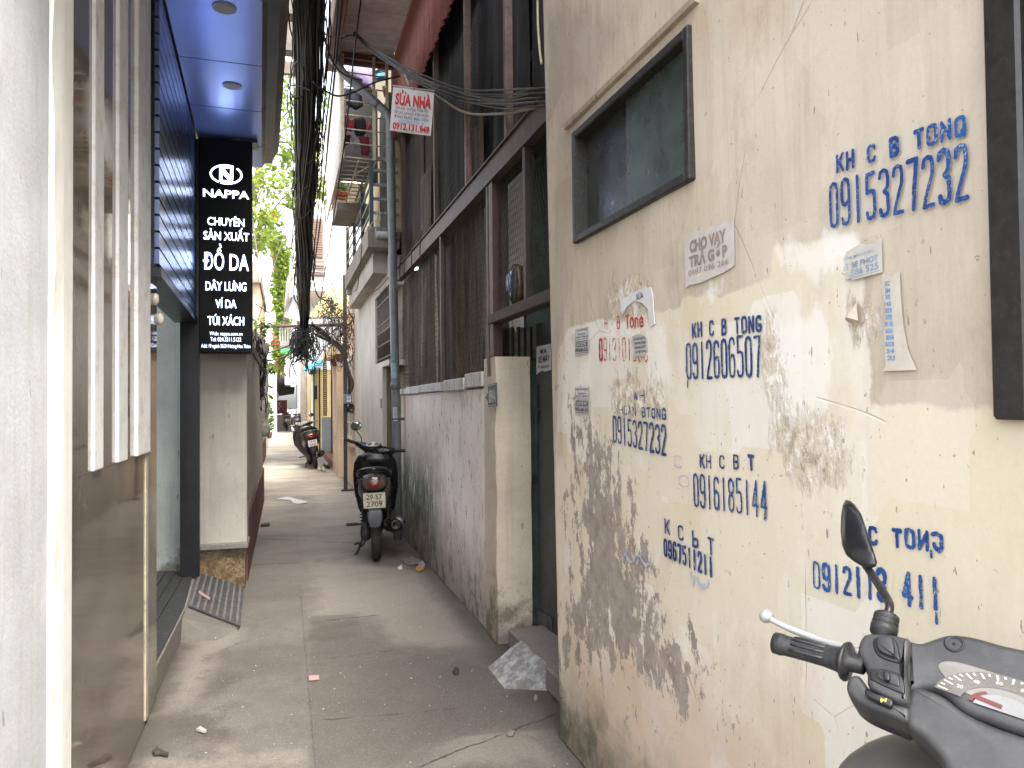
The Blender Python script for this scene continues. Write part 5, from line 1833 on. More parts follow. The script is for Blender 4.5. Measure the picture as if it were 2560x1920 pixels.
# loops, ties and strays
for (lab, pts, r_, m_) in (
        ("straight black cable just right of the bundle", [PY(862, -60, 6.0), PY(838, 170, 7.4), PY(822, 330, 8.8), PY(800, 560, 11), PY(780, 700, 12.6)], .010, CABLE),
        ("second straight black cable right of the bundle", [PY(850, -60, 6.0), PY(832, 170, 7.5), PY(812, 340, 9), PY(792, 560, 11), PY(776, 700, 12.6)], .009, CABLE),
        ("thin black cable close against the bundle's right side", [PY(826, -60, 6.0), PY(818, 170, 7.5), PY(803, 340, 9), PY(782, 560, 11), PY(772, 700, 12.6)], .008, CABLE),
        ("black cable slanting over the balcony cage from the eave", [PY(905, -20, 7.2), PY(888, 110, 7.5), PY(872, 260, 7.7), PY(852, 420, 8.0), PY(800, 760, 13)], .008, CABLE),
        ("thick grey cable looping from bundle to drain pipe top", [PY(805, 60, 6.6), PY(815, 110, 7), PY(838, 165, 7.3), PY(868, 190, 7.6), PY(905, 200, 7.7)], .010, CABLE2),
        ("dark cable sagging below the banner's cable to the bundle", [PY(783, 205, 7.2), PY(810, 225, 7.3), PY(845, 240, 7.4), PY(890, 228, 7.45), PY(940, 205, 7.5), PY(1000, 190, 7.5)], .009, CABLE),
        ("wavy cable crossing from the bundle to the strand", [PY(800, 75, 6.8), PY(822, 90, 7), PY(850, 94, 7.2), PY(880, 88, 7.6), PY(905, 102, 7.7)], .007, CABLE2),
        ("black cable looping left beside the bundle", [PY(780, 228, 7.3), PY(745, 215, 7.4), PY(724, 218, 7.5), PY(735, 245, 7.5), PY(760, 240, 7.6)], .007, CABLE),
        ("cable arching out at the bundle's left edge", [PY(772, 170, 7.3), PY(735, 178, 7.5), PY(725, 220, 7.8), PY(728, 280, 8.2), PY(738, 350, 8.6)], .006, CABLE),
        ("pale twisted cable across the bundle's front", [PY(735, 165, 7.3), PY(760, 135, 7.2), PY(790, 100, 7.0), PY(812, 80, 6.9)], .010, CABLE2),
        ("black cable running down the far side to the cross bar", [PY(748, 600, 11), PY(738, 680, 11.8), PY(735, 740, 12.5), PY(745, 762, 13), PY(755, 790, 13.2)], .012, CABLE),
        ("black cable curving from the bundle to the yellow awning", [PY(783, 690, 12), PY(790, 730, 12.6), PY(805, 748, 13), PY(830, 752, 13.6)], .012, CABLE),
        ("long slack cable rising from the leafy wall to the bundle", [PY(645, 800, 12), PY(668, 725, 12), PY(690, 650, 12.2), PY(714, 582, 12.5)], .008, CABLE2),
        ("thin cable sagging from the sign side wall to the cross bar", [PY(640, 760, 11), PY(668, 780, 12), PY(705, 800, 13), PY(740, 806, 13.3)], .007, CABLE),
        ("thick tan cable draped from the leafy wall to the bundle foot", [PY(655, 888, 12.5), PY(690, 876, 13), PY(725, 862, 13.4), PY(748, 848, 13.4)], .014, CABLE2),
        ("lower tan cable from the leafy wall to the bundle foot", [PY(658, 905, 12.8), PY(700, 895, 13.2), PY(735, 880, 13.4), PY(755, 862, 13.4)], .012, CABLE2),
        ("grey cable drooping from the drain pipe to the pole", [PY(975, 690, 8.5), PY(940, 726, 9.5), PY(905, 736, 11), PY(868, 725, 13)], .007, CABLE2),
        ("thin dark cable hanging under the balcony slab", [PY(905, 612, 8.5), PY(900, 670, 9.2), PY(893, 720, 10.5), PY(886, 728, 11)], .006, CABLE),
        ("white cable looped over the balcony slab's end", [PY(922, 575, 8.35), PY(932, 555, 8.35), PY(950, 552, 8.35), PY(945, 520, 8.35), PY(938, 590, 8.35)], .005, plain("white_flex", (.5, .48, .42), .6)),
        ("old flex running down the cream wall's far edge", [PY(1344, -20, 3.35), PY(1345, 60, 3.34), PY(1349, 120, 3.32), PY(1354, 160, 3.3)], .006, plain("ivory_flex", (.42, .38, .28), .6))):
    cable(lab, pts, r_, m_)

# ================================================================== THE HOUSE WITH THE BALCONY
XH = 1.15
bh = thing("balcony_house", "cream washed house with concrete balcony, green railing and a caged upper balcony", "house", (XH, 10.9, 0))
y0h, y1h = 8.72, 13.04
mb = MB()
zw0, zw1 = 2.0, 2.86
yw1 = PX(938, 800, XH)[1]
yd1 = PX(956, 950, XH)[1]
zd = PX(956, 918, XH)[2]
mb.box((XH, yw1, 0), (XH + .18, y1h, 3.2))
mb.box((XH, yd1, 0), (XH + .18, yw1 - .0005, zw0))
mb.box((XH, y0h, zd), (XH + .18, yd1 - .0005, zw0))
mb.box((XH, y0h, zw1), (XH + .18, yw1 - .0005, 3.2))
obj("wall", mb, plaster("cream_house_wash", (.50, .465, .41), stain=(.27, .23, .19), amount=.3, streak=.55, base=(.16, .15, .12), base_h=.7), bh)
mb = MB()
mb.box((XH + .182, y0h, 0), (XH + .3, y1h, 7.2))
mb.box((XH + .05, yd1 - .02, 0), (XH + .18, yd1 - .001, zd))
obj("olive_reveal", mb, plaster("olive_dirty_plaster", (.17, .155, .105), stain=(.07, .065, .045), amount=.8, streak=.6), bh)
mb = MB()
mb.box((XH + .16, y0h, zw0), (XH + .18, yw1 - .01, zw1))
wn_ = obj("window", mb, plain("dim_window_board", (.13, .115, .09), .6, .4, 8, ob=False), bh)
mb = MB()
for i in range(17):
    y = y0h + .02 + i * (yw1 - y0h - .04) / 16
    mb.tube([(XH + .03, y, zw0), (XH + .03, y, zw1)], .006, 4)
for z in (zw0 + .05, zw0 + .22, (zw0 + zw1) / 2 - .05, (zw0 + zw1) / 2 + .05, zw1 - .12):
    mb.box((XH + .02, y0h, z - .008), (XH + .04, yw1, z + .008))
for i in range(12):
    y = y0h + .05 + i * (yw1 - y0h - .1) / 11
    mb.ring((XH + .03, y, (zw0 + zw1) / 2), (1, 0, 0), .035, .005, 10, 4)
obj("grille", mb, plain("rusty_grille", (.10, .08, .06), .6, .4, 14, ob=False), wn_)
mb = MB()
mb.bbox((XH - .02, yd1 + .03, PX(952, 1020, XH)[2]), (XH + .0, yd1 + .10, PX(952, 996, XH)[2]), .005)
obj("bell_plate", mb, plain("grey_bell_plate", (.25, .26, .27), .5), bh)
# balcony slab with a beam under it
xs_ = .90
ya, yb_ = 8.53, 11.9
mb = MB()
mb.box((xs_, ya, 3.24), (XH + .1, yb_, 3.47))
obj("balcony_slab", mb, plaster("mouldy_concrete", (.25, .225, .19), stain=(.075, .065, .055), amount=.9, streak=.7, scale=1.6), bh)
mb = MB()
mb.slab([(XH - .003, ya + .3, 3.0), (XH - .003, yb_ + .4, 3.0), (XH - .003, yb_ + .4, 3.238), (XH - .003, ya + .3, 3.238)], (-.16, 0, 0))
mb.box((xs_ + .02, yb_ - .2, 3.16), (XH - .003, yb_, 3.238))
obj("beam", mb, plaster("pale_beam_wash", (.42, .39, .35), stain=(.15, .13, .11), amount=.5, streak=.4), bh)
mb = MB()
mb.tube([(XH - .16, 8.49, 3.37), (XH + .1, 8.49, 3.37)], .042, 12)
obj("pipe_stub", mb, plain("grey_white_pipe", (.34, .33, .31), .6, .2, 12, ob=False, dirt=(.12, .11, .10)), bh)
GR = plain("dark_green_railing", (.040, .062, .062), .45, .25, 8, ob=False, dirt=(.025, .03, .03))
for y in (8.56, 9.55, 10.7, 11.85):
    mb = MB()
    mb.box((xs_ + .02, y - .022, 3.47), (xs_ + .065, y + .022, 4.30 if y < 9 else 4.2))
    obj("railing_post", mb, GR, bh)
mb = MB()
for z in (3.62, 3.78, 3.94, 4.10, 4.24):
    mb.box((xs_ + .03, 8.585, z), (xs_ + .05, 11.83, z + .022))
    mb.box((xs_ + .066, 8.54, z - .006), (XH + .1, 8.57, z + .024))
obj("railing_bars", mb, plain("grey_green_bars", (.16, .18, .175), .4, .25, 8, ob=False, dirt=(.05, .06, .06)), bh)
# upper floor wall behind the balcony
mb = MB()
mb.box((XH + .12, 8.72, 3.47), (XH + .18, 13.0, 7.2))
mb.box((XH + .055, 8.60, 3.47), (XH + .118, 8.66, 7.2))
obj("upper_wall", mb, plaster("cream_upper_wall", (.48, .42, .27), stain=(.2, .16, .1), amount=.3), bh)
mb = MB()
mb.box((XH + .05, 9.0, 3.5), (XH + .115, 9.9, 5.2))
mb.box((.64, 9.5, 4.25), (1.13, 9.55, 5.4))
obj("shade_slab", mb, plain("shade_black", (.012, .012, .013), .8, .3, 4, ob=False), bh)  # near-black slabs stand in for the unlit depth behind the washing
# caged upper balcony
CG = plain("cream_cage_bars", (.50, .43, .31), .5, .2, 10, ob=False, dirt=(.25, .17, .10))
xc, zc0, zc1, yc1 = .63, 4.21, 5.36, 10.9
mb = MB()
for i in range(8):
    z = zc0 + .02 + i * (zc1 - zc0 - .04) / 7
    mb.tube([(xc, ya, z), (1.13, ya, z - .012)], .0085, 5)
for x in (xc, .975, 1.12):
    mb.box((x - .016, ya - .016, zc0), (x + .016, ya + .016, zc1 + .02))
obj("cage_front", mb, CG, bh)
mb = MB()
for i in range(14):
    y = ya + .08 + i * (yc1 - ya - .1) / 13
    mb.tube([(xc, y, zc0), (1.0, y, zc0)], .008, 5)
for x in (.64, .80, .99):
    mb.tube([(x, ya, zc0 - .012), (x, yc1, zc0 - .012)], .010, 5)
mb.tube([(.99, ya, zc0 - .02), (.8, ya + .5, zc0 - .02), (.99, ya + 1.4, zc0 - .02)], .008, 5)
obj("cage_floor", mb, CG, bh)
mb = MB()
mb.slab([(xc - .03, ya, zc0 - .04), (xc - .03, yc1 + .4, zc0 - .04), (xc - .03, yc1 + .4, zc1 + .1), (xc - .03, ya, zc1 + .1)], (.02, 0, 0))
obj("side_sheet", mb, plaster("blotched_white_sheet", (.66, .62, .54), stain=(.36, .24, .13), amount=.3, streak=.75, scale=2.0), bh)
mb = MB()
mb.box((.66, 10.0, 4.0), (1.12, 10.9, 4.10))
mb.box((.66, 10.88, 4.0), (1.12, 10.93, 4.6))
obj("broken_slab", mb, plaster("rotten_concrete", (.26, .23, .18), stain=(.06, .05, .04), amount=.9, streak=.8, scale=2), bh)

# washing in the cage
def cloth(label, cat, pts, y, m_, name, fold=.012, grp="washing hung in the cage"):
    """a hanging garment: outline in photograph pixels at depth y, puffed and folded"""
    P = [PY(px_, py_, y) for px_, py_ in pts]
    n = len(P)
    c_ = sum(P) / n
    mb_ = MB()
    rings = []
    for k, dy in ((1.0, 0.0), (.82, -.022), (.45, -.034)):
        rings.append([c_ + (p - c_) * k + np.array([0, dy + fold * math.sin(9 * (p[0] * 7 + p[2] * 2)), 0]) for p in P])
    back = [c_ + (p - c_) * .9 + np.array([0, .03, 0]) for p in P]
    mb_.loft([back] + rings)
    solo(name, mb_, m_, label, cat, grp)


FAB = lambda nm, c: plain(nm, c, .85, .3, 16, bump=.2, ob=False)
cloth("lavender trousers hanging at the top of the cage", "trousers", [(885, 150), (928, 152), (932, 175), (926, 200), (938, 222), (930, 232), (918, 222), (908, 218), (896, 205), (880, 198), (876, 170)], 8.85, FAB("lavender_cloth", (.20, .17, .30)), "trousers")
cloth("light grey blue shirt beside the lavender trousers", "shirt", [(876, 152), (884, 152), (882, 200), (872, 196), (868, 175)], 8.82, FAB("greyblue_cloth", (.22, .25, .30)), "shirt")
cloth("bright blue patterned cloth with white hanger near the drain pipe", "shirt", [(936, 182), (950, 178), (966, 190), (966, 196), (950, 200), (936, 200)], 8.8, FAB("brightblue_cloth", (.08, .32, .55)), "shirt")
cloth("white hanger and cloth above the blue patterned cloth", "shirt", [(932, 176), (945, 166), (962, 170), (968, 180), (950, 176), (938, 180)], 8.78, FAB("white_cloth", (.55, .55, .57)), "shirt")
cloth("crumpled pink shirt on the left of the cage", "shirt", [(862, 295), (866, 272), (872, 295), (880, 305), (888, 296), (886, 320), (878, 330), (870, 325), (864, 335), (860, 318)], 8.75, FAB("pink_cloth", (.55, .08, .12)), "shirt")
cloth("pink sleeve showing beside the middle bar of the cage", "shirt", [(914, 302), (924, 312), (931, 317), (922, 325), (914, 330), (917, 315)], 8.75, FAB("pink_cloth", (.55, .08, .12)), "shirt")
cloth("dark jacket between the pink clothes", "jacket", [(886, 298), (905, 292), (914, 300), (917, 330), (908, 340), (890, 340), (884, 325)], 8.82, FAB("black_cloth", (.025, .026, .03)), "jacket")
cloth("long maroon trousers low in the cage", "trousers", [(898, 340), (922, 342), (925, 388), (904, 388)], 8.8, FAB("maroon_cloth", (.16, .02, .03)), "trousers")
cloth("short maroon cloth at the lower left of the cage", "cloth", [(861, 338), (878, 338), (874, 358), (862, 365)], 8.8, FAB("maroon_cloth", (.16, .02, .03)), "cloth")
cloth("grey white towel hanging between maroon clothes", "towel", [(880, 342), (897, 342), (903, 368), (886, 370)], 8.84, FAB("greywhite_cloth", (.40, .40, .42)), "towel")
cloth("dark blue clothes bunched high on the left", "shirt", [(862, 225), (880, 222), (905, 240), (908, 265), (890, 275), (866, 262)], 8.95, FAB("darkblue_cloth", (.04, .05, .07)), "shirt")
cloth("tan cloth hanging against the cage's right post", "cloth", [(955, 215), (962, 212), (966, 240), (962, 243), (958, 230)], 8.78, FAB("tan_cloth", (.45, .27, .14)), "cloth")

# ---- plants
LEAF_A = leafmat("sunny_leaf", (.09, .145, .02), (.21, .28, .045), .55)
LEAF_B = leafmat("fresh_leaf", (.045, .10, .02), (.10, .20, .035), .45)
LEAF_C = leafmat("dry_leaf", (.14, .13, .05), (.24, .20, .08), .4)
BARK = plain("grey_bark", (.11, .095, .075), .85, .35, 12, bump=.4, ob=False)


def leaf(mb, p, d, L, W, up=None):
    """a bent pointed leaf from p towards d"""
    d = np.asarray(d, float)
    d = d / (np.linalg.norm(d) + 1e-9)
    s_ = np.cross(d, rng.normal(0, 1, 3) if up is None else up)
    s_ /= np.linalg.norm(s_) + 1e-9
    n_ = np.cross(s_, d)
    a = p
    b = p + d * L * .45 + n_ * L * .06
    e = p + d * L - n_ * L * .12
    mb.add([a, b + s_ * W / 2 - n_ * W * .15, b, b - s_ * W / 2 - n_ * W * .15, e], [(0, 1, 2), (0, 2, 3), (1, 4, 2), (2, 4, 3)])


def crown_leaves(mb, clumps, n, L, W):
    for (c_, r_) in clumps:
        for i in range(n):
            d = rng.normal(0, 1, 3)
            d /= np.linalg.norm(d)
            p = np.asarray(c_) + d * np.asarray(r_) * rng.random() ** .4
            leaf(mb, p, d + rng.normal(0, .6, 3) + [0, 0, -.35], L * rng.uniform(.6, 1.25), W * rng.uniform(.7, 1.2))


# tree behind the left roofs: clumps where the photograph shows leaves against the sky
tr = thing("leafy_tree", "sunlit leafy tree rising over the left roofs behind the black bundle", "tree", (-.95, 17.5, 0))
mb = MB()
mb.tube(curve([(-1.1, 17.6, 0), (-1.05, 17.5, 2.2), (-.9, 17.4, 4.4), (-.55, 17.3, 6.4), (-.2, 17.2, 8.4), (-.1, 17.1, 10.0)]), list(np.interp(np.linspace(0, 1, 31), [0, 1], [.13, .04])), 9)
clumps = []
for (x, y, D, r_) in ((720, 205, 17, .5), (735, 250, 17.2, .45), (728, 300, 17, .5), (725, 345, 16.8, .42), (745, 385, 17, .4), (728, 420, 17.3, .42), (735, 468, 17, .30), (668, 440, 16.5, .36), (650, 470, 16.6, .35), (640, 430, 17, .3), (655, 520, 16.4, .36),
                      (640, 545, 16.4, .32), (678, 545, 16.8, .22), (715, 150, 17.5, .3), (710, 95, 17.8, .35), (735, 500, 17, .2), (640, 590, 16.5, .3), (700, 400, 17.2, .22), (650, 600, 18, .35), (672, 590, 18.2, .35), (690, 60, 17.5, .35), (790, 250, 18, .3), (795, 330, 18, .35), (800, 420, 18, .3)):
    clumps.append((PY(x, y, D), (r_ * 1.05, r_, r_ * .8)))
for i, (c_, r_) in enumerate(clumps):
    a = np.array((-.9, 17.4, 4.4)) if c_[2] < 6.4 else np.array((-.4, 17.25, 7.2))
    m1 = (a + c_) / 2 + [0, 0, .25]
    mb.tube(curve([a, m1, c_], 5), [.035, .032, .03, .027, .024, .021, .018, .016, .013, .011, .009], 5)
obj("trunk", mb, BARK, tr)
mb = MB()
crown_leaves(mb, clumps, 62, .18, .09)
obj("crown", mb, LEAF_A, tr)
# broad leaved plant above the left wall
pl = thing("broad_leaved_plant", "bright green broad leaved plant sprouting over the wall beside the black sign", "plant", PY(640, 850, 11.9))
mb = MB()
for (x, y) in ((640, 800), (655, 815), (672, 818), (650, 835), (638, 830), (668, 808)):
    p = PY(x, y, 11.9)
    for k in range(10):
        a = rng.random() * 6.28
        leaf(mb, p, (math.cos(a), .5 * math.sin(a), rng.uniform(-.35, .25)), rng.uniform(.14, .26), rng.uniform(.06, .09), (0, 0, 1))
obj("leaves", mb, LEAF_B, pl)
mb = MB()
for (x, y) in ((640, 805), (656, 815), (670, 815)):
    mb.tube(curve([PY(640, 890, 11.9), PY((640 + x) / 2, 850, 11.9), PY(x, y, 11.9)]), .012, 5)
obj("stem", mb, BARK, pl)
pl = thing("trailing_plant", "yellow green drooping leaves hanging below the tan cables over the left wall", "plant", PY(665, 900, 12.9))
mb = MB()
for (x, y) in ((662, 895), (672, 905), (682, 912), (692, 918), (700, 925), (668, 920), (664, 960), (670, 985)):
    p = PY(x, y, 12.9)
    for k in range(5):
        leaf(mb, p, (rng.normal(0, .6), rng.normal(0, .3), -.7), rng.uniform(.12, .22), rng.uniform(.05, .08))
obj("leaves", mb, LEAF_A, pl)
mb = MB()
mb.tube(curve([PY(655, 885, 12.6), PY(672, 895, 12.9), PY(700, 918, 12.9)]), .008, 5)
obj("stem", mb, BARK, pl)
vine = MB()
for i in range(26):
    x = rng.uniform(626, 660)
    pth = [PY(x + rng.normal(0, 4) + 6 * math.sin(k * 1.3 + i), 845 + k * 26 + rng.normal(0, 5), 11.2 + rng.normal(0, .15)) for k in range(int(rng.integers(3, 9)))]
    vine.tube(curve(pth, 4), .006 + .012 * rng.random(), 5)
for i in range(240):
    leaf(vine, PY(rng.uniform(626, 660), rng.uniform(840, 1000), 11.1), rng.normal(0, 1, 3), .09, .05)
solo("dead_creeper", vine, plain("black_creeper", (.035, .032, .027), .8, .4, 10, ob=False), "tangle of dark dead creeper hanging over the wall right of the sign", "creeper")
mb = MB()
secs = []
for k in range(14):
    z = 1.0 + k * .11
    secs.append(ell((-.32 + .02 * math.sin(k * 1.7), 12.2, z), (1, 0, 0), (0, 1, 0), .09 + .02 * math.sin(k * 2.1), .09, 9))
mb.loft(secs)
solo("tree_trunk", mb, plain("pale_lichen_bark", (.26, .25, .22), .9, .4, 9, bump=.5, ob=False, dirt=(.08, .07, .06)), "pale blotched tree trunk at the end of the left alley wall", "trunk")
# plant behind the cage and potted plants
pl = thing("spiky_plant", "yellow green spiky plant poking out beyond the cage's white side sheet", "plant", PY(808, 520, 13))
mb = MB()
for (x, y) in ((806, 440), (812, 465), (802, 480), (815, 490)):
    p = PY(x, y, 13)
    for k in range(12):
        leaf(mb, p, (rng.normal(0, 1), rng.normal(0, .5), rng.uniform(-.9, .6)), .30, .05)
obj("leaves", mb, LEAF_A, pl)
mb = MB()
mb.tube([PY(815, 560, 13), PY(808, 480, 13), PY(808, 440, 13)], .012, 5)
obj("stem", mb, BARK, pl)
for (x, y, lab) in ((845, 488, "red flower pot with thin green leaves on the cage floor"), (858, 492, "second red flower pot on the cage floor, nearer the railing")):
    c_ = PY(x, y, 10.4)
    t = thing("flower_pot", lab, "flower pot", c_ - np.array([0, 0, .05]), 0, "flower pots in the cage")
    mb = MB()
    mb.lathe(c_ - np.array([0, 0, .05]), (0, 0, 1), [(0, .05), (.09, .068), (.1, .072), (.11, .072), (.105, .06)], 14)
    obj("pot", mb, plain("red_plastic_pot", (.50, .09, .05), .5, .15, 8), t)
    mb = MB()
    for k in range(22):
        leaf(mb, c_ + [0, 0, .06], (rng.normal(0, .5), rng.normal(0, .5), 1), .17, .025)
    obj("leaves", mb, LEAF_B, t)

# ================================================================== POLE, CROSS BAR, METER BOX, TANGLE
YPo = 13.3
po_ = thing("utility_post", "dark brown steel post with a cross bar carrying tangled cables", "post", (1.0, YPo, 0))
DB = plain("dark_brown_steel", (.040, .026, .020), .6, .4, 10, ob=False, bump=.2, dirt=(.09, .06, .05))
mb = MB()
mb.box((.972, YPo - .03, 0), (1.032, YPo + .03, 3.7))
obj("upright", mb, DB, po_)
mb = MB()
mb.box((.93, YPo - .05, 0), (1.16, YPo + .05, .02))
obj("foot_plate", mb, DB, po_)
cbz = PY(745, 815, YPo)[2]
mb = MB()
mb.tube([PY(668, 816, YPo), PY(868, 812, YPo)], .028, 10)
obj("cross_bar", mb, plain("rusty_pipe", (.085, .05, .038), .6, .4, 9, ob=False, bump=.2), po_)
c0, c1 = PY(859, 1009, YPo - .06), PY(879, 985, YPo - .06)
t = thing("meter_box", "grey electric meter box with a white label on the dark post", "meter box", ((c0[0] + c1[0]) / 2, YPo - .1, c0[2]))
mb = MB()
mb.bbox((c0[0], YPo - .16, c0[2]), (c1[0], YPo - .031, c1[2]), .008)
obj("box", mb, plain("grey_meter_box", (.16, .16, .135), .5, .2, 12), t)
mb = MB()
lx0, lx1, lz0, lz1 = c0[0] + .045, c1[0] - .02, c0[2] + .03, c1[2] - .025
mb.slab([(lx0, YPo - .1635, lz0), (lx1, YPo - .1635, lz0), (lx1, YPo - .1635, lz1), (lx0, YPo - .1635, lz1)], (0, .002, 0))
obj("label_plate", mb, plain("meter_label", (.5, .5, .55), .5), t)
mb = MB()
write(mb, "ĐIỆN", (lx0 + .008, YPo - .1645, lz0 + .09), (1, 0, 0), (0, 0, 1), lx1 - lx0 - .016, .035, .02)
write(mb, "65", (lx0 + .012, YPo - .1645, lz0 + .025), (1, 0, 0), (0, 0, 1), lx1 - lx0 - .024, .045, .02)
obj("lettering", mb, plain("blue_sticker_ink", (.06, .08, .32), .5), t)
mb = MB()
for i in range(16):
    mb.tube(curve([np.array([rng.uniform(c0[0] + .02, c1[0] + .03), YPo - .1 + rng.normal(0, .03), c0[2] - .01]) + rng.normal(0, .02, 3) + [0, 0, -.045 * k] for k in range(4)] , 3), .006, 4)
obj("wire_nest", mb, CABLE, t)
tg = MB()
for i in range(120):
    p = PY(rng.uniform(800, 888), rng.uniform(742, 870), YPo + rng.uniform(-.3, .3))
    pth = [p]
    for k in range(5):
        pth.append(pth[-1] + [rng.normal(0, .08), rng.normal(0, .05), rng.normal(-.03, .12)])
    tg.tube(curve(pth, 4), .003 + .006 * rng.random() ** 2, 4)
for i in range(14):
    a = rng.normal(0, .02, 3)
    tg.tube(curve([PY(780, 812, YPo - .1) + a, PY(800, 828, YPo - .1) + a * 2, PY(828, 850, YPo - .06) + a, PY(852, 868, YPo - .05) + a, PY(862, 892, YPo - .05) + a * .5, PY(872, 930, YPo - .06) + a * .5, PY(880, 960, YPo - .06) + a, PY(874, 985, YPo - .06) + a * .5], 4), .014, 5)
o = solo("wire_tangle", tg, plain("dusty_tangle_wire", (.038, .031, .025), .7, .4, 12, ob=False), "mass of tangled wires and twigs bunched round the top of the dark post", "wire tangle")
tg = MB()
for i in range(70):
    p = PY(rng.uniform(738, 782), rng.uniform(806, 850), YPo - .12)
    pth = [p]
    for k in range(4):
        pth.append(pth[-1] + [rng.normal(0, .06), rng.normal(0, .04), -abs(rng.normal(.10, .08))])
    tg.tube(curve(pth, 4), .006 + .006 * rng.random(), 4)
solo("wire_tangle", tg, CABLE, "drooping black loops of spare wire under the cross bar", "wire tangle")

# ================================================================== RIGHT SIDE BEYOND THE POST
oh = thing("orange_house", "pale orange house front with pilasters, cornice and white window beyond the dark post", "house", (1.15, 15, 0))
ORG_ = plaster("pale_orange_wash", (.58, .465, .37), stain=(.36, .27, .2), amount=.25, streak=.3)
mb = MB()
mb.box((1.17, 13.06, 0), (1.5, 15.6, 3.4))
mb.box((1.10, 16.05, 0), (1.5, 17.2, 2.9))
obj("wall", mb, ORG_, oh)
for (xa, xb, ya_, yb2, zt_) in ((1.02, 1.165, 15.62, 15.85, 2.33), (1.03, 1.10, 16.9, 17.25, 2.3)):
    mb = MB()
    mb.box((xa, ya_, 0), (xb + .1, yb2, zt_))
    pil_ = obj("pilaster", mb, ORG_, oh)
    mb = MB()
    for k, (o_, h0, h1) in enumerate(((.02, 0, .06), (.05, .06, .13), (.085, .13, .22))):
        mb.box((xa - o_, ya_ - o_, zt_ + h0 + .001), (xb + .1, yb2 + o_, zt_ + h1))
    obj("capital", mb, plain("brown_red_capital", (.17, .075, .06), .6, .2, 8, ob=False), pil_)
mb = MB()
g0_, g1_, g2_, g3_ = PY(818, 893, 15.5), PY(820, 868, 15.5), PY(842, 850, 15.5), PY(866, 880, 15.5)
mb.slab([g0_, g3_, PY(862, 868, 15.5), PY(842, 848, 15.5), PY(820, 868, 15.5)], (0, 2.2, 0))
obj("canopy", mb, plain("cream_canopy", (.58, .50, .32), .6, .12, 6, ob=False), oh)
wy0_, wy1_ = 13.5, 14.9
z0_, z1_ = PX(880, 1100, 1.17)[2], PX(880, 890, 1.17)[2]
mb = MB()
for (a, b, c_, d) in ((wy0_, wy0_ + .08, z0_, z1_), (wy1_ - .08, wy1_, z0_, z1_), (wy0_ + .08, wy1_ - .08, z1_ - .08, z1_), (wy0_ + .08, wy1_ - .08, z0_, z0_ + .08), (wy0_ + .66, wy0_ + .72, z0_ + .08, z1_ - .08)):
    mb.box((1.13, a, c_), (1.168, b, d))
for z in np.linspace(z0_ + .3, z1_ - .25, 4):
    mb.box((1.135, wy0_ + .08, z), (1.15, wy1_ - .08, z + .03))
wf = obj("window", mb, plain("white_window_frame", (.55, .52, .48), .5, .12, 9, ob=False), oh)
mb = MB()
mb.box((1.155, wy0_ + .08, z0_ + .08), (1.167, wy1_ - .08, z1_ - .08))
obj("pane", mb, glass_dark("dim_pane", (.12, .12, .12), .2), wf)
mb = MB()
mb.box((1.05, wy0_ - .15, z0_ - .09), (1.168, wy1_ + .15, z0_ - .005))
obj("sill", mb, ORG_, wf)
mb = MB()
mb.box((1.085, 18.0, 0.18), (1.30, 18.28, 2.75))
mb.box((1.085, 17.3, 0.0), (1.30, 17.998, 2.75))
obj("white_jamb", mb, plain("white_jamb_paint", (.58, .56, .52), .6, .1, 6, ob=False), oh)
mb = MB()
mb.box((1.04, 17.3, 0), (1.4, 23.2, .17))
obj("brick_step", mb, plain("brick_step", (.26, .12, .09), .7, .3, 10, ob=False, dirt=(.3, .25, .2)), oh)
mb = MB()
mb.box((1.2, 18.28, .17), (1.25, 21.0, 2.6))
obj("dark_doorway", mb, plain("black_doorway", (.006, .006, .006), .8, .3, 5, ob=False), oh)
mb = MB()
SH_ = plain("brown_shutter", (.13, .072, .052), .55, .25, 8, ob=False)
p0, p1 = PY(808, 1040, 21.4), PY(817, 905, 21.4)
mb.box((p0[0], 21.40, p0[2]), (p0[0] + .015, 21.43, p1[2]))
mb.box((p1[0] - .015, 21.40, p0[2]), (p1[0], 21.43, p1[2]))
for i in range(26):
    z = p0[2] + (p1[2] - p0[2]) * i / 26
    mb.slab([(p0[0] + .015, 21.39, z), (p1[0] - .015, 21.39, z), (p1[0] - .015, 21.43, z + .03), (p0[0] + .015, 21.43, z + .03)], (0, 0, .016))
obj("shutter", mb, SH_, oh)
mb = MB()
p0, p1 = PY(805, 1142, 21.6), PY(818, 1043, 21.6)
mb.box((p0[0], 21.45, .171), (p1[0] + .1, 21.6, p1[2]))
obj("pale_blue_panel", mb, plain("pale_blue_panel", (.36, .43, .50), .6, .12, 5, ob=False), oh)
# yellow house, white house, grey house
yh = thing("yellow_house", "small yellow fronted house with a black pipe and teal awning further up the alley", "house", (1.1, 26, 0))
mb = MB()
xy = PY(783, 1000, 24.5)[0]
mb.box((xy, 24.5, 0), (2.2, 30.9, 2.55))
obj("wall", mb, plaster("yellow_wash", (.62, .47, .22), stain=(.45, .33, .16), amount=.2, streak=.2), yh)
mb = MB()
mb.box((xy - .002, 24.46, 2.55), (2.2, 30.9, 4.4))
mb.box((xy - .07, 24.4, 0.0), (xy - .005, 24.55, 2.95))
obj("white_upper", mb, plain("bright_white_wash", (.72, .71, .69), .7, .06, 4, ob=False), yh)
mb = MB()
p0, p1 = PY(783, 998, 24.4), PY(793, 964, 24.4)
mb.box((p0[0], 24.44, p0[2]), (p1[0], 24.48, p1[2]))
mb.box((xy - .003, 24.47, 0), (xy + .04, 24.52, 2.5))
mb.box((PY(797, 1000, 24.4)[0], 24.40, 0), (PY(801, 1000, 24.4)[0], 24.44, 2.6))
obj("black_pipe", mb, plain("black_opening", (.01, .01, .01), .7, .3, 6, ob=False), yh)
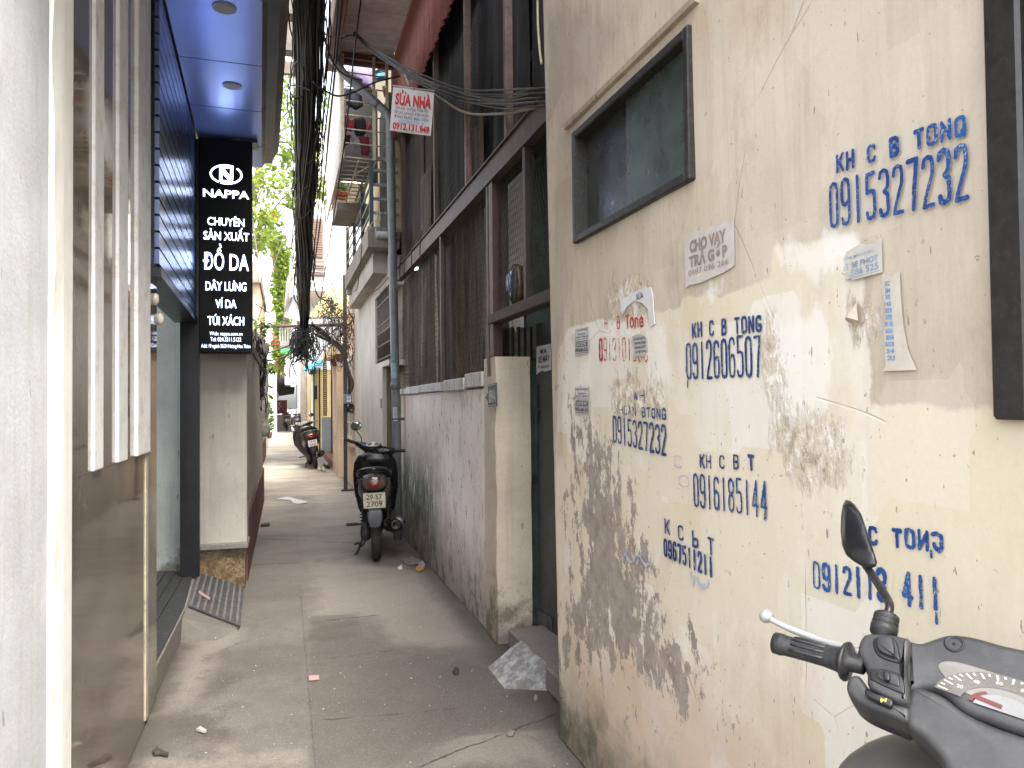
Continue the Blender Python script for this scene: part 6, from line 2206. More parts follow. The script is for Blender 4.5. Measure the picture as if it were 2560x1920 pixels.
mb = MB()
q = [PY(758, 925, 22.6), PY(780, 906, 23.4), PY(806, 898, 24.4), PY(806, 911, 24.4), PY(788, 915, 23.6)]
vs = []
for (x, y, D) in ((758, 926, 22.6), (783, 922, 22.6), (790, 912, 22.8), (806, 912, 22.8)):
    vs.append(PY(x, y, D))
for (x, y, D) in ((764, 914, 24.4), (785, 905, 24.4), (796, 902, 24.4), (808, 898, 24.4)):
    vs.append(PY(x, y, D))
mb.add(vs + [v - np.array([0, 0, .03]) for v in vs], [(0, 1, 5, 4), (1, 2, 6, 5), (2, 3, 7, 6), (8, 12, 13, 9), (9, 13, 14, 10), (10, 14, 15, 11), (0, 8, 9, 1), (1, 9, 10, 2), (2, 10, 11, 3), (0, 4, 12, 8), (3, 11, 15, 7)])
obj("teal_awning", mb, plain("teal_sheet", (.02, .38, .46), .5, .15, 7, ob=False), yh)
mb = MB()
mb.bbox(PY(775, 935, 24.2), PY(790, 920, 24.5), .02)
obj("meter_cabinet", mb, plain("black_cabinet", (.03, .03, .03), .6), yh)
gh = thing("grey_house", "weathered grey plank and white fronted houses near the gate at the alley's end", "house", (.95, 36, 0))
x36 = PY(757, 1050, 31)[0]
mb = MB()
mb.box((x36, 31, 0), (2.2, 36, 3.4))
obj("plank_wall", mb, plaster("grey_plank", (.34, .30, .26), stain=(.12, .1, .08), amount=.6, streak=.9), gh)
mb = MB()
mb.box((x36 - .10, 36.2, 0), (2.2, 43.5, 1.25))
mb.box((x36 - .10, 36.2, 1.251), (x36 + .05, 37.0, 3.0))
obj("white_wall", mb, plain("bright_white_wash", (.72, .71, .69), .7, .06, 4, ob=False), gh)
mb = MB()
mb.box((x36 - .05, 37.0, 1.251), (2.2, 43.5, 2.5))
obj("shutter", mb, plain("grey_brown_shutter", (.15, .11, .095), .6, .2, 4, ob=False), gh)
mb = MB()
mb.box((PY(712, 950, 40)[0], 39.5, PY(712, 962, 40)[2]), (2.2, 43.5, PY(712, 930, 40)[2]))
obj("tin_hood", mb, plain("grey_tin", (.30, .31, .33), .5, .2, 3, .3, ob=False), gh)
mb = MB()
p0, p1 = PY(727, 967, 35.8), PY(739, 954, 35.8)
sgn = thing("notice_board", "small white and red notice hanging near the alley's far end", "sign", p0)
mb.box((p0[0], 35.8, p0[2]), (p1[0], 35.83, p1[2]))
obj("board", mb, plain("white_board", (.6, .57, .55), .5), sgn)
mb = MB()
for k in range(3):
    mb.box((p0[0] + .02, 35.795, p0[2] + .04 + k * .07), (p1[0] - .02, 35.7985, p0[2] + .075 + k * .07))
obj("red_bands", mb, plain("notice_red", (.5, .06, .05), .5), sgn)

# upper white house with brown shutters
uh = thing("white_house", "bright white upper storey with brown louvred shutters behind the bundle", "house", (1.2, 17.5, 0))
mb = MB()
a, b = PY(774, 726, 17.3), PY(885, 420, 17.3)
mb.box((a[0], 17.3, a[2]), (2.6, 23, 7.6))
mb.box((1.32, 17.35, 0), (2.6, 23, a[2] - .01))
obj("wall", mb, plain("sunlit_white_wash", (.74, .73, .71), .7, .05, 4, ob=False), uh)
for (xa, ya_, xb, yb2) in ((777, 645, 808, 548), (777, 690, 812, 652)):
    p0, p1 = PY(xa, ya_, 17.28), PY(xb, yb2, 17.28)
    mb = MB()
    mb.box((p0[0], 17.25, p0[2]), (p1[0], 17.298, p1[2]))
    n_ = max(5, int((p1[2] - p0[2]) / .055))
    for i in range(n_):
        z = p0[2] + .03 + (p1[2] - p0[2] - .06) * i / n_
        mb.box((p0[0] + .03, 17.232, z), (p1[0] - .03, 17.2495, z + .03))
    obj("shutter", mb, SH_, uh)
mb = MB()
p0, p1 = PY(780, 660, 16.9), PY(832, 655, 16.9)
for zz_ in (p0[2], p0[2] - .16):
    mb.tube([(p0[0] - .1, 16.9, zz_), (p1[0], 16.9, zz_)], .014, 6)
mb.tube([(p1[0], 16.9, p0[2]), (p1[0], 16.9, p0[2] - .55)], .014, 6)
mb.tube([(p1[0], 16.9, p0[2]), (p1[0], 17.3, p0[2])], .014, 6)
obj("balcony_rail", mb, plain("light_blue_rail", (.35, .52, .62), .5, .1, 6, ob=False), uh)
mb = MB()
p0 = PY(866, 640, 17.0)
mb.box((p0[0], 16.8, 3.8), (p0[0] + .06, 17.298, PY(866, 560, 17)[2]))
obj("cream_post", mb, plain("cream_post_paint", (.48, .42, .32), .6, .15, 6, ob=False), uh)
# yellow awning on a frame
q = [PY(771, 792, 13.9), PY(868, 788, 13.9), PY(884, 716, 16.4), PY(828, 710, 16.4)]
ay = thing("yellow_awning", "translucent yellow corrugated awning on brown bars over the alley's right side", "awning", q[0])
mb = MB()
N_ = 40
rows = []
for j in range(13):
    v = j / 12
    row = []
    for i in range(N_ + 1):
        u = i / N_
        row.append((q[0] * (1 - u) + q[1] * u) * (1 - v) + (q[3] * (1 - u) + q[2] * u) * v + np.array([0, 0, .012 * math.sin(u * 75)]))
    rows.append(row)
mb.add([p for r_ in rows for p in r_], [(j * (N_ + 1) + i, j * (N_ + 1) + i + 1, (j + 1) * (N_ + 1) + i + 1, (j + 1) * (N_ + 1) + i) for j in range(12) for i in range(N_)], True)
obj("sheet", mb, leafmat("yellow_fibreglass", (.62, .50, .17), (.70, .58, .26), .6), ay)
mb = MB()
L_ = lambda u, v, d=-.03: (q[0] * (1 - u) + q[1] * u) * (1 - v) + (q[3] * (1 - u) + q[2] * u) * v + np.array([0, 0, d])
for v in (.0, .25, .5, .75, 1.0):
    mb.tube([L_(0, v), L_(1, v)], .012, 6)
for u in (0, .5, 1):
    mb.tube([L_(u, 0, -.045), L_(u, 1, -.045)], .024, 6)
obj("frame", mb, plain("brown_awning_bar", (.16, .11, .08), .6, .3, 8, ob=False), ay)

# ================================================================== LEFT SIDE FURTHER UP
lh = thing("left_white_house", "low pale house wall along the left of the alley beyond the creeper", "house", (-.65, 18, 0))
mb = MB()
mb.box((-1.6, 12.55, .55), (-.52, 23.0, 2.6))
obj("wall", mb, plaster("pale_green_white_wash", (.55, .55, .47), stain=(.3, .27, .2), amount=.35, streak=.4), lh)
mb = MB()
mb.box((-1.6, 12.56, 0), (-.50, 22.9, .55))
obj("tiled_foot", mb, plaster("red_brown_tile", (.15, .065, .05)), lh)
mb = MB()
mb.box((-2.0, 23.1, 0), (-.72, 44, 2.7))
obj("far_wall", mb, plaster("pale_yellow_wash", (.58, .54, .40), stain=(.3, .27, .2), amount=.3), lh)
bk_ = thing("brick_house", "orange brick house gable with a dark tiled eave just right of the sign", "house", (-.9, 15.2, 0))
mb = MB()
p0, p1 = PY(650, 800, 15), PY(630, 690, 15)
mb.slab([(-3.5, 15, 2.2), (p0[0], 15, 2.2), (PY(648, 690, 15)[0], 15, p1[2]), (PY(632, 560, 15)[0] - .3, 15, PY(632, 560, 15)[2]), (-3.5, 15, PY(632, 560, 15)[2])], (0, 4.5, 0))
g = G("orange_brick")
br = g.n("ShaderNodeTexBrick")
g.put(br.inputs["Vector"], g.map(g.pos, (1, 1, 1)))
br.inputs["Scale"].default_value = 6
br.inputs["Color1"].default_value = (.42, .15, .06, 1)
br.inputs["Color2"].default_value = (.50, .24, .11, 1)
br.inputs["Mortar"].default_value = (.5, .42, .3, 1)
obj("wall", mb, g.out(g.mix(g.ramp(g.noise(5, 6, .7), .4, .6), br.outputs[0], (.55, .36, .2)), .85), bk_)
mb = MB()
a, b = PY(632, 556, 14.8), PY(652, 686, 14.8)
mb.slab([a, b, b + [0, 0, -.09], a + [0, 0, -.09]], (0, 4.8, 0))
mb.slab([b + [0, 0, -.092], b + [-.5, 0, -.092], b + [-.5, 0, -.15], b + [0, 0, -.15]], (0, 4.8, 0))
obj("eave", mb, plain("grey_brown_tile", (.14, .115, .10), .7, .3, 6, ob=False), bk_)
# dark overhanging roof seen past the soffit's edge
dk = thing("dark_canopy", "dark overhanging roof with a small frame of posts between soffit and black bundle", "canopy", (.0, 9, 4.8))
mb = MB()
Y9 = 9.4
a, b = PY(640, 22, Y9), PY(738, -60, Y9)
mb.box((a[0] - .5, Y9, a[2]), (b[0], Y9 + 1.2, b[2] + .8))
a, b = PY(690, 180, Y9), PY(740, 155, Y9)
mb.box((a[0] - .4, Y9, a[2]), (b[0], Y9 + .06, b[2]))
a, b = PY(697, 155, Y9), PY(704, 22, Y9)
mb.box((a[0], Y9, a[2] - .001), (b[0], Y9 + .05, b[2] + .001))
a, b = PY(714, 122, Y9), PY(742, 55, Y9)
mb.box((a[0], Y9 + .02, a[2]), (b[0], Y9 + .05, b[2]))
obj("frame", mb, plain("dim_brown_canopy", (.085, .072, .060), .8, .3, 5, ob=False), dk)
# far pale apartment block
ab = thing("apartment_block", "pale sunlit apartment block with grey blue windows far behind the left roofs", "building", PY(672, 900, 40))
mb = MB()
a, b = PY(643, 900, 40), PY(690, 612, 40)
mb.box((a[0], 40, 0), (b[0], 47, b[2]))
obj("wall", mb, plain("sunlit_white_wash2", (.72, .73, .74), .7, .05, 3, ob=False), ab)
for (x0, y0, x1, y1) in ((664, 686, 683, 657), (664, 732, 683, 692), (664, 778, 683, 750), (655, 520, 690, 465)):
    a, b = PY(x0, y0, 39.9), PY(x1, y1, 39.9)
    if y1 < 600:
        continue
    mb = MB()
    mb.box((a[0], 39.93, a[2]), (b[0], 39.999, b[2]))
    wn2 = obj("window", mb, plain("pale_window_frame", (.5, .54, .56), .5, .08, 4, ob=False), ab)
    mb = MB()
    for k in range(2):
        w_ = (b[0] - a[0]) / 2
        mb.box((a[0] + k * w_ + .05, 39.91, a[2] + .06), (a[0] + (k + 1) * w_ - .05, 39.928, b[2] - .06))
    obj("pane", mb, glass_dark("far_pane", (.24, .30, .34), .2, .2), wn2)
tb = thing("blue_tower", "distant pale blue block glimpsed through the tree's leaves", "building", PY(672, 900, 70))
mb = MB()
a, b = PY(662, 900, 70), PY(690, 455, 70)
mb.box((a[0], 70, 0), (b[0], 78, b[2]))
obj("wall", mb, plain("pale_blue_wash", (.42, .62, .74), .7, .06, 2, ob=False), tb)
mb = MB()
for k in range(5):
    mb.box((a[0] + .2, 69.9, b[2] - 1.2 - k * 2.2), (b[0] - .2, 69.999, b[2] - .7 - k * 2.2))
obj("window_band", mb, glass_dark("far_pane", (.24, .30, .34), .2, .2), tb)
# ivy-clad tree between the block and the bundle
iv = thing("ivy_column", "tall yellow green creeper clad trunk left of the black bundle", "tree", PY(700, 900, 26))
mb = MB()
mb.tube(curve([PY(698, 930, 26), PY(700, 830, 26), PY(702, 740, 26), PY(694, 660, 26), PY(684, 610, 26)]), .16, 8)
obj("trunk", mb, plain("orange_brown_bark", (.30, .17, .09), .85, .3, 6, ob=False), iv)
mb = MB()
cl = [(PY(704 + 5 * math.sin(k), 625 + k * 22, 25.8), (.22, .25, .28)) for k in range(13)] + [(PY(690, 610, 26), (.5, .3, .3)), (PY(708, 660, 25.8), (.25, .2, .5)), (PY(660, 590, 25), (.6, .3, .3)), (PY(675, 600, 25), (.5, .3, .3))]
crown_leaves(mb, cl, 75, .22, .13)
obj("foliage", mb, LEAF_A, iv)
# white gutters and lean-to roofs
lr = thing("lean_to_roof", "pale grey lean-to roof sloping beside the black bundle", "roof", PY(730, 800, 18))
mb = MB()
mb.slab([PY(711, 792, 17.6), PY(728, 742, 19.2), PY(742, 745, 19.2), PY(740, 800, 17.6)], (.05, .3, .10))
obj("sheet", mb, plain("pale_grey_roof", (.36, .35, .34), .7, .15, 6, ob=False), lr)
mb = MB()
mb.tube([PY(711, 795, 17.5), PY(728, 744, 19.1)], .03, 6)
obj("gutter", mb, plain("dark_gutter", (.12, .11, .10), .6), lr)
lr = thing("lean_to_roof", "higher grey white lean-to roof left of the bundle with ivy beneath", "roof", PY(730, 620, 20))
mb = MB()
mb.slab([PY(714, 614, 19.6), PY(733, 560, 21), PY(752, 560, 21), PY(750, 625, 19.6)], (.05, .3, .10))
obj("sheet", mb, plain("grey_white_roof", (.45, .46, .46), .7, .1, 6, ob=False), lr)
mb = MB()
for (x0, y0, x1, y1) in ((714, 812, 730, 640), (709, 820, 721, 700)):
    mb.tube([PY(x0, y0, 19.5), PY(x1, y1, 19.9)], .04, 6)
obj("down_pipe", mb, plain("cream_pipe", (.5, .46, .38), .6), lr)
wb = thing("white_balcony", "small white balcony with upright bars and brown curtain under the cross bar", "balcony", PY(728, 855, 21))
mb = MB()
a, b = PY(700, 853, 21), PY(752, 822, 21)
for i in range(9):
    x = a[0] + (b[0] - a[0]) * i / 8
    mb.box((x - .02, 21, a[2]), (x + .02, 21.03, b[2]))
mb.box((a[0], 20.98, b[2]), (b[0], 21.05, b[2] + .06))
mb.box((a[0], 20.9, a[2] - .14), (b[0], 21.8, a[2] - .001))
obj("railing", mb, plain("white_rail_paint", (.66, .65, .63), .5, .06, 5, ob=False), wb)
mb = MB()
mb.box((a[0] + .5, 21.3, a[2]), (b[0] - .1, 21.35, b[2] + .25))
obj("curtain", mb, plain("brown_curtain", (.16, .09, .07), .8), wb)
mb = MB()
p = [PY(702, 886, 22.5), PY(738, 878, 22.5), PY(738, 870, 23.4), PY(702, 876, 23.4)]
mb.slab(p, (0, 0, .05))
solo("green_awning", mb, plain("green_sheet", (.05, .42, .10), .5, .15, 6, ob=False), "bright green awning under the white balcony", "awning")
mb = MB()
for (x0, y0, x1, y1) in ((684, 830, 684, 868), (678, 862, 700, 862), (678, 862, 678, 852), (700, 862, 700, 852), (678, 852, 700, 852)):
    mb.tube([PY(x0, y0, 22), PY(x1, y1, 22)], .022, 5)
solo("red_frame", mb, plain("red_lamp_frame", (.42, .05, .05), .5), "small red metal frame hanging over the alley left of the balcony", "frame")
pl = thing("blossoming_plant", "cluster of red orange blossom and lanterns high behind the left leaves", "plant", PY(672, 560, 22))
mb = MB()
for i in range(40):
    leaf(mb, PY(rng.uniform(662, 694), rng.uniform(530, 555), 22), rng.normal(0, 1, 3), .22, .14)
obj("blossom", mb, leafmat("red_orange_blossom", (.55, .10, .05), (.65, .25, .06), .3), pl)
mb = MB()
mb.tube([PY(672, 600, 22), PY(675, 545, 22)], .02, 5)
obj("stem", mb, BARK, pl)

# ---- the end of the alley
gt = thing("alley_gate", "red brown corrugated iron gate over grey block wall closing the alley's far end", "gate", (-.4, 44, 0))
mb = MB()
a, b = PY(664, 1035, 44), PY(718, 1000, 44)
n_ = 90
vs = []
for i in range(n_ + 1):
    x = a[0] + (b[0] - a[0]) * i / n_
    y = 44 + .025 * math.sin(i * 1.05)
    vs += [(x, y, a[2]), (x, y, b[2]), (x, y + .02, b[2]), (x, y + .02, a[2])]
mb.add(vs, sum([[(4 * i, 4 * i + 4, 4 * i + 5, 4 * i + 1), (4 * i + 2, 4 * i + 6, 4 * i + 7, 4 * i + 3), (4 * i + 1, 4 * i + 5, 4 * i + 6, 4 * i + 2)] for i in range(n_)], []), True)
obj("iron_sheet", mb, plain("red_brown_iron", (.17, .055, .055), .6, .2, 5, ob=False), gt)
mb = MB()
for k in range(4):
    mb.box((-1.2, 44.05, k * .225), (.4, 44.25, k * .225 + .218))
obj("block_wall", mb, plain("grey_block", (.30, .30, .27), .8, .15, 4, ob=False), gt)
mb = MB()
mb.box((a[0] + .45, 43.9, 0), (a[0] + .52, 43.96, 1.9))
obj("gate_post", mb, plain("white_post", (.6, .57, .52), .6), gt)
mb = MB()
for (x, y) in ((692, 1010), (697, 1013), (699, 1008), (692, 1018), (697, 1020), (702, 1016), (697, 1023)):
    p = PY(x, y, 43.95)
    mb.box((p[0] - .03, 43.955, p[2] - .03), (p[0] + .03, 43.965, p[2] + .03))
obj("paint_marks", mb, plain("white_chalk_mark", (.55, .5, .5), .7), gt)
mb = MB()
mb.slab([PY(664, 995, 43.6), PY(735, 985, 43.6), PY(742, 925, 43.6), PY(664, 945, 43.6)], (0, .2, 0))
fw_ = solo("tarpaulin", mb, plain("dark_tarpaulin", (.06, .05, .045), .8, .5, 4, ob=False), "dark tarpaulin and boards hung above the red brown gate", "tarpaulin")
mb = MB()
mb.slab([PY(686, 986, 43.3), PY(692, 974, 43.3), PY(697, 986, 43.3), PY(696, 1000, 43.3), PY(688, 1000, 43.3)], (0, .03, 0))
solo("washing", mb, plain("white_washing", (.65, .63, .6), .8), "white cloth hanging over the red brown gate", "cloth")
mb = MB()
mb.slab([PY(662, 946, 41), PY(722, 930, 41), PY(722, 918, 43.2), PY(662, 925, 43.2)], (0, 0, .06))
solo("tin_roof", mb, plain("sunlit_tin", (.50, .44, .34), .6, .2, 4, ob=False), "sunlit tan tin roof above the gate's tarpaulin", "roof")
pl = thing("potted_shrub", "leafy green shrub in a pot against the left wall before the gate", "shrub", (-.62, 33, 0))
c_ = PZ(672, 1095, 0)
pl.location = tuple(map(float, c_))
mb = MB()
mb.lathe(c_, (0, 0, 1), [(0, .11), (.24, .17), (.27, .18), (.26, .15)], 14)
obj("pot", mb, plain("brown_clay_pot", (.22, .11, .08), .7), pl)
mb = MB()
crown_leaves(mb, [(c_ + [.06, 0, .55], (.2, .2, .25)), (c_ + [.02, 0, .95], (.2, .2, .3)), (c_ + [-.02, 0, 1.3], (.13, .15, .25))], 130, .15, .07)
obj("foliage", mb, LEAF_B, pl)

# ================================================================== MOTOR SCOOTERS
BLK = plain("gloss_black_plastic", (.008, .008, .009), .25, .3, 6, spec=.5)
MATB = plain("matt_black_plastic", (.016, .016, .017), .55, .3, 9, dirt=(.035, .032, .03))
TYRE = plain("tyre_rubber", (.018, .017, .016), .8, .3, 14, bump=.3, dirt=(.05, .045, .04))
ALLOY = plain("dull_alloy", (.30, .30, .30), .4, .25, 12, .7, dirt=(.12, .11, .10))
CHROME = plain("chrome", (.55, .55, .56), .15, .1, 8, 1.0)
MIRR = plain("mirror_glass", (.42, .43, .40), .08, .1, 4, .9)
GREYP = plain("grey_blue_plastic", (.10, .105, .12), .5, .2, 8)
REDL = plain("red_lens", (.30, .012, .018), .15, .2, 8)
REDH = plain("bright_red_lens", (.22, .012, .02), .2, .1, 8)
SMOKE = plain("smoky_lens", (.075, .05, .045), .12, .3, 8)
PLATE = plain("number_plate_white", (.52, .50, .40), .55, .1, 10, dirt=(.25, .2, .14))
PLINK = plain("plate_ink", (.02, .02, .02), .5)
X_, Y_, Z_ = np.array([1., 0, 0]), np.array([0, 1., 0]), np.array([0, 0, 1.])


def scooter(name, label, loc, rotz, lean=0.0, steer=0.0, cat="scooter", body=BLK, shield=BLK, plate=("29-S7", "2709"), platem=PLATE, seat=MATB, flap=GREYP, wide=1.0, bars="black", mirrors=(-1,), tail="round", handlebar=True, group=None, detail=True, tailc=None, tilt_bar=0.0):
    t = thing(name, label, cat, loc, rotz, group)
    t.rotation_euler = (0, lean, rotz)
    A = lambda nm, mb, m, par=t: obj(nm, mb, m, par, local=True)
    Rw, rt = .282, .046
    for (nm, yw) in (("rear_wheel", 0.0), ("front_wheel", 1.22)):
        mb = MB()
        mb.ring((0, yw, Rw), X_, Rw - rt, rt, 34, 10, 1.0)
        wh = A(nm, mb, TYRE)
        mb = MB()
        mb.ring((0, yw, Rw), X_, Rw - 2 * rt + .006, .014, 30, 6, 2.0)
        mb.lathe((-.05, yw, Rw), X_, [(0, .02), (0, .055), (.1, .055), (.1, .02)], 14)
        for k in range(5):
            a = k * 2 * math.pi / 5
            d = np.array([0, math.cos(a), math.sin(a)])
            mb.tube([np.array([0, yw, Rw]) + d * .05, np.array([0, yw, Rw]) + d * (Rw - 2 * rt)], .013, 5)
        A("rim", mb, plain("dark_alloy_rim", (.06, .06, .06), .4, .3, 12, .5), wh)
    # front fork and fender
    mb = MB()
    for s in (-1, 1):
        mb.tube([(s * .075, 1.22, Rw), (s * .07, 1.06, .74)], .017, 8)
    A("front_fork", mb, MATB)
    mb = MB()
    secs = []
    for a in np.linspace(-.35, 2.3, 16):
        c_ = np.array([0, 1.22 + (Rw + .02) * math.cos(a), Rw + (Rw + .02) * math.sin(a)])
        o_ = np.array([0, math.cos(a), math.sin(a)])
        secs.append([c_ - X_ * .06 - o_ * .03, c_ - X_ * .045 + o_ * .012, c_ + o_ * .02, c_ + X_ * .045 + o_ * .012, c_ + X_ * .06 - o_ * .03, c_ + o_ * .008])
    mb.loft(secs)
    A("front_fender", mb, body)
    # engine, drive case, exhaust
    mb = MB()
    mb.loft([ell((-.095, y, z), X_, Z_, .05, h, 12, 3) for y, z, h in ((-.10, .28, .06), (-.02, .285, .095), (.2, .29, .085), (.42, .30, .10), (.55, .33, .06))])
    mb.loft([ell((0, y, z), X_, Z_, .075, h, 12, 3) for y, z, h in ((.30, .30, .05), (.36, .30, .11), (.56, .34, .11), (.62, .36, .05))])
    A("engine", mb, plain("oily_grey_metal", (.045, .042, .04), .5, .4, 14, .4))
    mb = MB()
    ex = [np.array([.16, .40, .24]), np.array([.175, .15, .285]), np.array([.19, -.16, .345])]
    mb.tube(curve([(.05, .5, .25), (.12, .48, .2), (.16, .40, .24)]), .018, 8)
    ax = (ex[2] - ex[1]) / np.linalg.norm(ex[2] - ex[1])
    mb.lathe(ex[0], ax, [(0, .025), (.05, .05), (.12, .06), (.52, .062), (.56, .05), (.565, .03), (.55, .018)], 18)
    exo = A("exhaust", mb, plain("black_exhaust", (.018, .017, .016), .45, .4, 14, .4, dirt=(.05, .04, .03)))
    mb = MB()
    mb.lathe(ex[0] + ax * .35 + [.03, 0, .03], ax, [(0, .045), (.16, .05), (.17, .02)], 12)
    A("heat_shield", mb, ALLOY, exo)
    if detail:
        for s in (-1, 1):
            mb = MB()
            a, b = np.array([s * .115, -.01, .30]), np.array([s * .115, .07, .63])
            d = (b - a)
            mb.tube([a, b], .014, 8)
            pth = []
            for k in range(100):
                th = k / 99 * 9 * 2 * math.pi
                pth.append(a + d * (.12 + .76 * k / 99) + np.array([.028 * math.cos(th), .027 * math.sin(th), 0]))
            mb.tube(pth, .0065, 5)
            A("shock_absorber", mb, MATB)
        mb = MB()
        mb.tube([(-.10, .42, .28), (-.19, .40, .29)], .012, 6)
        mb.bbox((-.30, .385, .275), (-.18, .425, .305), .01)
        mb.tube([(.10, .42, .28), (.2, .40, .29)], .012, 6)
        mb.bbox((.19, .385, .275), (.29, .425, .305), .01)
        A("footpeg", mb, MATB)
        mb = MB()
        mb.tube(curve([(-.07, .5, .26), (-.13, .44, .16), (-.19, .36, .03), (-.21, .33, .008)]), .011, 6)
        mb.tube(curve([(-.08, .2, .2), (-.14, .08, .13), (-.17, .02, .17), (-.2, -.02, .165)]), .010, 6)
        mb.box((-.23, .30, 0), (-.19, .36, .012))
        A("stand", mb, MATB)
    # tail and side panels: rings run from the seat nose back to the tail lamp
    W = wide
    mb = MB()
    secs = []
    for y, z, a, h, p in ((.62, .62, .10, .10, 2.6), (.50, .60, .135, .15, 2.6), (.30, .63, .150 * W, .16, 2.4), (.08, .68, .158 * W, .155, 2.3), (-.12, .725, .150 * W, .125, 2.2), (-.25, .755, .135 * W, .10, 2.1), (-.31, .765, .110 * W, .08, 2.0), (-.325, .765, .09 * W, .065, 2.0)):
        secs.append(ell((0, y, z), X_, Z_, a, h, 22, p))
    mb.loft(secs)
    A("tail_body", mb, body)
    mb = MB()
    secs = []
    for y, z, a, h in ((.66, .72, .06, .03), (.60, .745, .12, .05), (.40, .775, .14, .055), (.15, .81, .15 * W, .055), (-.05, .845, .14 * W, .05), (-.18, .86, .11 * W, .04), (-.24, .86, .06, .02)):
        secs.append(ell((0, y, z), X_, Z_, a, h, 18, 2.6))
    mb.loft(secs)
    A("seat", mb, seat)
    # grab rail
    mb = MB()
    mb.tube(curve([(-.145 * W, .05, .80), (-.15 * W, -.15, .845), (-.11 * W, -.29, .88), (0, -.335, .895), (.11 * W, -.29, .88), (.15 * W, -.15, .845), (.145 * W, .05, .80)]), .016, 8)
    A("grab_rail", mb, BLK if tail == "round" else plain("dark_grey_rail", (.05, .05, .055), .3, .2, 8))
    # tail lamp
    mb = MB()
    mb.loft([ell((0, y, .765), X_, Z_, a, h, 22, 2.2) for y, a, h in ((-.30, .118 * W, .080), (-.335, .108 * W, .072), (-.352, .085 * W, .055), (-.36, .05, .03))])
    tl = A("tail_lamp", mb, tailc or SMOKE)
    mb = MB()
    mb.loft([ell((0, y, .755), X_, Z_, a, h, 16, 4) for y, a, h in ((-.34, .045, .024), (-.365, .042, .022), (-.368, .03, .014))])
    A("lens", mb, REDH, tl)
    # under-tail, plate and flap
    mb = MB()
    secs = [ell((0, y, z), X_, Z_, a, h, 12, 3) for y, z, a, h in ((-.1, .60, .09, .06), (-.26, .63, .095, .05), (-.34, .64, .10, .03))]
    mb.loft(secs)
    mb.slab([(-.15 * W, -.28, .80), (.15 * W, -.28, .80), (.10, -.27, .52), (-.10, -.27, .52)], (0, .03, 0))
    A("under_tail", mb, MATB)
    pz0, pz1, py_ = .545, .685, -.375
    mb = MB()
    o_ = np.array([0, py_, pz0])
    tilt = np.array([0, -.02, pz1 - pz0])
    mb.slab([o_ - X_ * .098, o_ + X_ * .098, o_ + X_ * .098 + tilt, o_ - X_ * .098 + tilt], (0, .004, 0))
    npl = A("number_plate", mb, platem)
    mb = MB()
    nrm = np.array([0, -1, 0])
    tu = tilt / np.linalg.norm(tilt)
    write(mb, plate[0], o_ - X_ * .072 + tu * .080 + nrm * .002, X_, tu, .142, .046, .01)
    write(mb, plate[1], o_ - X_ * .072 + tu * .014 + nrm * .002, X_, tu, .142, .048, .01)
    A("lettering", mb, PLINK, npl)
    mb = MB()
    mb.loft([ell((0, y, z), X_, Y_, a, .012, 14, 3) for y, z, a in ((-.33, .555, .05), (-.345, .50, .066), (-.335, .43, .064), (-.315, .37, .05), (-.305, .355, .025))])
    A("rear_flap", mb, flap)
    # floor board and leg shield
    mb = MB()
    mb.loft([ell((0, y, z), X_, Z_, a, h, 16, 4) for y, z, a, h in ((.48, .40, .12, .10), (.60, .36, .15, .06), (.85, .36, .16, .055), (.95, .42, .15, .08))])
    A("floor_board", mb, MATB)
    mb = MB()
    secs = []
    for z, y, a, d in ((.26, .97, .12, .05), (.36, 1.00, .195, .06), (.56, .985, .235 * W, .07), (.74, .955, .240 * W, .075), (.86, .93, .225 * W, .08), (.94, .92, .18, .08), (.975, .925, .10, .06)):
        secs.append(ell((0, y, z), X_, Y_, a, d, 20, 2.8))
    mb.loft(secs)
    A("leg_shield", mb, shield)
    mb = MB()
    mb.loft([ell((0, 1.06 + dy, z), X_, Z_, a, h, 16, 2.2) for dy, z, a, h in ((-.06, .78, .12, .10), (.02, .77, .10, .075), (.05, .76, .05, .035))])
    A("front_lamp", mb, plain("clear_lens", (.35, .35, .36), .1, .1, 8))
    if handlebar:
        hb = bpy.data.objects.new("handlebar", None)
        COL.objects.link(hb)
        bpy.data.objects.remove(hb)
        c, s = math.cos(steer), math.sin(steer)
        def H(x, y, z):
            return np.array([c * x - s * y, .95 + s * x + c * y, z + tilt_bar * x])
        hx, hy = np.array([c, s, 0]), np.array([-s, c, 0])
        mb = MB()
        mb.tube([H(0, .02, .80), H(0, .0, 1.0)], .05, 12)
        secs = []
        for x, dz, a, h in ((-.22, .035, .030, .030), (-.15, .02, .05, .045), (-.08, .0, .085, .060), (0, -.005, .10, .066), (.08, .0, .085, .060), (.15, .02, .05, .045), (.22, .035, .030, .030)):
            secs.append(ell(H(x, .02, .985 + dz), hy, Z_, a, h, 16, 2.4))
        mb.loft(secs)
        hbo = A("handlebar", mb, body)
        for sd in (-1, 1):
            mb = MB()
            mb.tube([H(sd * .20, .015, 1.02), H(sd * .335, -.02, 1.045)], [.017, .0165], 10)
            for k in range(6):
                q = .225 + k * .018
                mb.lathe(H(sd * q, .015 - (q - .2) * .26, 1.02 + (q - .2) * .185), H(sd * .335, -.02, 1.045) - H(sd * .2, .015, 1.02), [(0, .0185), (.006, .0195), (.012, .0185)], 10)
            mb.lathe(H(sd * .335, -.02, 1.045), H(sd * .335, -.02, 1.045) - H(sd * .2, .015, 1.02), [(0, .016), (.002, .02), (.014, .02), (.016, .01)], 10)
            A("grip", mb, MATB if bars == "black" else ALLOY, hbo)
            mb = MB()
            mb.tube(curve([H(sd * .17, .06, 1.01), H(sd * .24, .075, 1.015), H(sd * .345, .04, 1.03)]), [.008] * 7 + [.006] * 6, 6)
            A("brake_lever", mb, CHROME if bars != "black" else MATB, hbo)
        mb = MB()
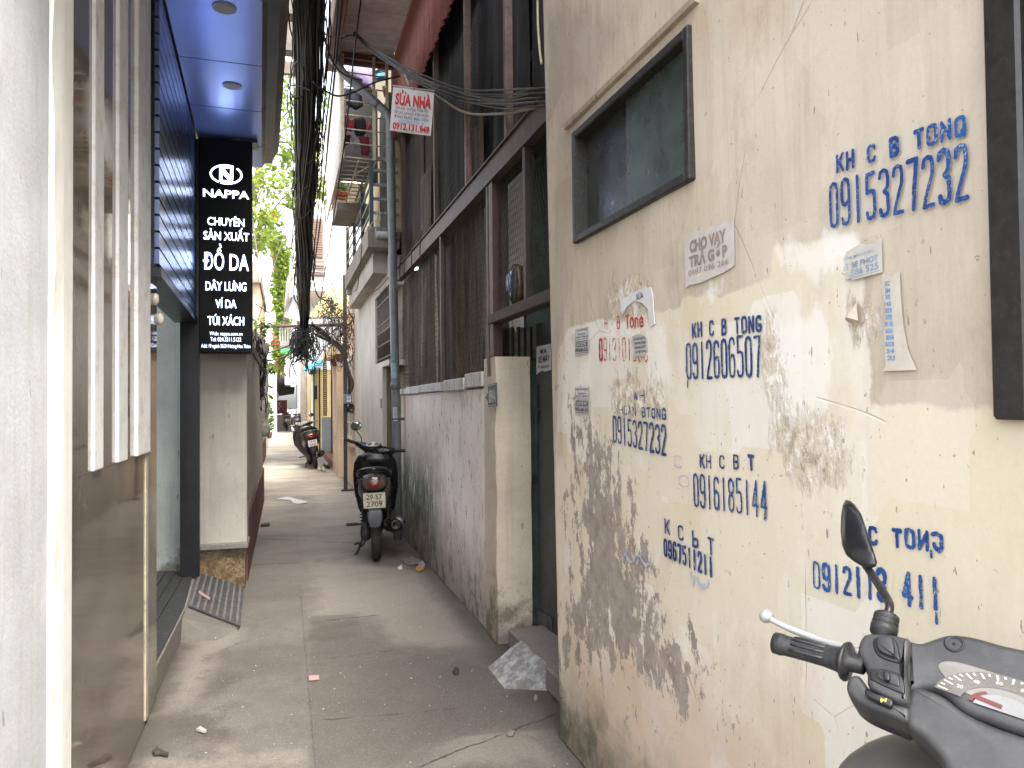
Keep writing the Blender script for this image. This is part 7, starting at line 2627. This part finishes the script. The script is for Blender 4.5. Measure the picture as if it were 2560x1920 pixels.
        tn = np.array([0, 0, 1.0]) * .85 - hy * .53
        tv = hy * .85 + Z_ * .53
        mb.loft([ell(H(0, -.035, 1.045) + tn * h, hx, tv, .090 * k, .048 * k, 22, 2.3) for h, k in ((-.02, 1.0), (.006, 1.0), (.012, .93))])
        A("gauge_rim", mb, MATB, hbo)
        mb = MB()
        mb.loft([ell(H(0, -.035, 1.045) + tn * h, hx, tv, .083 * k, .042 * k, 22, 2.3) for h, k in ((.0121, 1.0), (.0135, .98))])
        gp = A("gauge", mb, plain("pale_dial", (.42, .43, .42), .2, .2, 25), hbo)
        mb = MB()
        for q in (-.038, .038):
            mb.loft([ell(H(0, -.035, 1.045) + hx * q + tn * h, hx, tv, .026, .024, 16) for h in (.0136, .0142)])
        A("dial", mb, plain("dark_dial", (.05, .05, .05), .3), gp)
        for sd in mirrors:
            mb = MB()
            base = H(sd * .165, .02, 1.03)
            mc = H(sd * .235, .05, 1.205)
            mb.tube(curve([base, base + Z_ * .05, H(sd * .19, .04, 1.11), mc + np.array([0, 0, -.05])]), .006, 6)
            st_ = A("mirror_stalk", mb, MATB if bars == "black" else CHROME, hbo)
            mv = Z_ * .97 + hx * sd * .2
            mu = np.cross(mv, hy)
            mb = MB()
            mb.loft([ell(mc + hy * d, mu, mv, .063 * k, .050 * k, 20, 2.3) for d, k in ((.03, .4), (.022, .8), (.0, 1.0), (-.006, .97))])
            A("mirror", mb, MATB if bars == "black" else CHROME, st_)
            mb = MB()
            mb.loft([ell(mc + hy * d, mu, mv, .058 * k, .045 * k, 20, 2.3) for d, k in ((-.0062, 1.0), (-.0075, .98))])
            A("mirror_glass", mb, MIRR, st_)
    return t


s1 = PZ(945, 1404)
scooter("parked_scooter", "black scooter with plate 29-S7 2709 parked against the mauve wall", (s1[0], s1[1] + .08, 0), -.125, lean=R(-1.5), steer=-.42, mirrors=(-1,), tilt_bar=-.20)
s2 = PZ(790, 1172)
scooter("parked_scooter", "large black maxi scooter with white plate leaning in front of the dark doorway", (s2[0], s2[1] + .1, 0), .07, lean=R(-10), steer=.25, wide=1.28, bars="silver", tail="wide", plate=("29-F1", "524.84"), platem=plain("clean_plate", (.62, .62, .62), .5, .06, 10), flap=MATB, tailc=plain('dark_red_lens', (.05, .006, .008), .15, .2, 8), mirrors=(1,),
        body=plain("charcoal_paint", (.022, .023, .022), .3, .3, 6))
s3 = PZ(717, 1078)
scooter("parked_scooter", "distant scooter with orange cover by the grey block wall", (s3[0], s3[1] + .3, 0), .05, body=plain("orange_paint", (.50, .13, .04), .4, .15, 6), seat=plain("orange_cover", (.62, .22, .10), .6), mirrors=(-1, 1), wide=1.35, detail=False, platem=plain("clean_plate", (.62, .62, .62), .5, .06, 10), plate=("29", "1024"))
s4 = PZ(745, 1095)
scooter("parked_scooter", "distant dark scooter with blue and white cover beside the orange one", (s4[0], s4[1] + .3, 0), -.02, body=plain("navy_paint", (.012, .014, .03), .4, .2, 6), seat=plain("blue_cover", (.05, .08, .25), .6), mirrors=(), wide=1.3, detail=False, platem=plain("clean_plate", (.62, .62, .62), .5, .06, 10), plate=("29", "1187"))

# ---- the scooter in the near right corner: body from the same builder, its own large left handlebar
Dp = lambda x, y: 1.0 / (1 / 1.18 + (x - 1945) * .000215 + (y - 1600) * .00036)
c2s = lambda x, y: (1800 + x / 2.304, 1200 + y / 2.304)


def HP(x, y, dd=0.0):
    """a point of the near handlebar measured on the enlarged corner of the photograph"""
    a, b = c2s(x, y)
    return PD(a, b, Dp(a, b) + dd)


hn = np.cross(HP(1400, 1000) - HP(1000, 1000), HP(1000, 1400) - HP(1000, 1000))
hn /= np.linalg.norm(hn)
if np.dot(hn, CF) > 0:
    hn = -hn
head = PD(2640, 1830, .90)
ns = scooter("near_scooter", "dark grey scooter in the near right corner showing left grip, mirror and speedometer", (head[0] - .99 * math.sin(R(22)), head[1] - .99 * math.cos(R(22)) - .02, 0), -R(22), handlebar=False, body=plain("olive_grey_paint", (.075, .072, .066), .35, .15, 6), shield=plain("olive_grey_shield", (.075, .072, .066), .45, .15, 6))
root_rot = ns.rotation_euler.copy()


def NA(nm, mb, m, par=None):
    """hang a part built in world space under the near scooter"""
    Mi = (Matrix.Translation(ns.location) @ root_rot.to_matrix().to_4x4()).inverted()
    q = MB()
    q.v = [tuple(Mi @ Vector(v)) for v in mb.v]
    q.f, q.sm = mb.f, mb.sm
    return obj(nm, q, m, par or ns, local=True)


DG = G("dusty_dark_grey_plastic")
n1 = DG.noise(14, 5, .7, vec=DG.ob)
DG.bump(DG.noise(500, 3, .6, vec=DG.ob), .10, .0006)
dust = DG.ma('MULTIPLY', DG.ramp(DG.noise(40, 7, .78, vec=DG.ob), .52, .72), .5)
scuff = DG.ma('MULTIPLY', DG.ramp(DG.noise(60, 4, .6, vec=DG.ob, s=(1, 1, 9)), .68, .72), .35)
DGM = DG.out(DG.mix(scuff, DG.mix(dust, DG.mix(DG.ramp(n1, .35, .7), (.034, .034, .035), (.055, .055, .055)), (.095, .088, .078)), (.12, .115, .105)), DG.ma('ADD', DG.ma('MULTIPLY', n1, .2), .33), 0, .45)


def shell(mb, poly, lift=0.0, depth=.07, rnd=.010, steps=4):
    """an outline on the dash plane turned into a solid with a rounded front edge"""
    P = [HP(x, y) + hn * lift for x, y in poly]
    # refine and round corners
    Q = []
    n = len(P)
    for i in range(n):
        a, b, c_, d = P[i - 1], P[i], P[(i + 1) % n], P[(i + 2) % n]
        for t in (0, .25, .5, .75):
            Q.append(0.5 * (2 * b + (c_ - a) * t + (2 * a - 5 * b + 4 * c_ - d) * t * t + (3 * b - a - 3 * c_ + d) * t ** 3))
    n = len(Q)
    ctr = sum(Q) / n
    secs = [[p - hn * depth + (ctr - p) * .10 for p in Q], [p - hn * depth * .5 for p in Q]]
    inw = []
    for i in range(n):
        tg_ = Q[(i + 1) % n] - Q[i - 1]
        v = np.cross(hn, tg_)
        v /= np.linalg.norm(v) + 1e-9
        inw.append(v)
    sgn = 1 if np.dot(inw[0], ctr - Q[0]) > 0 else -1
    area = sum(np.dot(inw[i], ctr - Q[i]) for i in range(n))
    sgn = 1 if area > 0 else -1
    for k in range(steps + 1):
        a = math.pi / 2 * k / steps
        secs.append([p - hn * rnd * (1 - math.sin(a)) + sgn * v * rnd * (1 - math.cos(a)) for p, v in zip(Q, inw)])
    mb.loft(secs)
    o = len(mb.v)


cover = MB()
shell(cover, [(1060, 918), (1150, 925), (1230, 900), (1320, 876), (1450, 888), (1620, 934), (1900, 1010), (2040, 1200), (1990, 1520), (1751, 1452), (1560, 1385), (1400, 1318), (1280, 1220), (1180, 1190), (1080, 1200), (1040, 1060)], .0, .075, .012)
shell(cover, [(1100, 1180), (1190, 1188), (1290, 1230), (1410, 1322), (1580, 1400), (1760, 1462), (1980, 1530), (1980, 1750), (1400, 1730), (1250, 1560), (1150, 1455), (1070, 1390), (1060, 1290)], -.004, .07, .010)
hc = NA("handlebar_cover", cover, DGM)
pod = MB()
shell(pod, [(838, 906), (950, 902), (1060, 918), (1102, 945), (1095, 1030), (1075, 1100), (1092, 1200), (1090, 1290), (1050, 1300), (950, 1262), (860, 1200), (850, 1110), (800, 1000)], .010, .07, .008)
shell(pod, [(740, 1130), (800, 1120), (860, 1195), (960, 1262), (1085, 1302), (1080, 1385), (1000, 1360), (900, 1322), (790, 1268), (728, 1205)], .000, .06, .008)
NA("switch_housing", pod, DGM, hc)


def switch(poly, lift, depth, m, nm, rnd=.003):
    mb = MB()
    shell(mb, poly, lift, depth, rnd, 3)
    return NA(nm, mb, m, hc)


SWB = plain("switch_black", (.010, .010, .011), .4, .2, 30)
switch([(895, 940), (1010, 935), (1048, 1065), (1035, 1080), (918, 1035)], .0125, .01, SWB, "switch_recess", .002)
switch([(918, 948), (1000, 940), (1020, 1035), (1010, 1055), (925, 1015)], .0185, .01, plain("switch_grey", (.024, .024, .026), .35, .2, 30), "rocker_switch", .003)
switch([(885, 1112), (1000, 1125), (1060, 1165), (1072, 1250), (1030, 1245), (890, 1180), (876, 1150)], .0125, .01, SWB, "switch_recess", .002)
switch([(920, 1135), (1030, 1150), (1045, 1215), (1010, 1210), (925, 1170)], .0145, .008, plain("switch_grey", (.024, .024, .026), .35, .2, 30), "slide_switch", .002)
switch([(955, 1145), (990, 1150), (992, 1195), (960, 1188)], .020, .008, SWB, "switch_knob", .002)
switch([(850, 1225), (905, 1252), (1000, 1285), (995, 1330), (930, 1305), (850, 1262)], .0125, .01, SWB, "horn_button", .003)
hm = MB()
hp_ = [(936, 1285), (944, 1285), (944, 1291), (958, 1292), (972, 1286), (966, 1310), (956, 1302), (944, 1305), (944, 1311), (936, 1310)]
hm.slab([HP(x, y) + hn * .0135 for x, y in hp_], -hn * .0008)
NA("horn_symbol", hm, plain("yellow_symbol", (.45, .42, .05), .5), hc)
sc = MB()
sc.lathe(HP(1348, 945) + hn * .0002, hn, [(0, .0125), (.0012, .0125), (.0014, .010), (-.004, .0095), (-.005, .001)], 20, cap=False)
NA("screw_recess", sc, SWB, hc)
sc = MB()
sc.lathe(HP(1348, 945) - hn * .004, hn, [(0, .0085), (.003, .008), (.004, .003)], 14)
NA("screw", sc, plain("brown_screw", (.09, .07, .05), .4, .2, 40, .6), hc)
# speedometer under its clear window
gz_ = [(1255, 1072), (1300, 1046), (1400, 1058), (1560, 1106), (1751, 1168), (1960, 1245), (1960, 1450), (1751, 1366), (1600, 1306), (1450, 1246), (1340, 1185), (1280, 1120)]
gb = MB()
shell(gb, gz_, .0020, .004, .0015, 2)
gau = NA("speedometer", gb, plain("pale_gauge_face", (.19, .178, .155), .15, .12, 20), hc)
eu, ev = (HP(1700, 1290) - HP(1500, 1225)), None
eu /= np.linalg.norm(eu)
ev = np.cross(hn, eu)
gc = HP(1640, 1348)
if ev[2] < 0:
    ev = -ev
def gring(r0, r1, a0, a1, lift, mb, n=40, q=.62):
    vs = []
    for i in range(n + 1):
        a = a0 + (a1 - a0) * i / n
        for r_ in (r0, r1):
            vs.append(gc + hn * lift + eu * r_ * math.cos(a) + ev * r_ * q * math.sin(a))
    mb.add(vs, [(2 * i, 2 * i + 2, 2 * i + 3, 2 * i + 1) for i in range(n)])
UL = .042
mb = MB()
gring(.60 * UL * 2, .98 * UL * 2, R(2), R(176), .0028, mb)
NA("dial_band", mb, plain("grey_brown_dial", (.105, .094, .08), .3, .2, 40), gau)
mb = MB()
for i in range(25):
    a = R(8) + R(164) * i / 24
    L0 = .80 if i % 2 == 0 else .88
    gring(L0 * UL * 2, .95 * UL * 2, a - .018, a + .018, .0032, mb, 2)
for i, s_ in enumerate(("20", "40", "60", "80", "100", "120")):
    a = R(158) - R(136) * i / 5
    p = gc + hn * .0032 + (eu * math.cos(a) + ev * .62 * math.sin(a)) * .70 * UL * 2
    write(mb, s_, p - eu * .004, eu, ev, .0075, .0045, .02)
NA("dial_marks", mb, plain("cream_marks", (.40, .37, .30), .4), gau)
mb = MB()
gring(.0, .42 * UL * 2, R(0), R(180), .0028, mb)
NA("inner_dial", mb, plain("white_inner_dial", (.22, .217, .21), .3), gau)
mb = MB()
gring(.44 * UL * 2, .50 * UL * 2, R(128), R(176), .0030, mb)
NA("red_zone", mb, plain("dial_red", (.11, .022, .016), .4), gau)
mb = MB()
gring(.62 * UL * 2, .70 * UL * 2, R(6), R(26), .0030, mb)
NA("red_zone", mb, plain("dial_red", (.11, .022, .016), .4), gau)
mb = MB()
mb.slab([gc + hn * .0036 + eu * -.036 + ev * .012, gc + hn * .0036 + eu * -.004 + ev * .009, gc + hn * .0036 + eu * -.004 + ev * .003, gc + hn * .0036 + eu * -.036 + ev * .006], -hn * .0005)
NA("needle", mb, plain("dial_red", (.11, .022, .016), .4), gau)
cw_c = PD(2335, 2015, 1.13)
mb = MB()
mb.loft([ell(cw_c + CU * .105 * math.sin(a), CR, CF, .150 * max(.02, math.cos(a)), .085 * max(.02, math.cos(a)), 26, 2.2) for a in np.linspace(-.9, 1.56, 14)])
cwl = NA("front_cowl", mb, plain("olive_grey_cowl", (.085, .080, .070), .4, .15, 9))
mb = MB()
mb.loft([ell(cw_c + CR * .035 - CF * .020 + CU * .098 * math.sin(a), CR, CF, .095 * max(.02, math.cos(a)), .07 * max(.02, math.cos(a)), 22, 2.2) for a in np.linspace(-.9, 1.56, 12)])
NA("cowl_inset", mb, plain("dark_cowl_inset", (.040, .040, .040), .45, .15, 9), cwl)
# grip, lever, mirror
g0, g1, g2 = HP(318, 938, .012), HP(740, 1048, .004), HP(830, 1075, .0)
gv = (g1 - g0) / np.linalg.norm(g1 - g0)
Lg = np.linalg.norm(g1 - g0)
mb = MB()
mb.lathe(g0, gv, [(.004, .006), (.004, .010), (0, .013), (.0, .0165), (.012, .0168), (.016, .0155), (Lg * .35, .0152), (Lg * .7, .0158), (Lg * .86, .018), (Lg * .93, .0205), (Lg * .955, .0275), (Lg * .985, .0285), (Lg, .0265), (Lg + .004, .013), (Lg + .022, .0125)], 28)
grip = NA("grip", mb, plain("worn_black_rubber", (.018, .018, .019), .35, .35, 60, bump=.15, dirt=(.05, .045, .04)), hc)
mb = MB()
gu = np.cross(gv, hn)
for k in range(4):
    a = -.9 + k * .55
    d = hn * math.cos(a) + gu * math.sin(a)
    mb.tube([g0 + gv * .03 + d * .0148, g0 + gv * .045 + d * .0165, g0 + gv * (Lg * .6) + d * .0160, g0 + gv * (Lg * .72) + d * .0158], .0022, 6)
mb.lathe(g0 + gv * .005, -gv, [(0, .009), (.001, .004)], 14)
NA("grip_ridge", mb, plain("grip_ridge_rubber", (.030, .030, .031), .45, .3, 50), grip)
mb = MB()
lp_ = curve([HP(266, 785, .03), HP(330, 822, .032), HP(430, 868, .034), HP(560, 918, .034), HP(690, 962, .03), HP(815, 1000, .02)], 6)
lr_ = list(np.interp(np.linspace(0, 1, len(lp_)), [0, .05, .12, .35, .7, 1], [.0085, .0068, .0046, .0052, .0066, .008]))
mb.tube(lp_, lr_, 12)
mb.loft([ell(HP(262, 784, .03) + gv * d, hn, gu, r_, r_, 14) for d, r_ in ((-.010, .003), (-.006, .009), (.001, .0115), (.008, .009), (.012, .006))])
NA("brake_lever", mb, plain("silver_lever", (.36, .355, .34), .35, .08, 30, .3), hc)
mb = MB()
col_t, col_b = HP(962, 778, .02), HP(938, 892, .02)
dcl = (col_t - col_b)
Lc = np.linalg.norm(dcl)
dcl /= Lc
mb.lathe(col_b, dcl, [(-.012, .013), (0, .013), (.002, .0185), (Lc * .38, .0195), (Lc * .42, .0165), (Lc * .48, .0165), (Lc * .52, .0185), (Lc * .62, .0185), (Lc * .66, .016), (Lc * .7, .016), (Lc * .74, .018), (Lc * .92, .018), (Lc, .012)], 20)
stk = NA("mirror_stalk", mb, plain("stalk_rubber", (.022, .021, .020), .5, .3, 50), hc)
mb = MB()
mb.tube(curve([col_b + dcl * Lc * .9, HP(977, 735, .02), HP(968, 695, .03), HP(930, 630, .04), HP(880, 550, .055), HP(838, 490, .06)], 7), .0066, 12)
NA("mirror_arm", mb, plain("mirror_black", (.013, .013, .014), .3, .3, 20), stk)
mo = [(735, 118), (718, 150), (708, 215), (706, 300), (714, 385), (735, 440), (775, 472), (820, 497), (855, 512), (882, 500), (868, 455), (845, 380), (818, 300), (790, 212), (765, 140), (750, 120)]
P = [HP(x, y, .05) for x, y in mo]
ctr = sum(P) / len(P)
vw = -(CF * .75 - CR * .1)
vw /= np.linalg.norm(vw)
mb = MB()
shift = CR * .004
mb.loft([[ctr + (p - ctr) * .90 - vw * .022 + shift * 2 for p in P], [ctr + (p - ctr) * .985 - vw * .014 + shift for p in P], [p for p in P], [ctr + (p - ctr) * .93 + vw * .012 for p in P], [ctr + (p - ctr) * .75 + vw * .024 for p in P], [ctr + (p - ctr) * .4 + vw * .031 for p in P]])
NA("mirror", mb, plain("mirror_shell_black", (.012, .012, .013), .22, .3, 12), stk)
mb = MB()
mb.slab([ctr + (p - ctr) * .86 - vw * .0225 + shift * 2 for p in P], -vw * .001)
NA("mirror_glass", mb, MIRR, stk)

# ================================================================== THE PERSON AT THE FAR END
def person():
    t = thing("person", "person in a pink top sitting by the white wall at the alley's far end", "person", PZ(748, 1085))
    b = PZ(750, 1088)
    joints = {'pelvis': (0, 0, .50), 'chest': (-.03, -.02, .80), 'neck': (-.04, -.03, .99), 'head': (-.06, -.04, 1.08), 'top': (-.07, -.04, 1.2),
              'ls': (-.18, -.02, .93), 'le': (-.25, -.12, .70), 'lh': (-.14, -.28, .60), 'rs': (.12, -.02, .93), 're': (.18, -.12, .70), 'rh': (.05, -.28, .60),
              'lp': (-.09, -.02, .48), 'lk': (-.12, -.42, .47), 'la': (-.12, -.44, .08), 'lt': (-.12, -.58, .04), 'rp': (.09, -.02, .48), 'rk': (.12, -.42, .47), 'ra': (.12, -.44, .08), 'rt': (.12, -.58, .04)}
    rad = dict(pelvis=.13, chest=.135, neck=.055, head=.085, top=.05, ls=.06, le=.045, lh=.03, rs=.06, re=.045, rh=.03, lp=.09, lk=.06, la=.04, lt=.035, rp=.09, rk=.06, ra=.04, rt=.035)
    E_ = [('pelvis', 'chest'), ('chest', 'neck'), ('neck', 'head'), ('head', 'top'), ('chest', 'ls'), ('ls', 'le'), ('le', 'lh'), ('chest', 'rs'), ('rs', 're'), ('re', 'rh'), ('pelvis', 'lp'), ('lp', 'lk'), ('lk', 'la'), ('la', 'lt'), ('pelvis', 'rp'), ('rp', 'rk'), ('rk', 'ra'), ('ra', 'rt')]
    ks = list(joints)
    me = bpy.data.meshes.new("body")
    me.from_pydata([joints[k] for k in ks], [(ks.index(a), ks.index(c_)) for a, c_ in E_], [])
    o = bpy.data.objects.new("body", me)
    COL.objects.link(o)
    o.parent = t
    md = o.modifiers.new("skin", 'SKIN')
    sl = me.skin_vertices[0].data if me.skin_vertices else None
    if sl is None:
        bpy.context.view_layer.objects.active = o
        sl = me.skin_vertices[0].data
    for k, v in zip(ks, sl):
        v.radius = (rad[k], rad[k])
    sl[0].use_root = True
    o.modifiers.new("sub", 'SUBSURF').levels = 2
    o.modifiers["sub"].render_levels = 2
    o.data.materials.append(plain("pink_top_cloth", (.42, .09, .10), .8, .3, 10, ob=False))
    hd = MB()
    hd.loft([ell((-.065, -.045, z), X_, Y_, r_, r_ * 1.1, 14) for z, r_ in ((1.03, .03), (1.06, .065), (1.12, .085), (1.18, .08), (1.22, .05), (1.235, .02))])
    hd.loft([ell((-.09, -.135, z), X_, Y_, r_, r_ * 1.4, 8) for z, r_ in ((1.09, .006), (1.10, .012), (1.14, .005))])
    obj("face", hd, plain("skin_tone", (.42, .22, .15), .6), t, local=True)
    hr = MB()
    hr.loft([ell((-.04, -.015, z), X_, Y_, r_, r_ * 1.1, 14) for z, r_ in ((.98, .05), (1.06, .075), (1.14, .095), (1.20, .092), (1.25, .06), (1.265, .02))])
    obj("hair", hr, plain("black_hair", (.012, .009, .008), .5, .3, 30), t, local=True)
    st_ = MB()
    st_.lathe((0, .0, 0), Z_, [(0, .16), (.36, .13), (.38, .13), (.385, .02)], 12)
    return t, st_, b


pt, stool, pb_ = person()
stool.v = [tuple(np.array(v) + np.array(pt.location)) for v in stool.v]
solo("stool", stool, plain("red_stool", (.35, .06, .06), .5), "low plastic stool under the sitting person at the far end", "stool")

# ================================================================== LITTER AND SMALL THINGS
def scrap(label, name, cat, poly, m_, h=.004, grp=None, z0=.002):
    P_ = [PZ(x, y) for x, y in poly]
    n = len(P_)
    c_ = sum(P_) / n
    mb_ = MB()
    top = [p + [0, 0, z0 + h * (.4 + .6 * abs(math.sin(i * 1.9)))] for i, p in enumerate(P_)]
    bot_ = [p + [0, 0, z0 - .001] for p in P_]
    mb_.add(top + [c_ + [0, 0, z0 + h]] + bot_, [(i, (i + 1) % n, n) for i in range(n)] + [(n + 1 + i, n + 1 + (i + 1) % n, (i + 1) % n, i) for i in range(n)])
    solo(name, mb_, m_, label, cat, grp)


NOTE = plain("pink_slip_paper", (.40, .25, .23), .7, .2, 120)
scrap("small pink paper slip lying on the seam of the alley floor", "paper_slip", "paper", [(772, 1690), (797, 1689), (798, 1700), (773, 1702)], NOTE, .002)
p = (T0 + B0) / 2
q0_, q1_, q2_, q3_ = (T0 * .84 + B0 * .16), (T0 * .60 + B0 * .40), None, None
dT = (T1 - T0) / np.linalg.norm(T1 - T0)
sl_ = MB()
a = q0_ + dT * .38 + [0, 0, .030]
b = q1_ + dT * .30 + [0, 0, .030]
sl_.slab([a, b, b + dT * .075, a + dT * .075], (0, 0, .001))
solo("paper_slip", sl_, NOTE, "small pink paper slip lying on the grey ribbed ramp mat", "paper")
scrap("crumpled orange wrapper by the foot of the mauve wall", "wrapper", "wrapper", [(1038, 1424), (1044, 1417), (1056, 1414), (1062, 1418), (1058, 1426), (1046, 1430)], plain("orange_wrapper", (.42, .22, .08), .4, .3, 60), .012)
scrap("crumpled blue and white wrapper behind the orange one", "wrapper", "wrapper", [(1046, 1412), (1056, 1408), (1062, 1414), (1052, 1417)], plain("bluewhite_wrapper", (.32, .34, .45), .4, .4, 60), .03)
scrap("white cigarette packet scrap on the floor near the black scooter", "litter_scrap", "litter", [(994, 1420), (1004, 1418), (1006, 1424), (996, 1426)], plain("white_litter", (.6, .6, .58), .6), .02)
scrap("dark dead leaf lying alone right of centre on the floor", "dead_leaf", "leaf", [(1131, 1682), (1139, 1675), (1148, 1680), (1146, 1688), (1136, 1688)], plain("dark_dead_leaf", (.03, .025, .02), .8), .02)
scrap("pale crushed twig near the left stone wall", "twig", "twig", [(490, 1826), (500, 1822), (516, 1830), (514, 1834), (498, 1830)], plain("pale_twig", (.42, .40, .36), .7), .012)
scrap("dark twig and leaf at the foot of the left stone wall", "twig", "twig", [(380, 1882), (392, 1875), (405, 1882), (421, 1888), (420, 1894), (400, 1888), (386, 1890)], plain("dark_twig", (.05, .04, .03), .8), .015)
scrap("grey pebble on the floor near the cement wedge", "pebble", "pebble", [(1334, 1748), (1340, 1745), (1343, 1751), (1336, 1754)], plain("grey_pebble", (.25, .24, .22), .8), .02)
scrap("flat chip of cement near the bottom of the floor", "pebble", "pebble", [(1265, 1838), (1275, 1832), (1288, 1832), (1284, 1840), (1270, 1842)], plain("tan_chip", (.20, .18, .14), .8), .012)
for i in range(60):
    pass
gm = MB()
for i in range(220):
    y = 2.7 + 6 * rng.random() ** 1.5
    x = rng.uniform(-.5, 1.15)
    r_ = .0022 + .0038 * rng.random() ** 2
    c_ = np.array([x, y, .0005])
    gm.loft([ell(c_ + [0, 0, h], X_, Y_, r_ * k, r_ * k * .8, 5) for h, k in ((0, 1.0), (r_ * .6, .8), (r_ * .9, .3))])
o = obj("gravel", gm, plain("pale_grit", (.38, .35, .30), .85, .5, 90, ob=False))
o['kind'] = "stuff"
scrap("pale white spill on the alley floor before the post", "blotch", "blotch", [(691, 1247), (718, 1242), (745, 1249), (771, 1254), (768, 1257), (747, 1260), (733, 1259), (726, 1250)], plain("white_blotch", (.62, .63, .66), .6, .2, 20), .003)  # a thin pale sheet laid over the floor
scrap("short dark stick lying against the left tiled wall", "stick", "stick", [(652, 1312), (673, 1310), (674, 1314), (652, 1316)], plain("dark_twig", (.05, .04, .03), .8), .02)
# manhole slab and shoes
mm = MB()
q = [PZ(1000, 1404), PZ(1030, 1393), PZ(1058, 1409), PZ(1018, 1413)]
mm.slab([p + [0, 0, .002] for p in q], (0, 0, .012))
solo("drain_cover", mm, plain("grey_drain_cover", (.17, .16, .145), .8, .3, 20), "small concrete drain cover beside the mauve wall behind the black scooter", "drain cover")
for k, (x, y, lab, m_) in enumerate(((798, 1176, "pale shoe on the ground beside the maxi scooter's wheel", plain("pale_shoe", (.40, .36, .27), .7)), (808, 1178, "second pale shoe beside the maxi scooter's wheel, nearer the step", plain("pale_shoe", (.40, .36, .27), .7)),
                                     (812, 1170, "black and white shoe on the brick step's foot", plain("black_shoe", (.02, .02, .02), .5)), (821, 1171, "second black and white shoe nearest the orange pilaster", plain("black_shoe", (.02, .02, .02), .5)))):
    c_ = PZ(x, y)
    mb = MB()
    mb.loft([ell(c_ + [0, dy, h / 2 + .002], X_, Z_, a, h / 2, 10, 2.5) for dy, a, h in ((-.13, .02, .03), (-.10, .042, .06), (0, .036, .085), (.08, .036, .10), (.12, .02, .08))])
    solo("shoe", mb, m_, lab, "shoe", "shoes left by the brick step")
